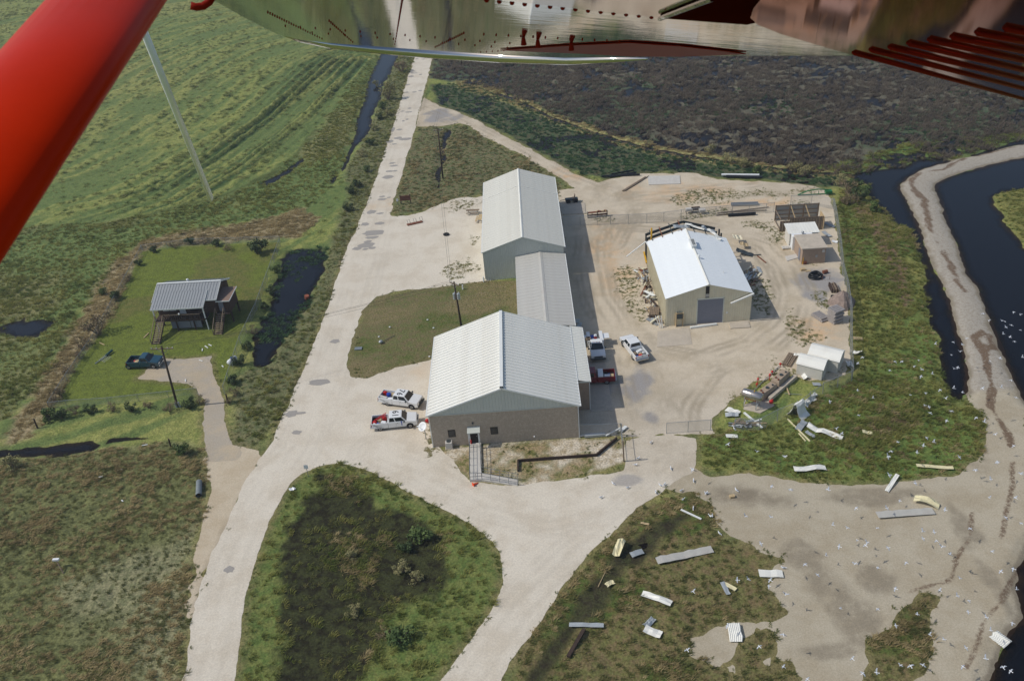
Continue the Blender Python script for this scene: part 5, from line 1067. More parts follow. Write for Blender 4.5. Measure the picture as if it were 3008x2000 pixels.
q = ZS(425,842); put('wooden_crate', MB().box(-.35, .35, -.25, .25, 0, .35), M_woodp, q, 'small brown crate at the edge of the grey gravel', 'crate', bevel=.02)
q = ZS(485,850); put('timber_offcut', MB().box(-.4, .4, -.2, .2, 0, .1), M_woodp, q, 'pale board by the small crate on the grey gravel', 'board')
q = ZS(780,1060); T = thing('timber_pile', 'pile of brown timbers beside the gravel heap', 'timber', (q.x, q.y, .0), 1.5)
for i in range(6): b = MB(); b.box(-1.1, 1.1, -.55+i*.19, -.39+i*.19, 0, .5+.1*(i % 3)); obj('timber', b, M_dwood if i % 2 else M_wood, T)
q = ZS(765,1180); put('black_drum', MB().tube([(0, 0, 0), (0, 0, .7)], .32, 14), M_black, q, 'black drum at the foot of the brown timber pile', 'drum')
q = ZS(690,950); b = MB(); [b.tube(s, .03, 6) for s in (((-.6, 0, 0), (-.6, 0, .7)), ((.6, .1, 0), (.6, .1, .7)), ((-.6, 0, .7), (.6, .1, .7)))]; put('pipe_rack', b, M_rust, q, 'thin rusty pipe rack beside the black pipe coil', 'rack')
q = ZS(245,590); T = thing('block_pallet', 'pallet of pale blocks beside the brown shed', 'pallet', (q.x, q.y, .0), .05)
for i in range(5):
    for j in range(2): b = MB(); b.box(-.9+i*.36, -.58+i*.36, -.4+j*.42, -.02+j*.42, .1, .34); obj('block', b, M_conc2, T)
b = MB(); b.box(-.95, .95, -.45, .45, 0, .097); obj('pallet_base', b, M_woodp, T)
for k, (u0, v0, u1, v1, w_, mm, lab) in enumerate(((680,300,790,350,.7,M_steel,'grey sheet lying flat behind the white shed'),(660,400,740,460,.8,M_galv,'pale sheet lying beside the block shed and fence'),(760,510,825,520,.8,M_white,'white curved sheet caught against the tall fence'))):
    a, c = ZS(u0, v0), ZS(u1, v1); o = obj('metal_sheet', crumple(w_, (c-a).length, 5, 3, .15, .03, 40+k), mm, loc=((a+c)/2)+Vector((0, 0, .02)), rotz=math.atan2((c-a).y, (c-a).x)); tag(o, lab, 'sheet')
# pipes, tank and stores behind the yard fence
a, c = ZE(830,400), ZE(1250,375); b = MB(); b.tube([(0, 0, .28), (c-a)+Vector((0, 0, .28))], .28, 14); put('black_cylinder', b, M_blackp, a, 'long black cylinder lying inside the back fence', 'pipe')
a, c = ZE(880,250), ZE(1300,235); T = thing('steel_beam_stack', 'stack of grey steel beams behind the back fence', 'beams', (a.x, a.y, 0), math.atan2((c-a).y, (c-a).x))
for i in range(4): b = MB(); b.box(0, (c-a).length, i*.26, i*.26+.2, .1, .3+.12*(i % 2)); obj('beam', b, M_steel, T)
for k, (p_, r_) in enumerate((((660,360),(1450,270)),((650,390),(900,372)),((720,345),(1420,318)))):
    a, c = ZE(*p_), ZE(*r_); b = MB(); b.bar((0, 0, .15), (c-a)+Vector((0, 0, .2)), .16, .16); put('timber_pole', b, M_wood, a, ('longest', 'shortest', 'middle')[k]+' of three weathered poles lying behind the back fence', 'pole')
for k, (u, v, s_) in enumerate(((230,345,1.0),(430,355,.9),(330,330,1.3))):
    q = ZE(u, v); T = thing('storage_rack', ('small pale rack of boxes', 'low rack holding a pale box', 'dark overgrown rack')[k]+' behind the back fence', 'rack', (q.x, q.y, 0)); b = MB(); b.box(-.6*s_, .6*s_, -.4, .4, .5, .9); obj('box', b, M_conc2 if k < 2 else M_dwood, T)
    for x in (-.55, .55):
        for y in (-.35, .35): b = MB(); b.box(x*s_-.04, x*s_+.04, y-.04, y+.04, 0, .5); obj('leg', b, M_dwood, T)
for k, (u0, v0, u1, v1, r_, mm, lab) in enumerate(((178,108,470,95,.2,M_blackp,'black pipe lying nearest the sand behind the yard'),(250,92,420,62,.18,M_blackp,'second black pipe behind the yard, half in the weeds'),(240,112,440,80,.2,M_blackp,'third black pipe in the stack behind the yard'),(1095,97,1385,100,.22,M_white,'white pipe lying in weeds behind the yard'),(1130,112,1410,120,.28,M_blackp,'thick black pipe lying against the white pipe'))):
    a, c = Z7(u0, v0), Z7(u1, v1); b = MB(); b.tube([(0, 0, r_), (c-a)+Vector((0, 0, r_))], r_, 12); put('drain_pipe', b, mm, a, lab, 'pipe', z=.05)
a, c = Z7(345,215), Z7(525,105); T = thing('log_pile', 'thin row of weathered logs pointing at the white slab', 'logs', (a.x, a.y, 0))
for i in range(5): b = MB(); o_ = Vector((random.uniform(-.3, .3), random.uniform(-.2, .2), .12)); b.tube([o_, (c-a)*random.uniform(.7, 1.)+o_*1.2], [.12, .08], 8); obj('log', b, M_wood, T)
a, c = Z7(1680,250), Z7(1935,235); d = c-a; T = thing('boom_mower', 'green boom mower arm lying on the sand by the reeds', 'machine', (a.x, a.y, 0), math.atan2(d.y, d.x)); l = d.length
b = MB(); b.tube([(0, 0, .2), (l*.3, 0, .9), (l*.6, 0, 1.1), (l*.85, 0, .9), (l, 0, .6)], .11, 8); b.bar((0, 0, .15), (l*.95, -.3, .25), .1, .14); obj('arm', b, M_greenp, T)
b = MB(); b.box(l*.82, l*1.02, -.5, .5, .2, .75); obj('mower_head', b, M_greenp, T, bevel=.05)
for t in (.15, .4, .62): b = MB(); b.tube([(l*t, -.2, .2), (l*t, 0, .8)], .05, 6); obj('strut', b, M_greenp, T)
# dark machine behind the barn
q = ZN(220,190); T = thing('farm_trailer', 'dark machine with a brown seat behind the barn', 'machine', (q.x, q.y, 0), .05)
b = MB(); b.box(-1.2, 1.2, -.5, .5, .45, .75); obj('frame', b, M_dsteel, T); b = MB(); b.tube([(-1.2, 0, .6), (-2.2, 0, .5)], .07); obj('drawbar', b, M_dsteel, T)
for x in (-.7, .7): b = MB(); b.tube([(x, -.75, .45), (x, -.5, .45)], .45, 16); obj('wheel', b, M_black, T)
b = MB(); b.box(.1, .6, -.3, .3, .75, .9); b.hexa([(.5, -.3, .9), (.65, -.3, .9), (.65, .3, .9), (.5, .3, .9), (.6, -.3, 1.6), (.72, -.3, 1.6), (.72, .3, 1.6), (.6, .3, 1.6)]); obj('seat', b, mat('tan_seat', lin(150,130,110), .7), T)
q = ZN(680,430); T = thing('scrap_shelf', 'rusty shelf of scrap standing against the barn fence', 'shelf', (q.x, q.y, 0), .05)
for zz in (.4, .95): b = MB(); b.box(-2.2, 1.5, -.3, .3, zz, zz+.06); obj('shelf_board', b, M_rust, T)
for x in (-2.15, -.4, 1.4): b = MB(); b.box(x-.05, x+.05, -.28, .28, 0, 1.1); obj('upright', b, M_dsteel, T)
for i in range(9): q2 = Vector((random.uniform(-2, 1.3), random.uniform(-.2, .2), 1.01)); b = MB(); b.ell((q2.x, q2.y, 1.14), (random.uniform(.12, .3), .16, .13), 8, 6); obj('scrap_item', b, random.choice([M_rust, M_steel, M_woodp, M_conc]), T)
# gravel lot and office lawn
q = Z5(560,345); T = thing('notice_board', 'brown wooden notice board at the edge of the gravel lot', 'sign', (q.x, q.y, 0), -.02)
b = MB(); b.box(-1.05, 1.05, -.06, .06, .7, 1.7); obj('board', b, mat('brown_sign', lin(106,66,52), .7), T)
for x in (-.95, .95): b = MB(); b.box(x-.07, x+.07, -.05, .05, 0, 1.9); obj('post', b, M_dwood, T)
q = Z5(490,352); T = thing('small_sign', 'small pale sign on a post beside the brown notice board', 'sign', (q.x, q.y, 0)); b = MB(); b.box(-.2, .2, -.02, .02, .7, 1.2); obj('plate', b, M_white, T); b = MB(); b.box(-.03, .03, .02, .06, 0, 1.1); obj('post', b, M_steel, T)
def picnic(label, q, rz, m):
    T = thing('picnic_table', label, 'table', (q.x, q.y, 0), rz)
    for i in range(4): b = MB(); b.box(-1.2, 1.2, -.38+i*.19, -.21+i*.19, .72, .77); obj('top_plank', b, m, T)
    for s in (-1, 1):
        b = MB(); b.box(-1.2, 1.2, s*.7-.13, s*.7+.13, .42, .47); obj('bench', b, m, T)
        b = MB(); b.bar((s*.85, -.75, 0), (s*.85, .2, .72), .08); b.bar((s*.85, .75, 0), (s*.85, -.2, .72), .08); b.bar((s*.85, -.8, .4), (s*.85, .8, .4), .06); obj('leg_frame', b, M_steel, T)
picnic('weathered picnic table on the lot beside the barn wall', Z5(1130,430), -.08, M_wood)
picnic('brown picnic table half hidden against the barn wall', Z5(1195,490), 1.45, M_woodp)
q = Z5(635,515); T = thing('overturned_rack', 'rusty steel rack tipped over on the gravel lot', 'rack', (q.x, q.y, .02), .35)
b = MB(); b.box(-1.5, 1.5, -.35, .35, .05, .16); obj('tray', b, M_rust, T)
for x in (-1.2, 0, 1.2): b = MB(); b.tube([(x, .3, .1), (x-.1, .5, .8), (x+.4, .5, .8), (x+.45, .3, .1)], .035, 6); obj('hoop', b, M_dsteel, T)
q = Z5(903,612); T = thing('tyre', 'old black tyre lying flat on the gravel lot', 'tyre', (q.x, q.y, .02)); b = MB(); b.tube([(.42*math.cos(a), .42*math.sin(a), .15) for a in [2*math.pi*i/20 for i in range(21)]], .15, 8, cap=False); obj('tread', b, M_black, T, smooth=True)
q = Z6(138,378); put('utility_cover', MB().box(-.55, .55, -.35, .35, 0, .12), mat('blue_grey_lid', lin(120,128,134), .6), q, 'blue-grey ground box lid on the office lawn', 'cover', bevel=.02)
q = Z6(312,335); T = thing('downed_light', 'fallen grey yard light with its arm on the office lawn', 'lamp', (q.x, q.y, .03), .75); b = MB(); b.ell((0, 0, .25), (.35, .28, .24), 10, 6); obj('lamp_head', b, M_galv, T, smooth=True); b = MB(); b.tube([(.25, 0, .1), (2.6, 0, .08)], .04, 6); obj('arm', b, M_dsteel, T)
for k, (u, v, lab) in enumerate(((297,290,'small white cap on the lawn by the fallen light'),(716,222,'small white standpipe on the lawn near the office roof'),(670,160,'scrap of white sheet on the lawn below the transformer pole'),(380,215,'white scrap lying alone on the office lawn'),(685,442,'white scrap on the gravel edge by the office'))):
    q = Z6(u, v); put('white_scrap', MB().ell((0, 0, .1), (.16, .12, .1), 8, 5), M_white, q, lab, 'scrap')
for k, (u, v, h_) in enumerate(((1222,1010,.9),(1045,1075,.8))):
    q = Z5(u, v); put('standpipe', MB().tube([(0, 0, 0), (0, 0, h_)], [.12, .1], 8), M_white, q, ('white standpipe at the barn corner', 'white standpipe beside the transformer pole')[k], 'pipe')
q = Z6(830,1148); T = thing('air_conditioner', 'grey outdoor air conditioner unit against the office wall', 'appliance', (q.x+.1, q.y+.4, .0)); b = MB(); b.box(-.42, .42, -.42, .42, .1, .95); obj('casing', b, M_conc2, T, bevel=.03); b = MB(); b.tube([(0, 0, .95), (0, 0, .98)], .3, 16); obj('fan_grille', b, M_dsteel, T); b = MB(); b.box(-.5, .5, -.5, .5, 0, .098); obj('pad', b, M_conc, T)
q = Z6(658,1070); T = thing('satellite_dish', 'white satellite dish on a post at the office corner', 'dish', (q.x, q.y, 0)); b = MB(); b.tube([(0, 0, 0), (0, 0, 1.9)], .05, 8); obj('mast', b, M_steel, T)
b = MB(); nn = 18
for j in range(4):
    for k in range(nn): a = 2*math.pi*k/nn; rr = .62*(j+.001)/3; b.v.append((rr*math.cos(a), rr*math.sin(a), .22*(j/3)**2))
for j in range(3):
    for k in range(nn): a = j*nn+k; c = j*nn+(k+1) % nn; b.f.append((a, c, c+nn, a+nn))
o = obj('reflector', b, M_white, T, smooth=True); o.location = (-.1, -.05, 2.0); o.rotation_euler = (.55, -.55, 0); so = o.modifiers.new('s', 'SOLIDIFY'); so.thickness = .03
b = MB(); b.tube([(-.1, -.3, 1.8), (-.75, -.35, 2.35)], .025, 6); b.box(-.85, -.65, -.42, -.28, 2.3, 2.45); obj('feed_arm', b, M_white, T)
q = ZR(262,1100); T = thing('traffic_cone', 'orange traffic cone knocked over at the foot of the ramp', 'cone', (q.x, q.y, .02), .6); b = MB(); b.tube([(-.35, 0, .16), (.35, 0, .06)], [.16, .04], 12); obj('cone', b, M_orange, T); b = MB(); b.box(-.4, -.35, -.2, .2, 0, .4); obj('base', b, M_orange, T)
q = ZR(198,600); put('fire_extinguisher', MB().tube([(0, 0, 0), (0, 0, .5)], .09, 10), M_red, Vector((q.x+.05, q.y+.25, 0)), 'red canister standing on the ramp by the office door', 'canister', z=.33)
q = Z6(668,945); put('red_propane_bottle', MB().ell((0, 0, .32), (.26, .22, .33), 10, 6), M_red, q, 'red canister against the office corner', 'canister', smooth=True)
q = Z6(668,745); T = thing('roof_hatch', 'blue-grey cabinet against the sunny wall of the office', 'cabinet', (-14.35, q.y-.3, 0)); b = MB(); b.box(-.45, .45, -.4, .4, 0, 1.0); obj('casing', b, mat('blue_grey_box', lin(138,148,156), .5), T, bevel=.03); b = MB(); b.box(-.5, .5, -.45, .45, 1.0, 1.05); obj('lid', b, M_galv, T)
q = Z6(660,845); put('wall_cabinet', MB().box(-.4, .4, -.35, .35, 0, .9), M_conc2, Vector((-14.3, q.y-.3, 0)), 'pale cabinet against the office wall beside pickup 76', 'cabinet', bevel=.02)
for k, (p_, r_, w_, mm, lab) in enumerate((((1710,470),(1990,450),.5,M_galv,'bundle of white gutter lengths lying by the office corner'),((1995,470),(2190,400),.16,M_trim,'long white gutter leaning beside the gate post'),((2190,410),(2265,345),.4,M_trim,'curled white flashing by the gate post'),((1650,470),(1705,462),.25,M_conc2,'white block at the office corner'))):
    a, c = ZR(*p_), ZR(*r_); b = MB(); b.bar((0, 0, .2), (c-a)+Vector((0, 0, .2 if k != 1 else .6)), w_, .3 if k == 0 else .14); put('white_gutter', b, mm, a, lab, 'gutter')
# things round the house
q = ZG(2270,600); T = thing('propane_tank', 'small white propane tank on the lawn by the ditch fence', 'tank', (q.x, q.y, 0), 1.1); b = MB(); b.tube([(-.85, 0, .55), (-.8, 0, .55), (-.6, 0, .55), (.6, 0, .55), (.8, 0, .55), (.85, 0, .55)], [.1, .3, .38, .38, .3, .1], 16); obj('vessel', b, M_white, T, smooth=True); b = MB(); b.tube([(0, 0, .9), (0, 0, 1.08)], .14, 10); obj('dome', b, M_bluep, T)
for x in (-.5, .5): b = MB(); b.box(x-.06, x+.06, -.25, .25, 0, .25); obj('foot', b, M_conc, T)
a, c = ZG(80,575), ZG(290,415); d = c-a; T = thing('fallen_antenna', 'fallen television antenna with blue-green tube on the lawn', 'antenna', (a.x, a.y, .03), math.atan2(d.y, d.x)); l = d.length
b = MB(); b.tube([(l*.5, 0, .2), (l, 0, .3)], .18, 8); obj('drum', b, mat('teal_tube', lin(30,72,74), .5), T); b = MB(); b.tube([(-.8, .2, .1), (l*.6, 0, .15)], .07, 6); obj('mast', b, M_steel, T)
for i in range(6): b = MB(); b.tube([(l*.1*i, -1.0, .06), (l*.1*i+.3, .5, .12)], .02, 5); obj('element', b, M_steel, T)
for k, (u0, v0, u1, v1, fn, lab) in enumerate(((800,190,885,105,ZG,'pale board on the lawn left of the porch stairs'),(70,265,155,305,ZG,'pale board in the grass by the brown bush'),(1870,295,1920,320,ZG,'white stick nearest the side stairs on the lawn'),(1810,320,1860,355,ZG,'white stick lying between two others on the lawn'),(1770,365,1765,405,ZG,'short upright-lying white stick on the lawn'),(1715,552,1772,572,ZG,'white stick on the gravel of the house driveway'),(1488,870,1490,912,ZG,'white stick at the near edge of the driveway gravel'),(2090,645,2115,668,ZG,'white stick beside the propane tank'),(715,300,745,290,Z1,'white board in the tufted field south of the stream'),(600,340,625,336,Z1,'white lath in the tufted field near the puddles'),(860,142,895,136,Z1,'white board beside the small stream'),(735,468,745,476,Z1,'white scrap in the middle of the tufted field'))):
    a, c = fn(u0, v0), fn(u1, v1); d = c-a; b = MB(); b.box(0, max(.4, d.length), -.07, .07, 0, .05); put('loose_board', b, M_trim if k > 1 else M_woodp, a, lab, 'board', math.atan2(d.y, d.x), z=zat(a.x, a.y)+.06)
q = Z1(1210,450); a, c = Z1(1210,395), Z1(1208,455); T = thing('culvert_pipe', 'grey concrete culvert pipe lying beside the sandy shoulder', 'pipe', (c.x, c.y, .3), math.atan2((a-c).y, (a-c).x)); l = 2.6
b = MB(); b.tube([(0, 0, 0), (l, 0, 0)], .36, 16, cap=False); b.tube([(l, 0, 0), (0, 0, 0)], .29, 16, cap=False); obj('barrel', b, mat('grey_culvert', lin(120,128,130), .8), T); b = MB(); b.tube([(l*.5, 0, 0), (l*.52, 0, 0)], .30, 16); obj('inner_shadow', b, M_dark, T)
q = Z4(1908,575); put('floating_drum', MB().tube([(0, 0, -.3), (.1, -.1, .55)], .38, 14), mat('orange_rust_drum', lin(150,84,60), .7, 0, .25), q, 'rusty orange drum half sunk in the roadside pond', 'drum', z=WL)
a, c = Z1(385,915), Z1(345,850); T = thing('fallen_sign', 'fallen white marker on a leaning stake in the tufted field', 'sign', (a.x, a.y, 0)); d = c-a; b = MB(); b.tube([(0, 0, 0), (d.x*.6, d.y*.6, 1.1)], .06, 6); obj('stake', b, M_wood, T); b = MB(); b.box(d.x*.6-.35, d.x*.6+.35, d.y*.6-.15, d.y*.6+.15, 1.05, 1.25); obj('marker', b, M_white, T)
q = Z1(1870,330); T = thing('road_sign', 'small white route sign at the tip of the grassy island', 'sign', (q.x, q.y, 0)); b = MB(); b.box(-.03, .03, -.03, .03, 0, 1.9); obj('post', b, M_steel, T); b = MB(); b.box(-.25, .25, -.045, -.032, 1.3, 1.9); obj('plate', b, M_white, T)
q = Z1(1772,408); put('sheet_scrap', crumple(.5, .7, 4, 2, .2, 0, 9), M_white, q, 'small crumpled white scrap on the island verge', 'scrap', .6)
for k, (u, v, fn, h_) in enumerate(((232,1390,Z4,1.5),(1062,1505,Z4,1.2),(1420,1240,Z4,1.6))):
    q = fn(u, v); put('fence_post', MB().tube([(0, 0, -.2), (.08, 0, h_)], [.12, .1], 8), M_dwood, q, ('dark wooden corner post by the reed strip', 'dark wooden post beside the small stream', 'leaning dark gate post beside the house driveway')[k], 'post', z=0)
# two white gas cylinders at the foot of the driveway pole
for k, (u, v) in enumerate(((1352,1340),(1405,1330))):
    q = ZG(u, v); put('pole_guard', MB().tube([(0, 0, 0), (-.1, 0, .9)], [.14, .14], 10), M_galv, q, ('white pipe guard', 'second white pipe guard')[k]+' at the foot of the driveway pole', 'guard')
# ------------------------------------------------------------------ road patches (grey fill in the shell road)
m_patch = mat('grey_patch', lin(156,151,144), .95, 0, .15, 6, bump=.4, bscale=14)
road = bpy.data.objects['road']
def patch(q, rx, ry, k):
    r = random.Random(k); b = MB(); n_ = 14; pts = [(rx*(1+r.uniform(-.25, .2))*math.cos(2*math.pi*i/n_), ry*(1+r.uniform(-.25, .2))*math.sin(2*math.pi*i/n_)) for i in range(n_)]
    b.prism(pts, 'z', .002, .012); o = obj('road_patch', b, m_patch, road, loc=(q.x, q.y, .016+.004*(k % 4)))
PT = [(Z2, 530,410,.5,.5),(Z2,575,412,.6,.4),(Z2,495,488,.5,.5),(Z2,490,532,.8,.9),(Z2,555,518,.5,.5),(Z2,465,590,.7,.6),(Z2,460,642,.5,.5),(Z2,512,640,.7,.5),(Z2,552,630,.6,.5),(Z2,480,752,.5,.5),(Z2,472,778,.9,.4),(Z2,430,773,.5,.4),(Z2,435,840,.4,.5),(Z2,462,828,.4,.5),(Z2,365,900,.5,1.6),(Z2,408,900,.7,.5),(Z2,400,958,1.0,.8),(Z2,450,965,1.4,.9),(Z2,342,982,1.0,.9),(Z2,372,1000,.6,.4),(Z2,358,1132,.7,.5),(Z2,370,1150,.9,.5),(Z2,340,1188,.8,.5),(Z2,376,1186,.5,.4),(Z2,332,1228,1.2,.9),(Z2,290,1364,.6,.4),(Z2,292,1382,.9,.5),(Z2,336,1370,.4,.3),(Z2,215,1470,1.1,.9),(Z2,275,1480,.7,.4),(Z5,210,520,.8,.7),(Z5,335,513,1.1,.6),(Z5,290,595,2.2,1.2),(Z5,245,635,.7,.5),(Z5,283,632,.9,.6),(Z5,235,670,.7,.6),(Z5,220,700,1.5,1.0),(Z5,142,727,.8,.7),(Z5,270,722,.7,.5),(Z5,213,733,.6,.4),(Z4,2085,853,.75,.6),(Z4,1990,1107,1.6,.7),(Z4,1815,1303,.9,.8),(Z4,1860,1300,1.2,.25),(Z4,1848,1420,.65,.5),(Z1,1392,890,.62,.5),(ZN,1755,280,.0,.0)]
for k, (fn, u, v, rx, ry) in enumerate(PT[:-1]): patch(fn(u, v), rx, ry, k)
# ------------------------------------------------------------------ storm debris: sheets of roofing strewn about
def sheet_obj(fn, p_, r_, w_, mm, label, bend=.2, rib=.03, fn2=None, lift=0., seed=0):
    a, c = fn(*p_), (fn2 or fn)(*r_); d = c-a; q = (a+c)/2; zz = max(zat(q.x, q.y), zat(a.x, a.y), zat(c.x, c.y), WL)+.08+lift
    o = obj('metal_sheet', crumple(w_, d.length, max(4, int(d.length/.6)), 3, bend, rib, seed), mm, loc=(q.x, q.y, zz), rotz=math.atan2(d.y, d.x)); tag(o, label, 'sheet'); return o
SH = [(ZA,(775,105),(995,88),.85,M_roofw,'white crumpled sheet on the grass edge above the wet sand',.3,0),
 (ZA,(1615,75),(1870,88),.5,M_cream,'narrow beige strip lying in the green grass above the sand',.1,.03),
 (ZA,(1412,245),(1485,140),.5,M_roofw,'short white strip pointing from the grass onto dark sand',.15,0),
 (ZA,(1600,300),(1775,348),1.1,M_cream,'cream crumpled sheet folded on the wet sand',.5,0),
 (ZA,(1345,412),(1735,380),1.0,M_roofg,'long grey ribbed panel lying on the open sand',.05,.05),
 (ZY,(2190,728),(215,640),1.0,M_roofg,'long grey ribbed panel on the weedy ground near the junction',.12,.05),
 (ZA,(535,812),(700,812),1.0,M_roofw,'short white sheet at the edge of the sand and weeds',.15,.03),
 (ZA,(285,872),(328,958),.5,M_galv,'dark leg of the folded V-shaped flashing in the weeds',.1,0),
 (ZA,(288,872),(378,925),.5,M_cream,'pale leg of the folded V-shaped flashing in the weeds',.1,0),
 (ZA,(362,1160),(385,1280),1.3,M_roofw,'wide white ribbed sheet on the bare sandy patch',.3,.05),
 (ZA,(2165,1275),(2220,1235),1.6,M_roofw,'torn white ribbed sheet in the brown shallows',.3,.06),
 (ZY,(2090,955),(2295,1028),.8,M_roofw,'white kinked sheet lying in the middle of the weeds',.3,0),
 (ZY,(2108,1195),(2225,1240),.95,M_roofw,'white sheet beside an upturned grey flap in the weeds',.2,0),
 (ZY,(2108,1180),(2170,1120),.7,M_galv,'upturned grey flap beside a white sheet in the weeds',.5,0),
 (ZY,(1585,1168),(1825,1178),.55,M_galv,'long narrow strip bridging the dark ditch',.1,.03),
 (ZY,(1840,908),(1895,880),.6,M_cream,'small cream sheet at the edge of the dark ditch',.3,0),
 (ZY,(2012,682),(2095,655),.8,M_galv,'small grey ribbed sheet beside the crumpled cream one',.25,.05),
 (ZY,(1905,705),(1950,605),.9,M_cream,'crumpled cream and grey sheet standing by the ditch',.6,0),
 (ZY,(2080,465),(2140,475),.3,M_woodp,'short pale lath in the grass beside the sandy junction',.05,0),
 (ZT,(1260,1345),(1800,1520),1.0,M_roofw,'longest white crumpled sheet lying on the grass below the fence',.4,0),
 (ZT,(1110,1385),(1215,1262),.9,M_galv,'grey ribbed panel under the end of the longest white sheet',.2,.05),
 (ZT,(20,1065),(215,1140),1.0,M_roofw,'white flat panel leaning on the stores inside the fence corner',.2,.03),
 (ZT,(0,1160),(200,1165),.9,M_galv,'grey panel pile inside the fence corner',.2,.04),
 (ZT,(10,1495),(190,1490),.7,M_roofw,'small notched white sheet just outside the fence corner',.1,.0),
 (ZT,(1180,585),(1290,570),1.0,M_roofw,'curled white sheet leaning on the near garden shed',.5,.05),
 (ZT,(1340,690),(1465,690),.7,M_galv,'flat grey panel on the grass before the garden sheds',.08,.02),
 (ZT,(1005,225),(1135,240),.7,M_roofw,'white crumpled flap beside the near garden shed',.4,0),
 (Z8,(1345,795),(1412,800),.6,M_cream,'cream scrap lying at the puddle in the tall grass',.3,.03),
 (ZT,(1240,1420),(1380,1500),.5,M_galv,'grey strip beneath the longest white sheet',.2,.03),
 (Z8,(1290,208),(1350,212),.8,M_woodp,'brown board in the grass outside the tall fence',.08,0),
 (ZT,(1890,330),(1930,420),.8,M_roofw,'white sheet caught outside the fence corner by the sheds',.4,0),
 (ZT,(1960,190),(2080,240),.7,M_roofw,'white scrap blown through the fence beside the sheds',.5,0)]
for k, s in enumerate(SH): sheet_obj(s[0], s[1], s[2], s[3], s[4], s[5], s[6], s[7], fn2=ZA if s[2] == (215,640) else None, seed=k+3)
# sheet draped over the leaning fence
q0, q1 = ZT(1000,1010,1.6), ZT(1130,975,1.6); b = MB(); n_ = 9
prof = [(-.9, .1), (-.55, .55), (-.25, 1.3), (-.05, 1.95), (.2, 2.1), (.45, 1.8), (.6, 1.2), (.85, .6), (1.35, .12)]
qq = ZT(1095,1140); ang = math.radians(-48)
for j in range(4):
    for i, (x, zz) in enumerate(prof): b.v.append((x+.06*math.sin(j*2+i), -.85+1.7*j/3+.08*math.sin(i*1.7), zz+.05*math.sin(i*2.3+j)))
for j in range(3):
    for i in range(n_-1): a = j*n_+i; b.f.append((a, a+1, a+1+n_, a+n_))
o = obj('metal_sheet', b, M_roofw, loc=(qq.x, qq.y, 0), rotz=ang); o.modifiers.new('s', 'SOLIDIFY').thickness = .02; tag(o, 'white sheet bent right over the top of the leaning fence', 'sheet')
qq = ZT(1290,950); o = obj('metal_sheet', crumple(.9, 3.0, 9, 4, .5, 0, 77), M_roofw, loc=(qq.x, qq.y, .45), rotz=.72); o.rotation_euler.x = .9; tag(o, 'crumpled white sheeting lodged along the foot of the leaning fence', 'sheet')
for k, (fn, p_, r_, w_, h_, mm, lab) in enumerate(((ZT,(290,1125),(570,1360),.22,.2,M_trim,'long white beam leaning over the fence corner'),(ZT,(955,1215),(1300,1560),.16,.12,M_cream,'long cream plank below the draped fence sheet'),(ZT,(1130,1430),(1235,1550),.14,.1,M_cream,'short cream plank beside the long one'),(ZT,(925,690),(985,850),.16,.1,M_woodp,'pale plank on the grass beside the bund wall'),(ZT,(905,828),(1180,848),.05,.05,M_steel,'thin grey pipe on the grass beside the pale plank'),(Z7,(855,1268),(1058,1240),.3,.25,M_trim,'white beam lying before the roller door'),(ZA,(0,375),(140,440),.2,.1,M_trim,'white plank on the grass edge by the sandy junction'),(ZY,(1785,912),(1840,800),.05,.05,M_woodp,'thin pale pole with a knob over the dark ditch'),(ZY,(1580,1400),(1690,1210),.35,.25,M_dwood,'dark beam lying in the weeds beside the ditch'),(ZE,(1215,1000),(1335,990),.12,.12,M_dsteel,'dark purlin poking from the wreckage beside the workshop'),(ZE,(1280,1010),(1410,1115),.16,.12,M_rust,'orange rusty beam lying in the yard beside the wreckage'),(Z8,(518,1195),(548,1190),.4,.25,M_woodp,'short block lying on the sandy track'))):
    a, c = fn(*p_), fn(*r_); b = MB(); b.bar((0, 0, h_/2), (c-a)+Vector((0, 0, h_/2)), w_, h_); q_ = (a+c)/2; put('loose_beam', b, mm, a, lab, 'beam', z=max(zat(a.x, a.y), zat(q_.x, q_.y), zat(c.x, c.y))+.04)
# wreckage piles either side of the workshop
PALL = [M_wood, M_wood, M_woodp, M_galv, M_steel, M_tan, M_dwood, M_trim, M_rust]
def pile(n_, x0, y0, x1, y1, wid, group, label, hmax=1.0, lmax=3.):
    for i in range(n_):
        t = random.random(); x = x0+(x1-x0)*t+random.uniform(-wid, wid); y = y0+(y1-y0)*t+random.uniform(-.4, .4); l = random.uniform(.7, lmax); a = random.gauss(math.atan2(y1-y0, x1-x0), .5)
        zz = random.uniform(.08, hmax*max(.15, 1-abs(x-(x0+(x1-x0)*t))/(wid+.01))); pitch = random.uniform(-.18, .18)
        d = Vector((math.cos(a), math.sin(a), pitch))*l*.5; b = MB(); th = random.uniform(.05, .1); w_ = random.choice([.08, .14, .2, .3, .5])
        zz = max(zz, abs(d.z)+th); b.bar(-d, d, w_, th); put('wreckage_piece', b, random.choice(PALL), Vector((x, y)), label, 'debris', z=zz, group=group)
pile(70, 18.0, 110.6, 18.0, 126.5, .75, 'debris along the sunny wall of the workshop', 'splintered board or strip in the debris along the sunny wall of the workshop', 1.0)
pile(60, 32.2, 118.5, 35.0, 123.5, 1.4, 'debris spilling from the shaded side of the workshop', 'bent strip in the wreckage spilling from the torn shaded side of the workshop', 1.3)
pile(10, 25, 131.0, 31, 130.3, .6, 'debris behind the workshop', 'fallen strip lying behind the torn end of the workshop', .4)
pile(26, 24.2, 85.6, 26.0, 85.5, 1.0, 'stores inside the fence corner', 'grey pipe or beam in the stores inside the fence corner', .7, 2.2)
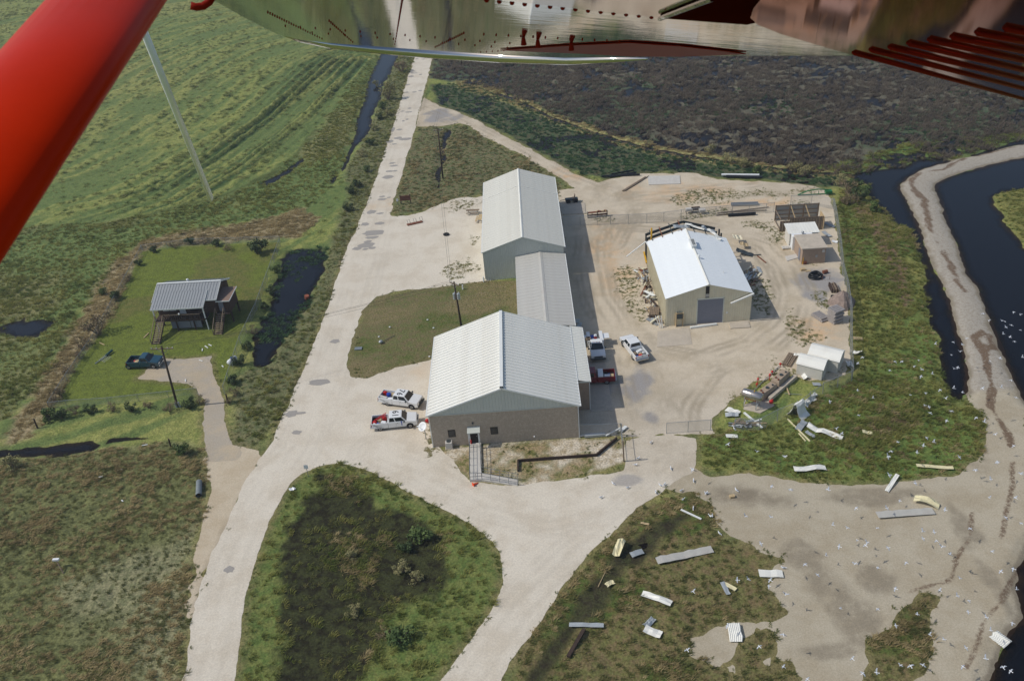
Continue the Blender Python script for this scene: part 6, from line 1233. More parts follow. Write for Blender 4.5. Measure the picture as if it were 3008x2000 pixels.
for k, (p_, r_, w_, mm, lab, bend) in enumerate((((900,800),(1010,800),1.6,M_tan,'tan wall panel hanging off the torn side of the workshop',.6),((1020,880),(1120,880),1.2,M_woodp,'pale panel in the wreckage beside the workshop',.4),((960,960),(1200,1000),1.3,M_dsteel,'dark wall panel fallen beside the workshop',.2))):
    a, c = ZE(*p_), ZE(*r_); q_ = (a+c)/2; o = obj('torn_cladding', crumple(w_, (c-a).length+.3, 6, 3, bend, .03, 60+k), mm, loc=(q_.x, q_.y, .9-.3*k), rotz=-.2*k); o.rotation_euler.y = .3; tag(o, lab, 'panel')
a = ZW(345,845); T = thing('pallet', 'weathered slatted pallet lying by the workshop debris', 'pallet', (a.x, a.y, .02), -.1)
for i in range(5): b = MB(); b.box(-.75+i*.33, -.55+i*.33, -.7, .7, .1, .14); obj('slat', b, M_conc2, T)
for y in (-.6, 0, .6): b = MB(); b.box(-.75, .77, y-.06, y+.06, 0, .097); obj('bearer', b, M_wood, T)
a, c = ZW(330,530), ZW(365,650); b = MB(); b.bar((0, 0, .9), (c-a)+Vector((0, 0, .5)), .25, .2); put('yellow_beam', b, M_yellow, a, 'yellow beam sticking out of the workshop debris', 'beam')
q = ZW(470,1290); T = thing('plank_stack', 'stack of grey planks at the front corner of the workshop', 'planks', (q.x, q.y, .0), 1.35)
for i in range(6):
    for j in range(3): b = MB(); b.box(-1.2+random.uniform(-.1, .1), 1.2+random.uniform(-.2, .2), -.7+i*.24, -.5+i*.24, .05+j*.16, .18+j*.16); obj('plank', b, M_wood, T)
for k in range(3): put('leaning_pipe', MB().tube([(0, 0, 0), (.2*k-.6, .5, 1.8)], .06, 6), M_trim, ZW(545+20*k, 1490), ('first', 'second', 'third')[k]+' white pipe leaning at the workshop corner, counted from the plank stack', 'pipe')
# link-building side clutter
q = Z5(2010,1290)
for k in range(5): qk = Vector((6.35+.25*(k % 2), 108.0+k*.95)); put('stacked_sheet', crumple(.7, 1.3, 4, 3, .12, .03, 90+k), M_galv, qk, 'grey sheet leaning in the shade beside the link building', 'sheet', 1.4, z=.15+.05*k, group='sheets beside the link building')
# ------------------------------------------------------------------ gulls
M_gw = mat('gull_white', lin(236,238,240), .7, 0, .03); M_gg = mat('gull_grey', lin(176,182,190), .7, 0, .04); M_gb = mat('gull_black', lin(40,40,42), .7)
def gull(dih, bend):
    b = MB(); b.ell((0, 0, 0), (.24, .075, .075), 8, 6); b.ell((.24, 0, .03), (.085, .055, .055), 6, 5); nb = len(b.f)
    b.add([(-.2, -.03, .01), (-.2, .03, .01), (-.4, .08, .015), (-.4, -.08, .015)], [(0, 1, 2, 3)]); nb = len(b.f)
    g_, k_ = [], []
    for s in (-1, 1):
        z1 = .28*math.tan(dih); z2 = z1+.27*math.tan(dih-bend); z3 = z2+.1*math.tan(dih-bend)
        b.add([(.12, s*.05, .04), (-.1, s*.05, .04), (.16, s*.3, .04+z1), (-.06, s*.3, .04+z1), (.02, s*.55, .04+z2), (-.08, s*.53, .04+z2), (-.08, s*.66, .04+z3)], [(0, 2, 3, 1), (2, 4, 5, 3), (4, 6, 5)])
    me = b.mesh('gull'); me.materials.append(M_gw); me.materials.append(M_gg); me.materials.append(M_gb)
    for i, p_ in enumerate(me.polygons):
        if i >= nb: p_.material_index = 2 if (i-nb) % 3 == 2 else 1
    return me
GM = [gull(.5, .6), gull(.15, .5), gull(-.25, .2), gull(.8, .5)]
FLY = [(ZA, s) for s in [(80,95),(625,205),(755,228),(1045,472),(1145,492),(1350,492),(1215,575),(1280,592),(1270,612),(1088,620),(1425,628),(1000,682),(1198,738),(1355,765),(1550,730),(1665,517),(1740,520),(1665,565),(1760,580),(1795,622),(1850,672),(855,743),(940,812),(720,948),(1098,1045),(1355,1050),(1475,908),(1780,920),(1625,1085),(1478,1162),(705,1225),(1180,1390),(705,1445),(870,1530),(1250,1490),(1345,1485),(1510,1435),(1580,1440),(1665,1432),(1710,1225),(1810,1258),(1960,1315),(1940,1443),(2095,1390),(2215,1450),(2268,1475),(2280,1145),(2130,1195),(2100,1105),(1975,1068),(1980,990),(1900,958),(1915,835),(2200,790),(2285,772),(2310,915),(2140,655),(1990,497),(2235,420),(2120,285),(2130,158),(2025,97),(2175,38),(2335,120),(2300,285),(2340,460),(1610,185),(1435,130),(1415,355),(1505,305),(1205,355),(1015,232),(1815,368),(715,5),(1425,5),(460,842),(388,850),(615,850),(605,890),(85,930),(45,1330),(320,1165),(540,1305),(445,412),(620,418),(550,600)]]
FLY += [(Z8, s) for s in [(2295,35),(2335,52),(2222,90),(2240,95),(2105,45),(2138,90),(2245,130),(2280,118),(2335,147),(2230,173),(2272,192),(2300,220),(1915,222),(1805,235),(1975,240),(2000,200),(1905,302),(1960,283),(1700,338),(1595,345),(1553,345),(1670,378),(1720,395),(1520,400),(1715,437),(1785,422),(1920,388),(1945,382),(1835,522),(1920,512),(1975,538),(1648,553),(1745,540),(1870,575),(1740,620),(1765,628),(1772,665),(1415,573),(1318,525),(1325,680),(1145,593),(1185,765),(1220,795),(1905,655),(2060,695),(2110,722),(2180,800),(1875,715),(1750,820),(1795,848),(1730,870),(1570,847),(1530,905),(1510,937),(1690,913),(1955,942),(2195,972),(2150,1080),(2055,1022),(2340,1045),(1520,1055),(1680,1105),(1130,1145),(782,1125),(905,1145),(2350,318),(2210,325),(2148,342),(2280,462),(2218,507),(2100,512),(2310,570),(2295,870),(690,908),(508,862),(1320,355),(1350,318)]]
for k, (fn, (u, v)) in enumerate(FLY):
    h_ = random.uniform(.8, 6); q = fn(u, v, h_); o = obj('gull', GM[k % 4], None, loc=(q.x, q.y, h_), rotz=random.gauss(2.6, .8)); o.rotation_euler.x = random.gauss(0, .25); o.scale = (random.uniform(.45, .6),)*3
    tag(o, 'white gull with grey wings flying low over the flooded shore', 'bird', 'gulls flying over the shore')
STAND = [(ZA,s) for s in [(380,238),(175,262),(15,310),(85,368),(200,418),(216,418),(265,537),(702,772)]]+[(Z8,s) for s in [(865,938),(548,770),(560,1155),(372,1173),(292,1097),(150,1020),(285,1025),(215,1158),(25,857),(55,1168),(110,1120),(85,1125)]]+[(Z6,s) for s in [(2285,1225),(2265,1275),(2093,1418),(2205,1450),(2000,1525)]]
b = MB(); b.ell((0, 0, .2), (.24, .085, .09), 8, 6); b.ell((.2, 0, .34), (.07, .055, .06), 6, 5); b.tube([(.14, 0, .22), (.2, 0, .33)], [.06, .05], 6); b.add([(-.18, -.04, .21), (-.18, .04, .21), (-.38, .03, .22), (-.38, -.03, .22)], [(0, 1, 2, 3)])
for s in (-.03, .03): b.tube([(.02, s, 0), (.02, s, .14)], .012, 4)
SM = b.mesh('gull'); SM.materials.append(M_gw); SM.materials.append(M_gg)
for p_ in SM.polygons:
    if p_.center.z > .22 and p_.center.x < .05: p_.material_index = 1
for fn, (u, v) in STAND:
    q = fn(u, v); o = obj('gull', SM, None, loc=(q.x, q.y, zat(q.x, q.y)+.02), rotz=random.uniform(0, 6.28)); o.scale = (.95,)*3; tag(o, 'white gull standing on the ground near the sandy junction', 'bird', 'gulls standing on the ground')
# ------------------------------------------------------------------ vegetation
def blades(nb, h, spread, w_, seed, lean=.25, curl=.3):
    r = random.Random(seed); b = MB()
    for i in range(nb):
        a = r.uniform(0, 6.28); d = Vector((math.cos(a), math.sin(a), 0)); p0 = Vector((r.gauss(0, spread*.4), r.gauss(0, spread*.4), -.12)); hh = h*r.uniform(.55, 1.1); s = Vector((-d.y, d.x, 0))*w_*r.uniform(.6, 1.2)
        m1 = p0+d*spread*.4+Vector((lean*.3, 0, hh*.6)); t = p0+d*spread*r.uniform(.7, 1.2)+Vector((lean, 0, hh-curl*h*r.random()))
        b.add([p0-s, p0+s, m1+s*.9, m1-s*.9, t], [(0, 1, 2, 3), (3, 2, 4)])
    me = bpy.data.meshes.new('tuft'); me.from_pydata(b.v, [], b.f); me.update(); return me
def veg_mat(name, cols, rough=.8):
    m = bpy.data.materials.new(name); n, L, p = nodes(m); oi = n.new('ShaderNodeObjectInfo'); cr = n.new('ShaderNodeValToRGB'); cr.color_ramp.interpolation = 'LINEAR'
    for i, c in enumerate(cols):
        e = cr.color_ramp.elements[i] if i < 2 else cr.color_ramp.elements.new(.5)
    for i, c in enumerate(cols): cr.color_ramp.elements[i].position = i/(len(cols)-1); cr.color_ramp.elements[i].color = tuple(x*1.2 for x in lin(*c))+(1,)
    ps = n.new('ShaderNodeNewGeometry').outputs['Position']; f = math2(n, L, 'ADD', math2(n, L, 'MULTIPLY', oi.outputs['Random'], .62), mrange(n, L, nz(n, L, ps, .12, 4), .35, .65, 0., .38))
    L.new(f, cr.inputs['Fac']); L.new(cr.outputs[0], p.inputs['Base Color']); p.inputs['Roughness'].default_value = rough; p.inputs['Specular IOR Level'].default_value = .15
    tl = n.new('ShaderNodeBsdfTranslucent'); L.new(cr.outputs[0], tl.inputs[0]); ms = n.new('ShaderNodeMixShader'); ms.inputs[0].default_value = .55; L.new(p.outputs[0], ms.inputs[1]); L.new(tl.outputs[0], ms.inputs[2]); L.new(ms.outputs[0], n['Material Output'].inputs[0])
    return m
def gn_scatter(name, P, rot, scl, mesh, m, label, cat):
    me = bpy.data.meshes.new(name); me.vertices.add(len(P)); me.vertices.foreach_set('co', np.asarray(P, np.float32).ravel())
    for nm_, A in (('rotz', rot), ('scl', scl)): a = me.attributes.new(nm_, 'FLOAT', 'POINT'); a.data.foreach_set('value', np.asarray(A, np.float32))
    me.update(); o = bpy.data.objects.new(name, me); COL.objects.link(o); mesh.materials.append(m); src = bpy.data.objects.new(name+'_tuft', mesh)
    g = bpy.data.node_groups.new(name+'_scatter', 'GeometryNodeTree'); g.interface.new_socket('Geometry', in_out='INPUT', socket_type='NodeSocketGeometry'); g.interface.new_socket('Geometry', in_out='OUTPUT', socket_type='NodeSocketGeometry')
    N_ = g.nodes; gi = N_.new('NodeGroupInput'); go = N_.new('NodeGroupOutput'); ip = N_.new('GeometryNodeInstanceOnPoints'); ob = N_.new('GeometryNodeObjectInfo'); ob.inputs['Object'].default_value = src; ob.inputs['As Instance'].default_value = True
    ra = N_.new('GeometryNodeInputNamedAttribute'); ra.data_type = 'FLOAT'; ra.inputs[0].default_value = 'rotz'; sa = N_.new('GeometryNodeInputNamedAttribute'); sa.data_type = 'FLOAT'; sa.inputs[0].default_value = 'scl'
    cx = N_.new('ShaderNodeCombineXYZ'); k = g.links.new
    k(gi.outputs[0], ip.inputs['Points']); k(ob.outputs['Geometry'], ip.inputs['Instance']); k(ra.outputs['Attribute'], cx.inputs['Z']); k(cx.outputs[0], ip.inputs['Rotation']); k(sa.outputs['Attribute'], ip.inputs['Scale']); k(ip.outputs[0], go.inputs[0])
    o.modifiers.new('scatter', 'NODES').node_group = g; tag(o, label, cat, kind='stuff'); return o
def inview(x, y, mg=1.12):
    dx, dy, dz = x, y, -CH+0*x; zc = dx*FW.x+dy*FW.y+dz*FW.z; u = (dx*RV.x+dy*RV.y+dz*RV.z)/zc*F; v = (dx*UV.x+dy*UV.y+dz*UV.z)/zc*F
    return (np.abs(u) < 1504*mg) & (np.abs(v) < 1000*mg)
KEEP = []                                                        # footprints where no plants grow
for (x0, x1, y0, y1) in [(-13.9, 6.8, 85, 103.5), (-7.6, 5.9, 127, 156), (-2.4, 6.2, 103, 127), (19, 31.4, 109, 131), (43, 51, 124.5, 141.5), (-13.6-.4, -7, 77.6, 85)]: KEEP.append((x0, x1, y0, y1))
def scatter(name, dens, dmax, s0, s1, mesh, m, label, cat='grass', box=(-240, 165, 44, 430), zoff=0., cap=130000):
    n_ = int((box[1]-box[0])*(box[3]-box[2])*dmax); n_ = min(n_, 1600000); x = rng.uniform(box[0], box[1], n_); y = rng.uniform(box[2], box[3], n_)
    k = inview(x, y); x, y = x[k], y[k]; k = rng.random(len(x)) < samp(dens, x, y)/dmax; x, y = x[k], y[k]
    for (a, c, e, f_) in KEEP: k = ~((x > a) & (x < c) & (y > e) & (y < f_)); x, y = x[k], y[k]
    if len(x) > cap: k = rng.permutation(len(x))[:cap]; x, y = x[k], y[k]
    sc_ = rng.uniform(s0, s1, len(x))*(.55+.9*samp(n4, x, y)); print(name, len(x))
    return gn_scatter(name, np.stack([x, y, np.maximum(zat(x, y)+zoff, WL-.02)], 1), rng.uniform(-.9, .9, len(x)), sc_, mesh, m, label, cat)
dry_above = sst(-.12, .05, z-WL)
m_in = sst(.5, -.5, marsh)
westg = sd(P_WESTG, 2.); reed = sd(P_REED, 1.2); swf = sd(P_SW, .8); verge = sd(P_VERGE, .6); tri = sd(P_TRI, .6); bank = sd(P_BANK, .8); canb = sd(P_CANALB, .6)
noflat = sst(.3, -.6, -gbd)*sst(.0, .35, s_flat)*sst(.0, .6, lawn)*sst(.0, .4, lawn2)
lush = np.maximum.reduce([sst(.2, -.3, gr)*(.35+1.3*n4), sst(.3, -.5, westg)*(.2+n20), sst(.3, -.5, verge)*.3*(.3+n4), sst(.3, -.3, isle)*np.maximum(sst(-2, .5, islein)*.55*(.3+n4), .45*sst(.46, .6, n4)), sst(.3, -.3, bank), sst(.3, -.3, island)*.7])
scatter('tall_grass', lush*noflat*dry_above*3.4, 3.6, .30, .68, blades(26, .72, .62, .06, 1), veg_mat('tall_grass_blades', [(94,110,56),(128,132,72),(160,154,92)]), 'tall green grass on the banks and verges')
dryd = np.maximum.reduce([sst(.3, -.5, swf)*sst(.42, .62, n4*.6+n20*.4)*.9, sst(.3, -.5, reed)*1.6, sst(.3, -.5, tri)*.5*sst(.45, .6, n4), sst(.3, -.3, canb)*1.2, sst(.2, -.3, gb)*sst(.45, .62, n4)*.8, sst(.3, -1., islein)*sst(.55, .68, n4)*.8, sst(.2, -.3, gr)*sst(.55, .65, n20)*.4])
scatter('dry_grass', dryd*noflat*dry_above*2.2, 3.4, .35, .8, blades(22, .6, .6, .06, 2, .35), veg_mat('dry_grass_blades', [(126,114,78),(164,148,108),(190,174,132)]), 'dry straw-coloured grass clumps in the fields')
scatter('olive_grass', np.maximum.reduce([sst(.3, -.5, swf)*.9, sst(.3, -.5, tri)*.8, sst(.2, -.3, gb)*1.0, sst(.3, -1, islein)*1.1*sst(.46, .58, nr*.5+n4*.5), sst(.3, -.5, verge)*.7])*noflat*dry_above*2.4, 2.4, .3, .62, blades(22, .5, .5, .06, 3), veg_mat('olive_grass_blades', [(82,88,52),(108,112,68),(136,128,84)]), 'short olive grass tussocks in the fields')
nwf = sst(0, 3, np.minimum.reduce([westg, verge, reed, swf+0*z, lawn, wat]))*sst(-30, -45, X)*sst(100, 130, Y)*(~far)
scatter('field_grass', nwf*(.12+.8*np.clip(rw, 0, 1)*sst(2, -2, rows)*sst(.3, .6, stk2)+.8*sst(.52, .7, stk))*.9, 1.2, .4, .95, blades(20, .5, .8, .10, 4, .5), veg_mat('field_grass_blades', [(98,116,66),(132,140,84),(158,156,102)]), 'rank green grass across the mown field')
scatter('marsh_reeds', m_in*sst(-.42, -.08, z-WL)*(.25+sst(.34, .5, fbm(X, Y, 14, 4, 77)))*1.3*(~far), 1.6, .5, 1.2, blades(18, .8, .55, .06, 5, .3), veg_mat('marsh_reed_blades', [(94,86,76),(114,104,90),(132,120,104)]), 'brown marsh reeds standing in flooded ground', 'reeds')
wetg = np.maximum(m_in*sst(.5, .62, fbm(X, Y, 20, 4, 55))*.5, np.maximum(sst(.3, -.3, strip)*1.2, sst(.4, -.4, sd(W_POLYS[1], .8))*sst(.40, .52, n4*.7+.3*n1)*2.4))
scatter('water_plants', wetg*sst(-1.6, -.6, z-WL)*(~far)*noflat*1.2, 2.6, .3, .75, blades(18, .45, .6, .08, 6), veg_mat('water_plant_leaves', [(50,74,56),(70,98,66),(98,124,76)]), 'dark green water plants in the marsh and ponds', 'plants', zoff=.12)
edge = sst(-.5, 0, s_flat)*sst(1.1, .2, s_flat)*sst(.0, .5, wat)*sst(.42, .6, n1*.5+n4*.5)
wd2 = np.maximum(edge*2.4, sst(.35, .8, weed*(.3+1.4*n1))*sst(.1, -.3, np.minimum(s_yard, s_road))*2.0)
wd2 = np.maximum(wd2, sst(.1, -.2, s_fore)*sst(.45, .6, nr)*1.6)
scatter('yard_weeds', wd2*sst(-.3, .0, z-WL)*1.3, 4.5, .16, .42, blades(18, .45, .55, .07, 7), veg_mat('yard_weed_leaves', [(82,94,48),(102,110,60),(124,120,78)]), 'low green weeds along the edges of the bare ground', 'weeds', box=(-75, 62, 44, 240))
scatter('lawn_grass', np.maximum(sst(.2, -.3, lawn), sst(.2, -.3, lawn2)*.7)*sst(.4, .62, n4)*1.5*noflat+np.maximum(sst(.2, -.3, lawn), sst(.2, -.3, lawn2))*.7, 2.0, .08, .2, blades(14, .4, .9, .09, 8), veg_mat('lawn_blades', [(94,110,44),(114,124,56),(128,130,70)]), 'short mown lawn grass round the house and office', box=(-75, 5, 80, 150))
# shrubs: stems and a crown of small leaves
def crown(nl, rx, rz_, seed, lw=.11, hole=.25):
    r = random.Random(seed); cl = [(Vector((r.gauss(0, .45)*rx, r.gauss(0, .45)*rx, rz_*r.uniform(.4, 1.35))), r.uniform(.28, .55)) for _ in range(9)]; b = MB()
    for i in range(nl):
        c, rr = r.choice(cl); d = Vector((r.gauss(0, 1), r.gauss(0, 1), r.gauss(0, .8))).normalized(); p = c+Vector((d.x*rr*rx, d.y*rr*rx, d.z*rr*rz_))*r.uniform(.6, 1.05); p.z = max(.05, p.z)
        u = Vector((r.gauss(0, 1), r.gauss(0, 1), r.gauss(0, .6))).normalized(); w_ = u.cross(d).normalized(); s = lw*r.uniform(.6, 1.4); b.add([p-u*s, p+w_*s*.6, p+u*s, p-w_*s*.6], [(0, 1, 2, 3)])
    me = bpy.data.meshes.new('crown'); me.from_pydata(b.v, [], b.f); me.update(); return me, cl
def leaf_mat(nm, a, c): 
    m = bpy.data.materials.new(nm); n, L, p = nodes(m); ps = n.new('ShaderNodeNewGeometry').outputs['Position']; L.new(mixc(n, L, mrange(n, L, nz(n, L, ps, 1.2, 5), .35, .65), lin(*a), lin(*c)), p.inputs['Base Color']); p.inputs['Roughness'].default_value = .7; p.inputs['Specular IOR Level'].default_value = .2; return m
LM = dict(green=leaf_mat('leaf_green', (66,86,46), (98,114,62)), brown=leaf_mat('twig_brown', (136,116,92), (104,98,70)), olive=leaf_mat('leaf_olive', (126,124,82), (156,148,104)), dark=leaf_mat('leaf_dark', (56,72,44), (80,94,56)))
CR = {}
for i, (kind, nl, lw) in enumerate((('green', 700, .12), ('brown', 520, .08), ('olive', 620, .09), ('dark', 760, .11))):
    for v_ in range(2):
        me, cl = crown(nl, 1., 1., 20+i*3+v_, lw); me.materials.append(LM[kind]); b = MB()
        for c, rr in cl: b.tube([(c.x*.1, c.y*.1, -.1), (c.x*.55, c.y*.55, c.z*.55), tuple(c)], [.05, .035, .012], 5)
        sm = b.mesh('stems'); sm.materials.append(M_wood); CR[kind, v_] = (me, sm)
def shrub(label, q, kind, s, group=None, v_=0, zs=1.):
    T = thing('shrub', label, 'shrub', (q.x, q.y, max(zat(q.x, q.y), WL)-.02), random.uniform(0, 6.28), group); me, sm = CR[kind, v_]; T.scale = (s, s, s*zs); obj('crown', me, None, T); obj('stems', sm, None, T)
shrub('big bare brown bush at the reed side of the house lawn', Z4(610,800), 'brown', 2.0, zs=1.1); shrub('dark evergreen shrub at the far corner of the house lawn', Z4(1610,310), 'dark', 1.8)
shrub('leafless grey shrub leaning over the road beside the ditch', Z2(330,690), 'olive', 2.2, zs=1.3); shrub('round dark shrub between the ditch and the road near the aircraft wing', Z2(425,500), 'brown', 2.3)
shrub('bright green bush in the middle of the marshy road island', ZY(550,580), 'green', 1.3, zs=.7); shrub('low green bush at the foot of the marshy road island', ZY(420,1290), 'green', 1.4, zs=.6)
shrub('small green bush beside the far end of the stream', Z1(90,280), 'olive', 1.2); shrub('green clump beside the dark post and stream', Z1(1110,190), 'green', 1.0)
for k, (fn, u, v, kind, s) in enumerate(((Z4,1190,245,'dark',1.0),(Z4,1270,250,'brown',1.1),(Z4,1350,262,'dark',.9),(Z4,1430,285,'brown',.8),(Z4,960,300,'dark',.8),(Z4,1090,270,'brown',.8))): shrub('scrubby bush in the hedge along the back fence of the house', fn(u, v), kind, s, 'hedge behind the house', k % 2)
for k, (u, v, kind, s) in enumerate(((870,380,'dark',.8),(800,480,'brown',.9),(720,590,'dark',1.),(540,880,'brown',1.2),(500,960,'brown',.9),(440,1050,'brown',.9),(380,1190,'brown',.9),(340,1230,'brown',.9),(650,560,'green',.8))): shrub('scrubby bush in the row along the reed-side fence of the house lawn', Z4(u, v), kind, s, 'bushes along the reed-side fence', k % 2)
for k, (u, v, kind, s) in enumerate(((1720,420,'green',.9),(1690,560,'dark',.9),(1650,650,'dark',.8),(1570,800,'brown',.8),(1540,900,'dark',.9),(1500,1000,'dark',.9),(1455,1120,'dark',.9),(1470,1190,'brown',.8),(1430,1240,'brown',.7))): shrub('scrubby bush in the row along the ditch-side fence of the house lawn', Z4(u, v), kind, s, 'bushes along the ditch-side fence', k % 2)
for k, (u, v, kind, s) in enumerate(((390,1330,'dark',1.),(300,1340,'green',1.1),(470,1310,'brown',.9),(560,1300,'dark',.8),(700,1290,'brown',.8),(820,1290,'dark',.8),(930,1270,'brown',.8),(1180,1270,'dark',.9),(1060,1290,'brown',.9),(1240,1240,'brown',.7))): shrub('scrubby bush below the front fence of the house lawn', Z4(u, v), kind, s, 'bushes below the front fence', k % 2)
for k, (u, v, kind, s) in enumerate(((300,760,'green',1.2),(270,830,'dark',1.),(330,800,'olive',1.),(230,900,'olive',1.),(215,1010,'dark',1.1),(150,1090,'olive',1.),(120,1300,'dark',1.1),(70,1350,'dark',1.),(190,1190,'green',.9),(50,1460,'dark',1.),(250,590,'olive',1.))): shrub('weedy bush on the bank between the ditch and the white road', Z2(u, v), kind, s, 'bushes on the road bank', k % 2)
for k, (u, v, kind, s) in enumerate(((200,1050,'olive',1.2),(330,1110,'olive',1.3),(430,1150,'olive',1.4),(520,1190,'green',1.),(780,1170,'olive',1.4),(850,1200,'olive',1.3),(1100,1260,'olive',1.3),(1150,1330,'brown',1.5),(1190,1300,'dark',1.3),(1230,1380,'dark',1.3),(1260,1330,'green',1.1),(1180,1400,'brown',1.3),(1130,1400,'brown',1.2),(1330,1460,'green',1.1))): shrub('weedy bush growing between the back of the yard and the water', Z3(u, v), kind, s, 'bushes behind the yard', k % 2)
for k, (u, v, kind, s) in enumerate(((90,700,'olive',.8),(420,790,'olive',.9),(530,850,'olive',.8),(100,1090,'olive',.8),(460,640,'dark',.9),(330,1240,'brown',.8))): shrub('pale reedy bush standing in the marsh of the road island', ZY(u, v), kind, s, 'bushes on the marshy road island', k % 2, .8)
HAZE = .0003
# ------------------------------------------------------------------ the aircraft the picture is taken from: right wing, strut and flap
BANK, NOSE = math.radians(17.3), math.radians(9); oh = Vector((math.sin(YAW), math.cos(YAW), 0)); OUT = oh*math.cos(BANK)-Vector((0, 0, math.sin(BANK))); FWD = Vector((-math.cos(NOSE), 0, math.sin(NOSE))); FWD = (FWD-OUT*FWD.dot(OUT)).normalized()
WN = FWD.cross(OUT); WN = WN if WN.z > 0 else -WN                     # wing normal, upwards
WP = CAM+Vector((0, 0, .24))
def onwing(u, v, off=0.):
    d = ray(u, v); return CAM+d*(((WP+WN*off)-CAM).dot(WN)/d.dot(WN))
M_alu = bpy.data.materials.new('polished_aluminium'); n, L, p = nodes(M_alu); p.inputs['Metallic'].default_value = 1.; p.inputs['Base Color'].default_value = (.58, .57, .53, 1); p.inputs['Roughness'].default_value = .04
ps = n.new('ShaderNodeNewGeometry').outputs['Position']; mp_ = n.new('ShaderNodeMapping'); mp_.inputs['Scale'].default_value = (1.2, 14., 14.); L.new(ps, mp_.inputs['Vector']); bp = n.new('ShaderNodeBump'); bp.inputs['Strength'].default_value = .10; bp.inputs['Distance'].default_value = .004
L.new(nz(n, L, mp_.outputs[0], 1.2, 3), bp.inputs['Height']); L.new(bp.outputs[0], p.inputs['Normal'])
M_rstrut = mat('red_aircraft_paint', lin(188,38,0), .4, 0, .08, 6., spec=.06)
M_flap = mat('red_flap_paint', (.36, .15, .10), .05, .9, .12, 3.); M_flap.node_tree.nodes['Principled BSDF'].inputs['Specular Tint'].default_value = (.52, .24, .17, 1); M_dred = mat('dark_red_paint', lin(128,28,15), .5, 0, .06, spec=.05)
AC = thing('light_aircraft', 'polished wing and red strut of a light aircraft hanging over the whole site', 'aircraft', tuple(WP))
def apart(nm, b, m, smooth=False, bevel=0.):
    b.v = [tuple(Vector(v)-WP) for v in b.v]; return obj(nm, b, m, AC, smooth=smooth, bevel=bevel)
def plate(nm, px, m, off=0., th=.05):
    lo = [onwing(u, v, off) for u, v in px]; b = MB(); k = len(lo); b.add(lo+[q+WN*th for q in lo], [tuple(range(k))[::-1], tuple(range(k, 2*k))]+[(i, (i+1) % k, k+(i+1) % k, k+i) for i in range(k)]); return apart(nm, b, m)
plate('wing_skin', [(380,-120),(490,0),(560,40),(640,80),(690,92),(760,100),(900,110),(1000,117),(1150,127),(1300,134),(1500,131),(1700,129),(1960,129),(2100,80),(2200,-120)], M_alu, 0., .03)
b = MB(); b.tube([onwing(*q, .035) for q in ((640,76),(690,93),(760,104),(900,116),(1000,124),(1150,133),(1310,140),(1490,136))], [.006, .016, .026, .034, .036, .036, .03, .006], 10); apart('wing_tip_cap', b, M_alu, True)
plate('aileron', [(1152,117),(1300,107),(1448,100),(1568,108),(1650,117),(1718,125.6),(1568,131.5),(1448,131),(1350,125)], M_dred, -.006, .004)
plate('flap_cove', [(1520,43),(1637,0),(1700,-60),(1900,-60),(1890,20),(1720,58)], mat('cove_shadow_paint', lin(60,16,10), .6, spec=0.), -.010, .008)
plate('flap_skin', [(1735,20),(1728,42),(1745,58),(1800,80),(1880,104),(1962,127),(2160,180),(2345,226),(2440,240),(2500,-80),(1900,-80),(1760,-10)], M_flap, -.03, .02)
for (u0, v0, u1, v1) in ((1961,122,2370,233),(2000,115,2420,222),(2044,109,2420,200),(2087,100,2420,178),(2135,92,2420,155),(2187,85,2420,132),(2244,75,2420,110),(2309,65,2420,88)):
    b = MB(); b.tube([onwing(u0, v0, -.031), onwing(u0+8, v0+2, -.033), onwing(u1, v1, -.033)], [.002, .006, .006], 8); apart('flap_bead', b, M_dred, True)
plate('skin_lap', [(1106,-4),(1515,42),(1640,-6)], mat('pink_skin', (.52, .38, .32), .06, .9, .08), -.004, .003)
b = MB(); b.tube([onwing(1519,44,-.012), onwing(1640,-2,-.012)], .006, 6); apart('cove_lip', b, M_alu)
rv = MB()
for (u0, v0, u1, v1, k, r_) in ((614,29,744,92,24,.0028),(756,48,814,100,14,.003),(927,-2,909,106,18,.0028),(1070,77,1000,111,16,.003),(1106,0,1515,41,14,.0055),(640,60,1260,108,18,.003),(700,75,1300,122,16,.003),(1100,80,1440,98,12,.003),(1100,122,1448,99,26,.0025)):
    for i in range(k):
        t = (i+.5)/k; c = onwing(u0+(u1-u0)*t, v0+(v1-v0)*t, -.002); rv.ell(c, (r_*1.15,)*3, 6, 4)
o = apart('rivet_rows', rv, M_dred); o['kind'] = 'stuff'
for (u, v) in ((1205,86),(1238,92),(1315,99)): b = MB(); c = onwing(u, v, 0); b.tube([c, c-Vector((0, 0, .03))], [.006, .012], 8); apart('drain_cap', b, M_dred)
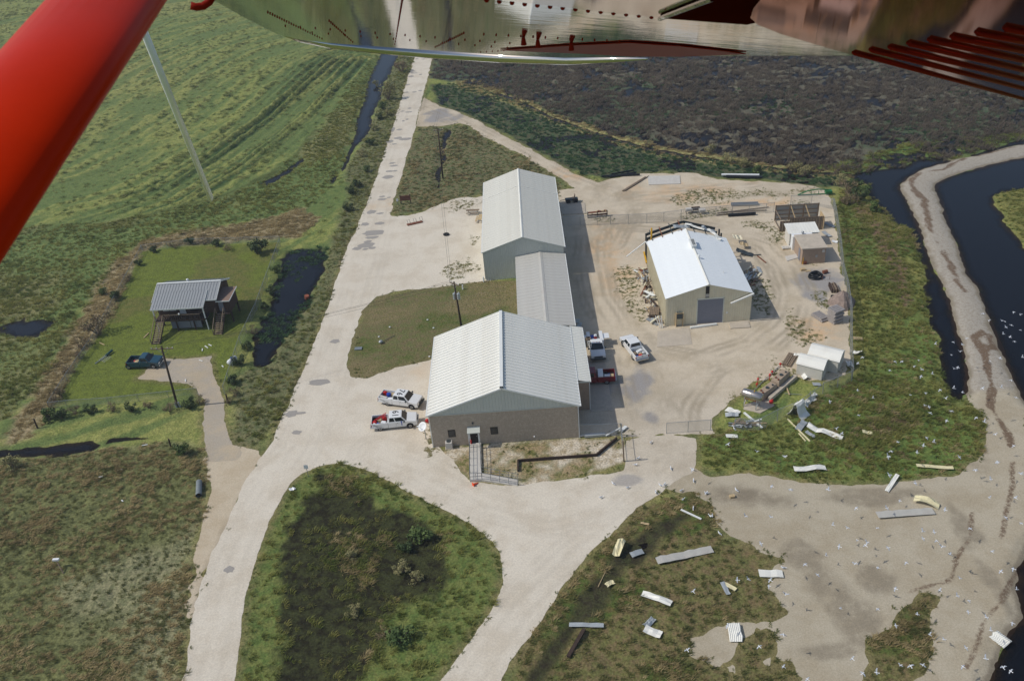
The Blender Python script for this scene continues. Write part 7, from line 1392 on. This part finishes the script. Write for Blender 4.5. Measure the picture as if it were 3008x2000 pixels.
# strut: streamlined tube running from the fuselage up and out to the wing
def onray(u, v, dist): return CAM+ray(u, v).normalized()*dist
sA, sB = onray(-190, 590, .93), onray(420, -215, 1.78); sA = sA-(sB-sA)*.35; ax = (sB-sA).normalized(); vw = (sA.lerp(sB, .62)-CAM).normalized(); wd = ax.cross(vw).normalized(); wd = wd if wd.dot(RV) < 0 else -wd; dp = ax.cross(wd).normalized(); dp = dp if dp.dot(vw) < 0 else -dp; TW = math.radians(54); wd, dp = wd*math.cos(TW)-dp*math.sin(TW), dp*math.cos(TW)+wd*math.sin(TW)
b = MB(); ns = 28
for q in (sA, sB):
    for k in range(ns):
        a = 2*math.pi*k/ns; c_, s_ = math.cos(a), math.sin(a); b.v.append(q+wd*(.078*c_)+dp*(.040*s_*(1+.2*c_)))
b.f = [(k, (k+1) % ns, ns+(k+1) % ns, ns+k) for k in range(ns)]+[tuple(range(ns))[::-1], tuple(range(ns, 2*ns))]; apart('wing_strut', b, M_rstrut, True)
b = MB(); b.tube([onray(*q, 3.0) for q in ((439,14),(452,17),(468,15),(482,5),(490,-8))], .0115, 8); apart('tie_down_hook', b, M_dred, True)
tA, tB = onray(262,-100,4.2), onray(486,457,6.0); ta_ = (tB-tA).normalized(); tm = (-(tA.lerp(tB, .6)-CAM).normalized()-SUN*1.3); tm = (tm-ta_*tm.dot(ta_)).normalized(); tj = ta_.cross(tm)
b = MB(); ns = 18
for q in (tA, tB):
    for k in range(ns): a = 2*math.pi*k/ns; b.v.append(q+tj*.027*math.cos(a)+tm*.013*math.sin(a))
b.f = [(k, (k+1) % ns, ns+(k+1) % ns, ns+k) for k in range(ns)]+[tuple(range(ns))[::-1], tuple(range(ns, 2*ns))]; apart('antenna_tube', b, mat('antenna_white', (.92, .93, .93), .3, 0, .01), True)
# ------------------------------------------------------------------ thin summer haze over the whole place
b = MB(); b.box(-9500, 9500, -4500, 9500, -3.0, 74.0)
hm = bpy.data.materials.new('thin_haze'); hm.use_nodes = True; n = hm.node_tree.nodes; L = hm.node_tree.links; n.remove(n['Principled BSDF'])
pv = n.new('ShaderNodeVolumePrincipled'); pv.inputs['Color'].default_value = (.80, .88, 1., 1); pv.inputs['Density'].default_value = HAZE; pv.inputs['Anisotropy'].default_value = .2
L.new(pv.outputs[0], n['Material Output'].inputs['Volume'])
tag(obj('haze', b, hm), kind='stuff')
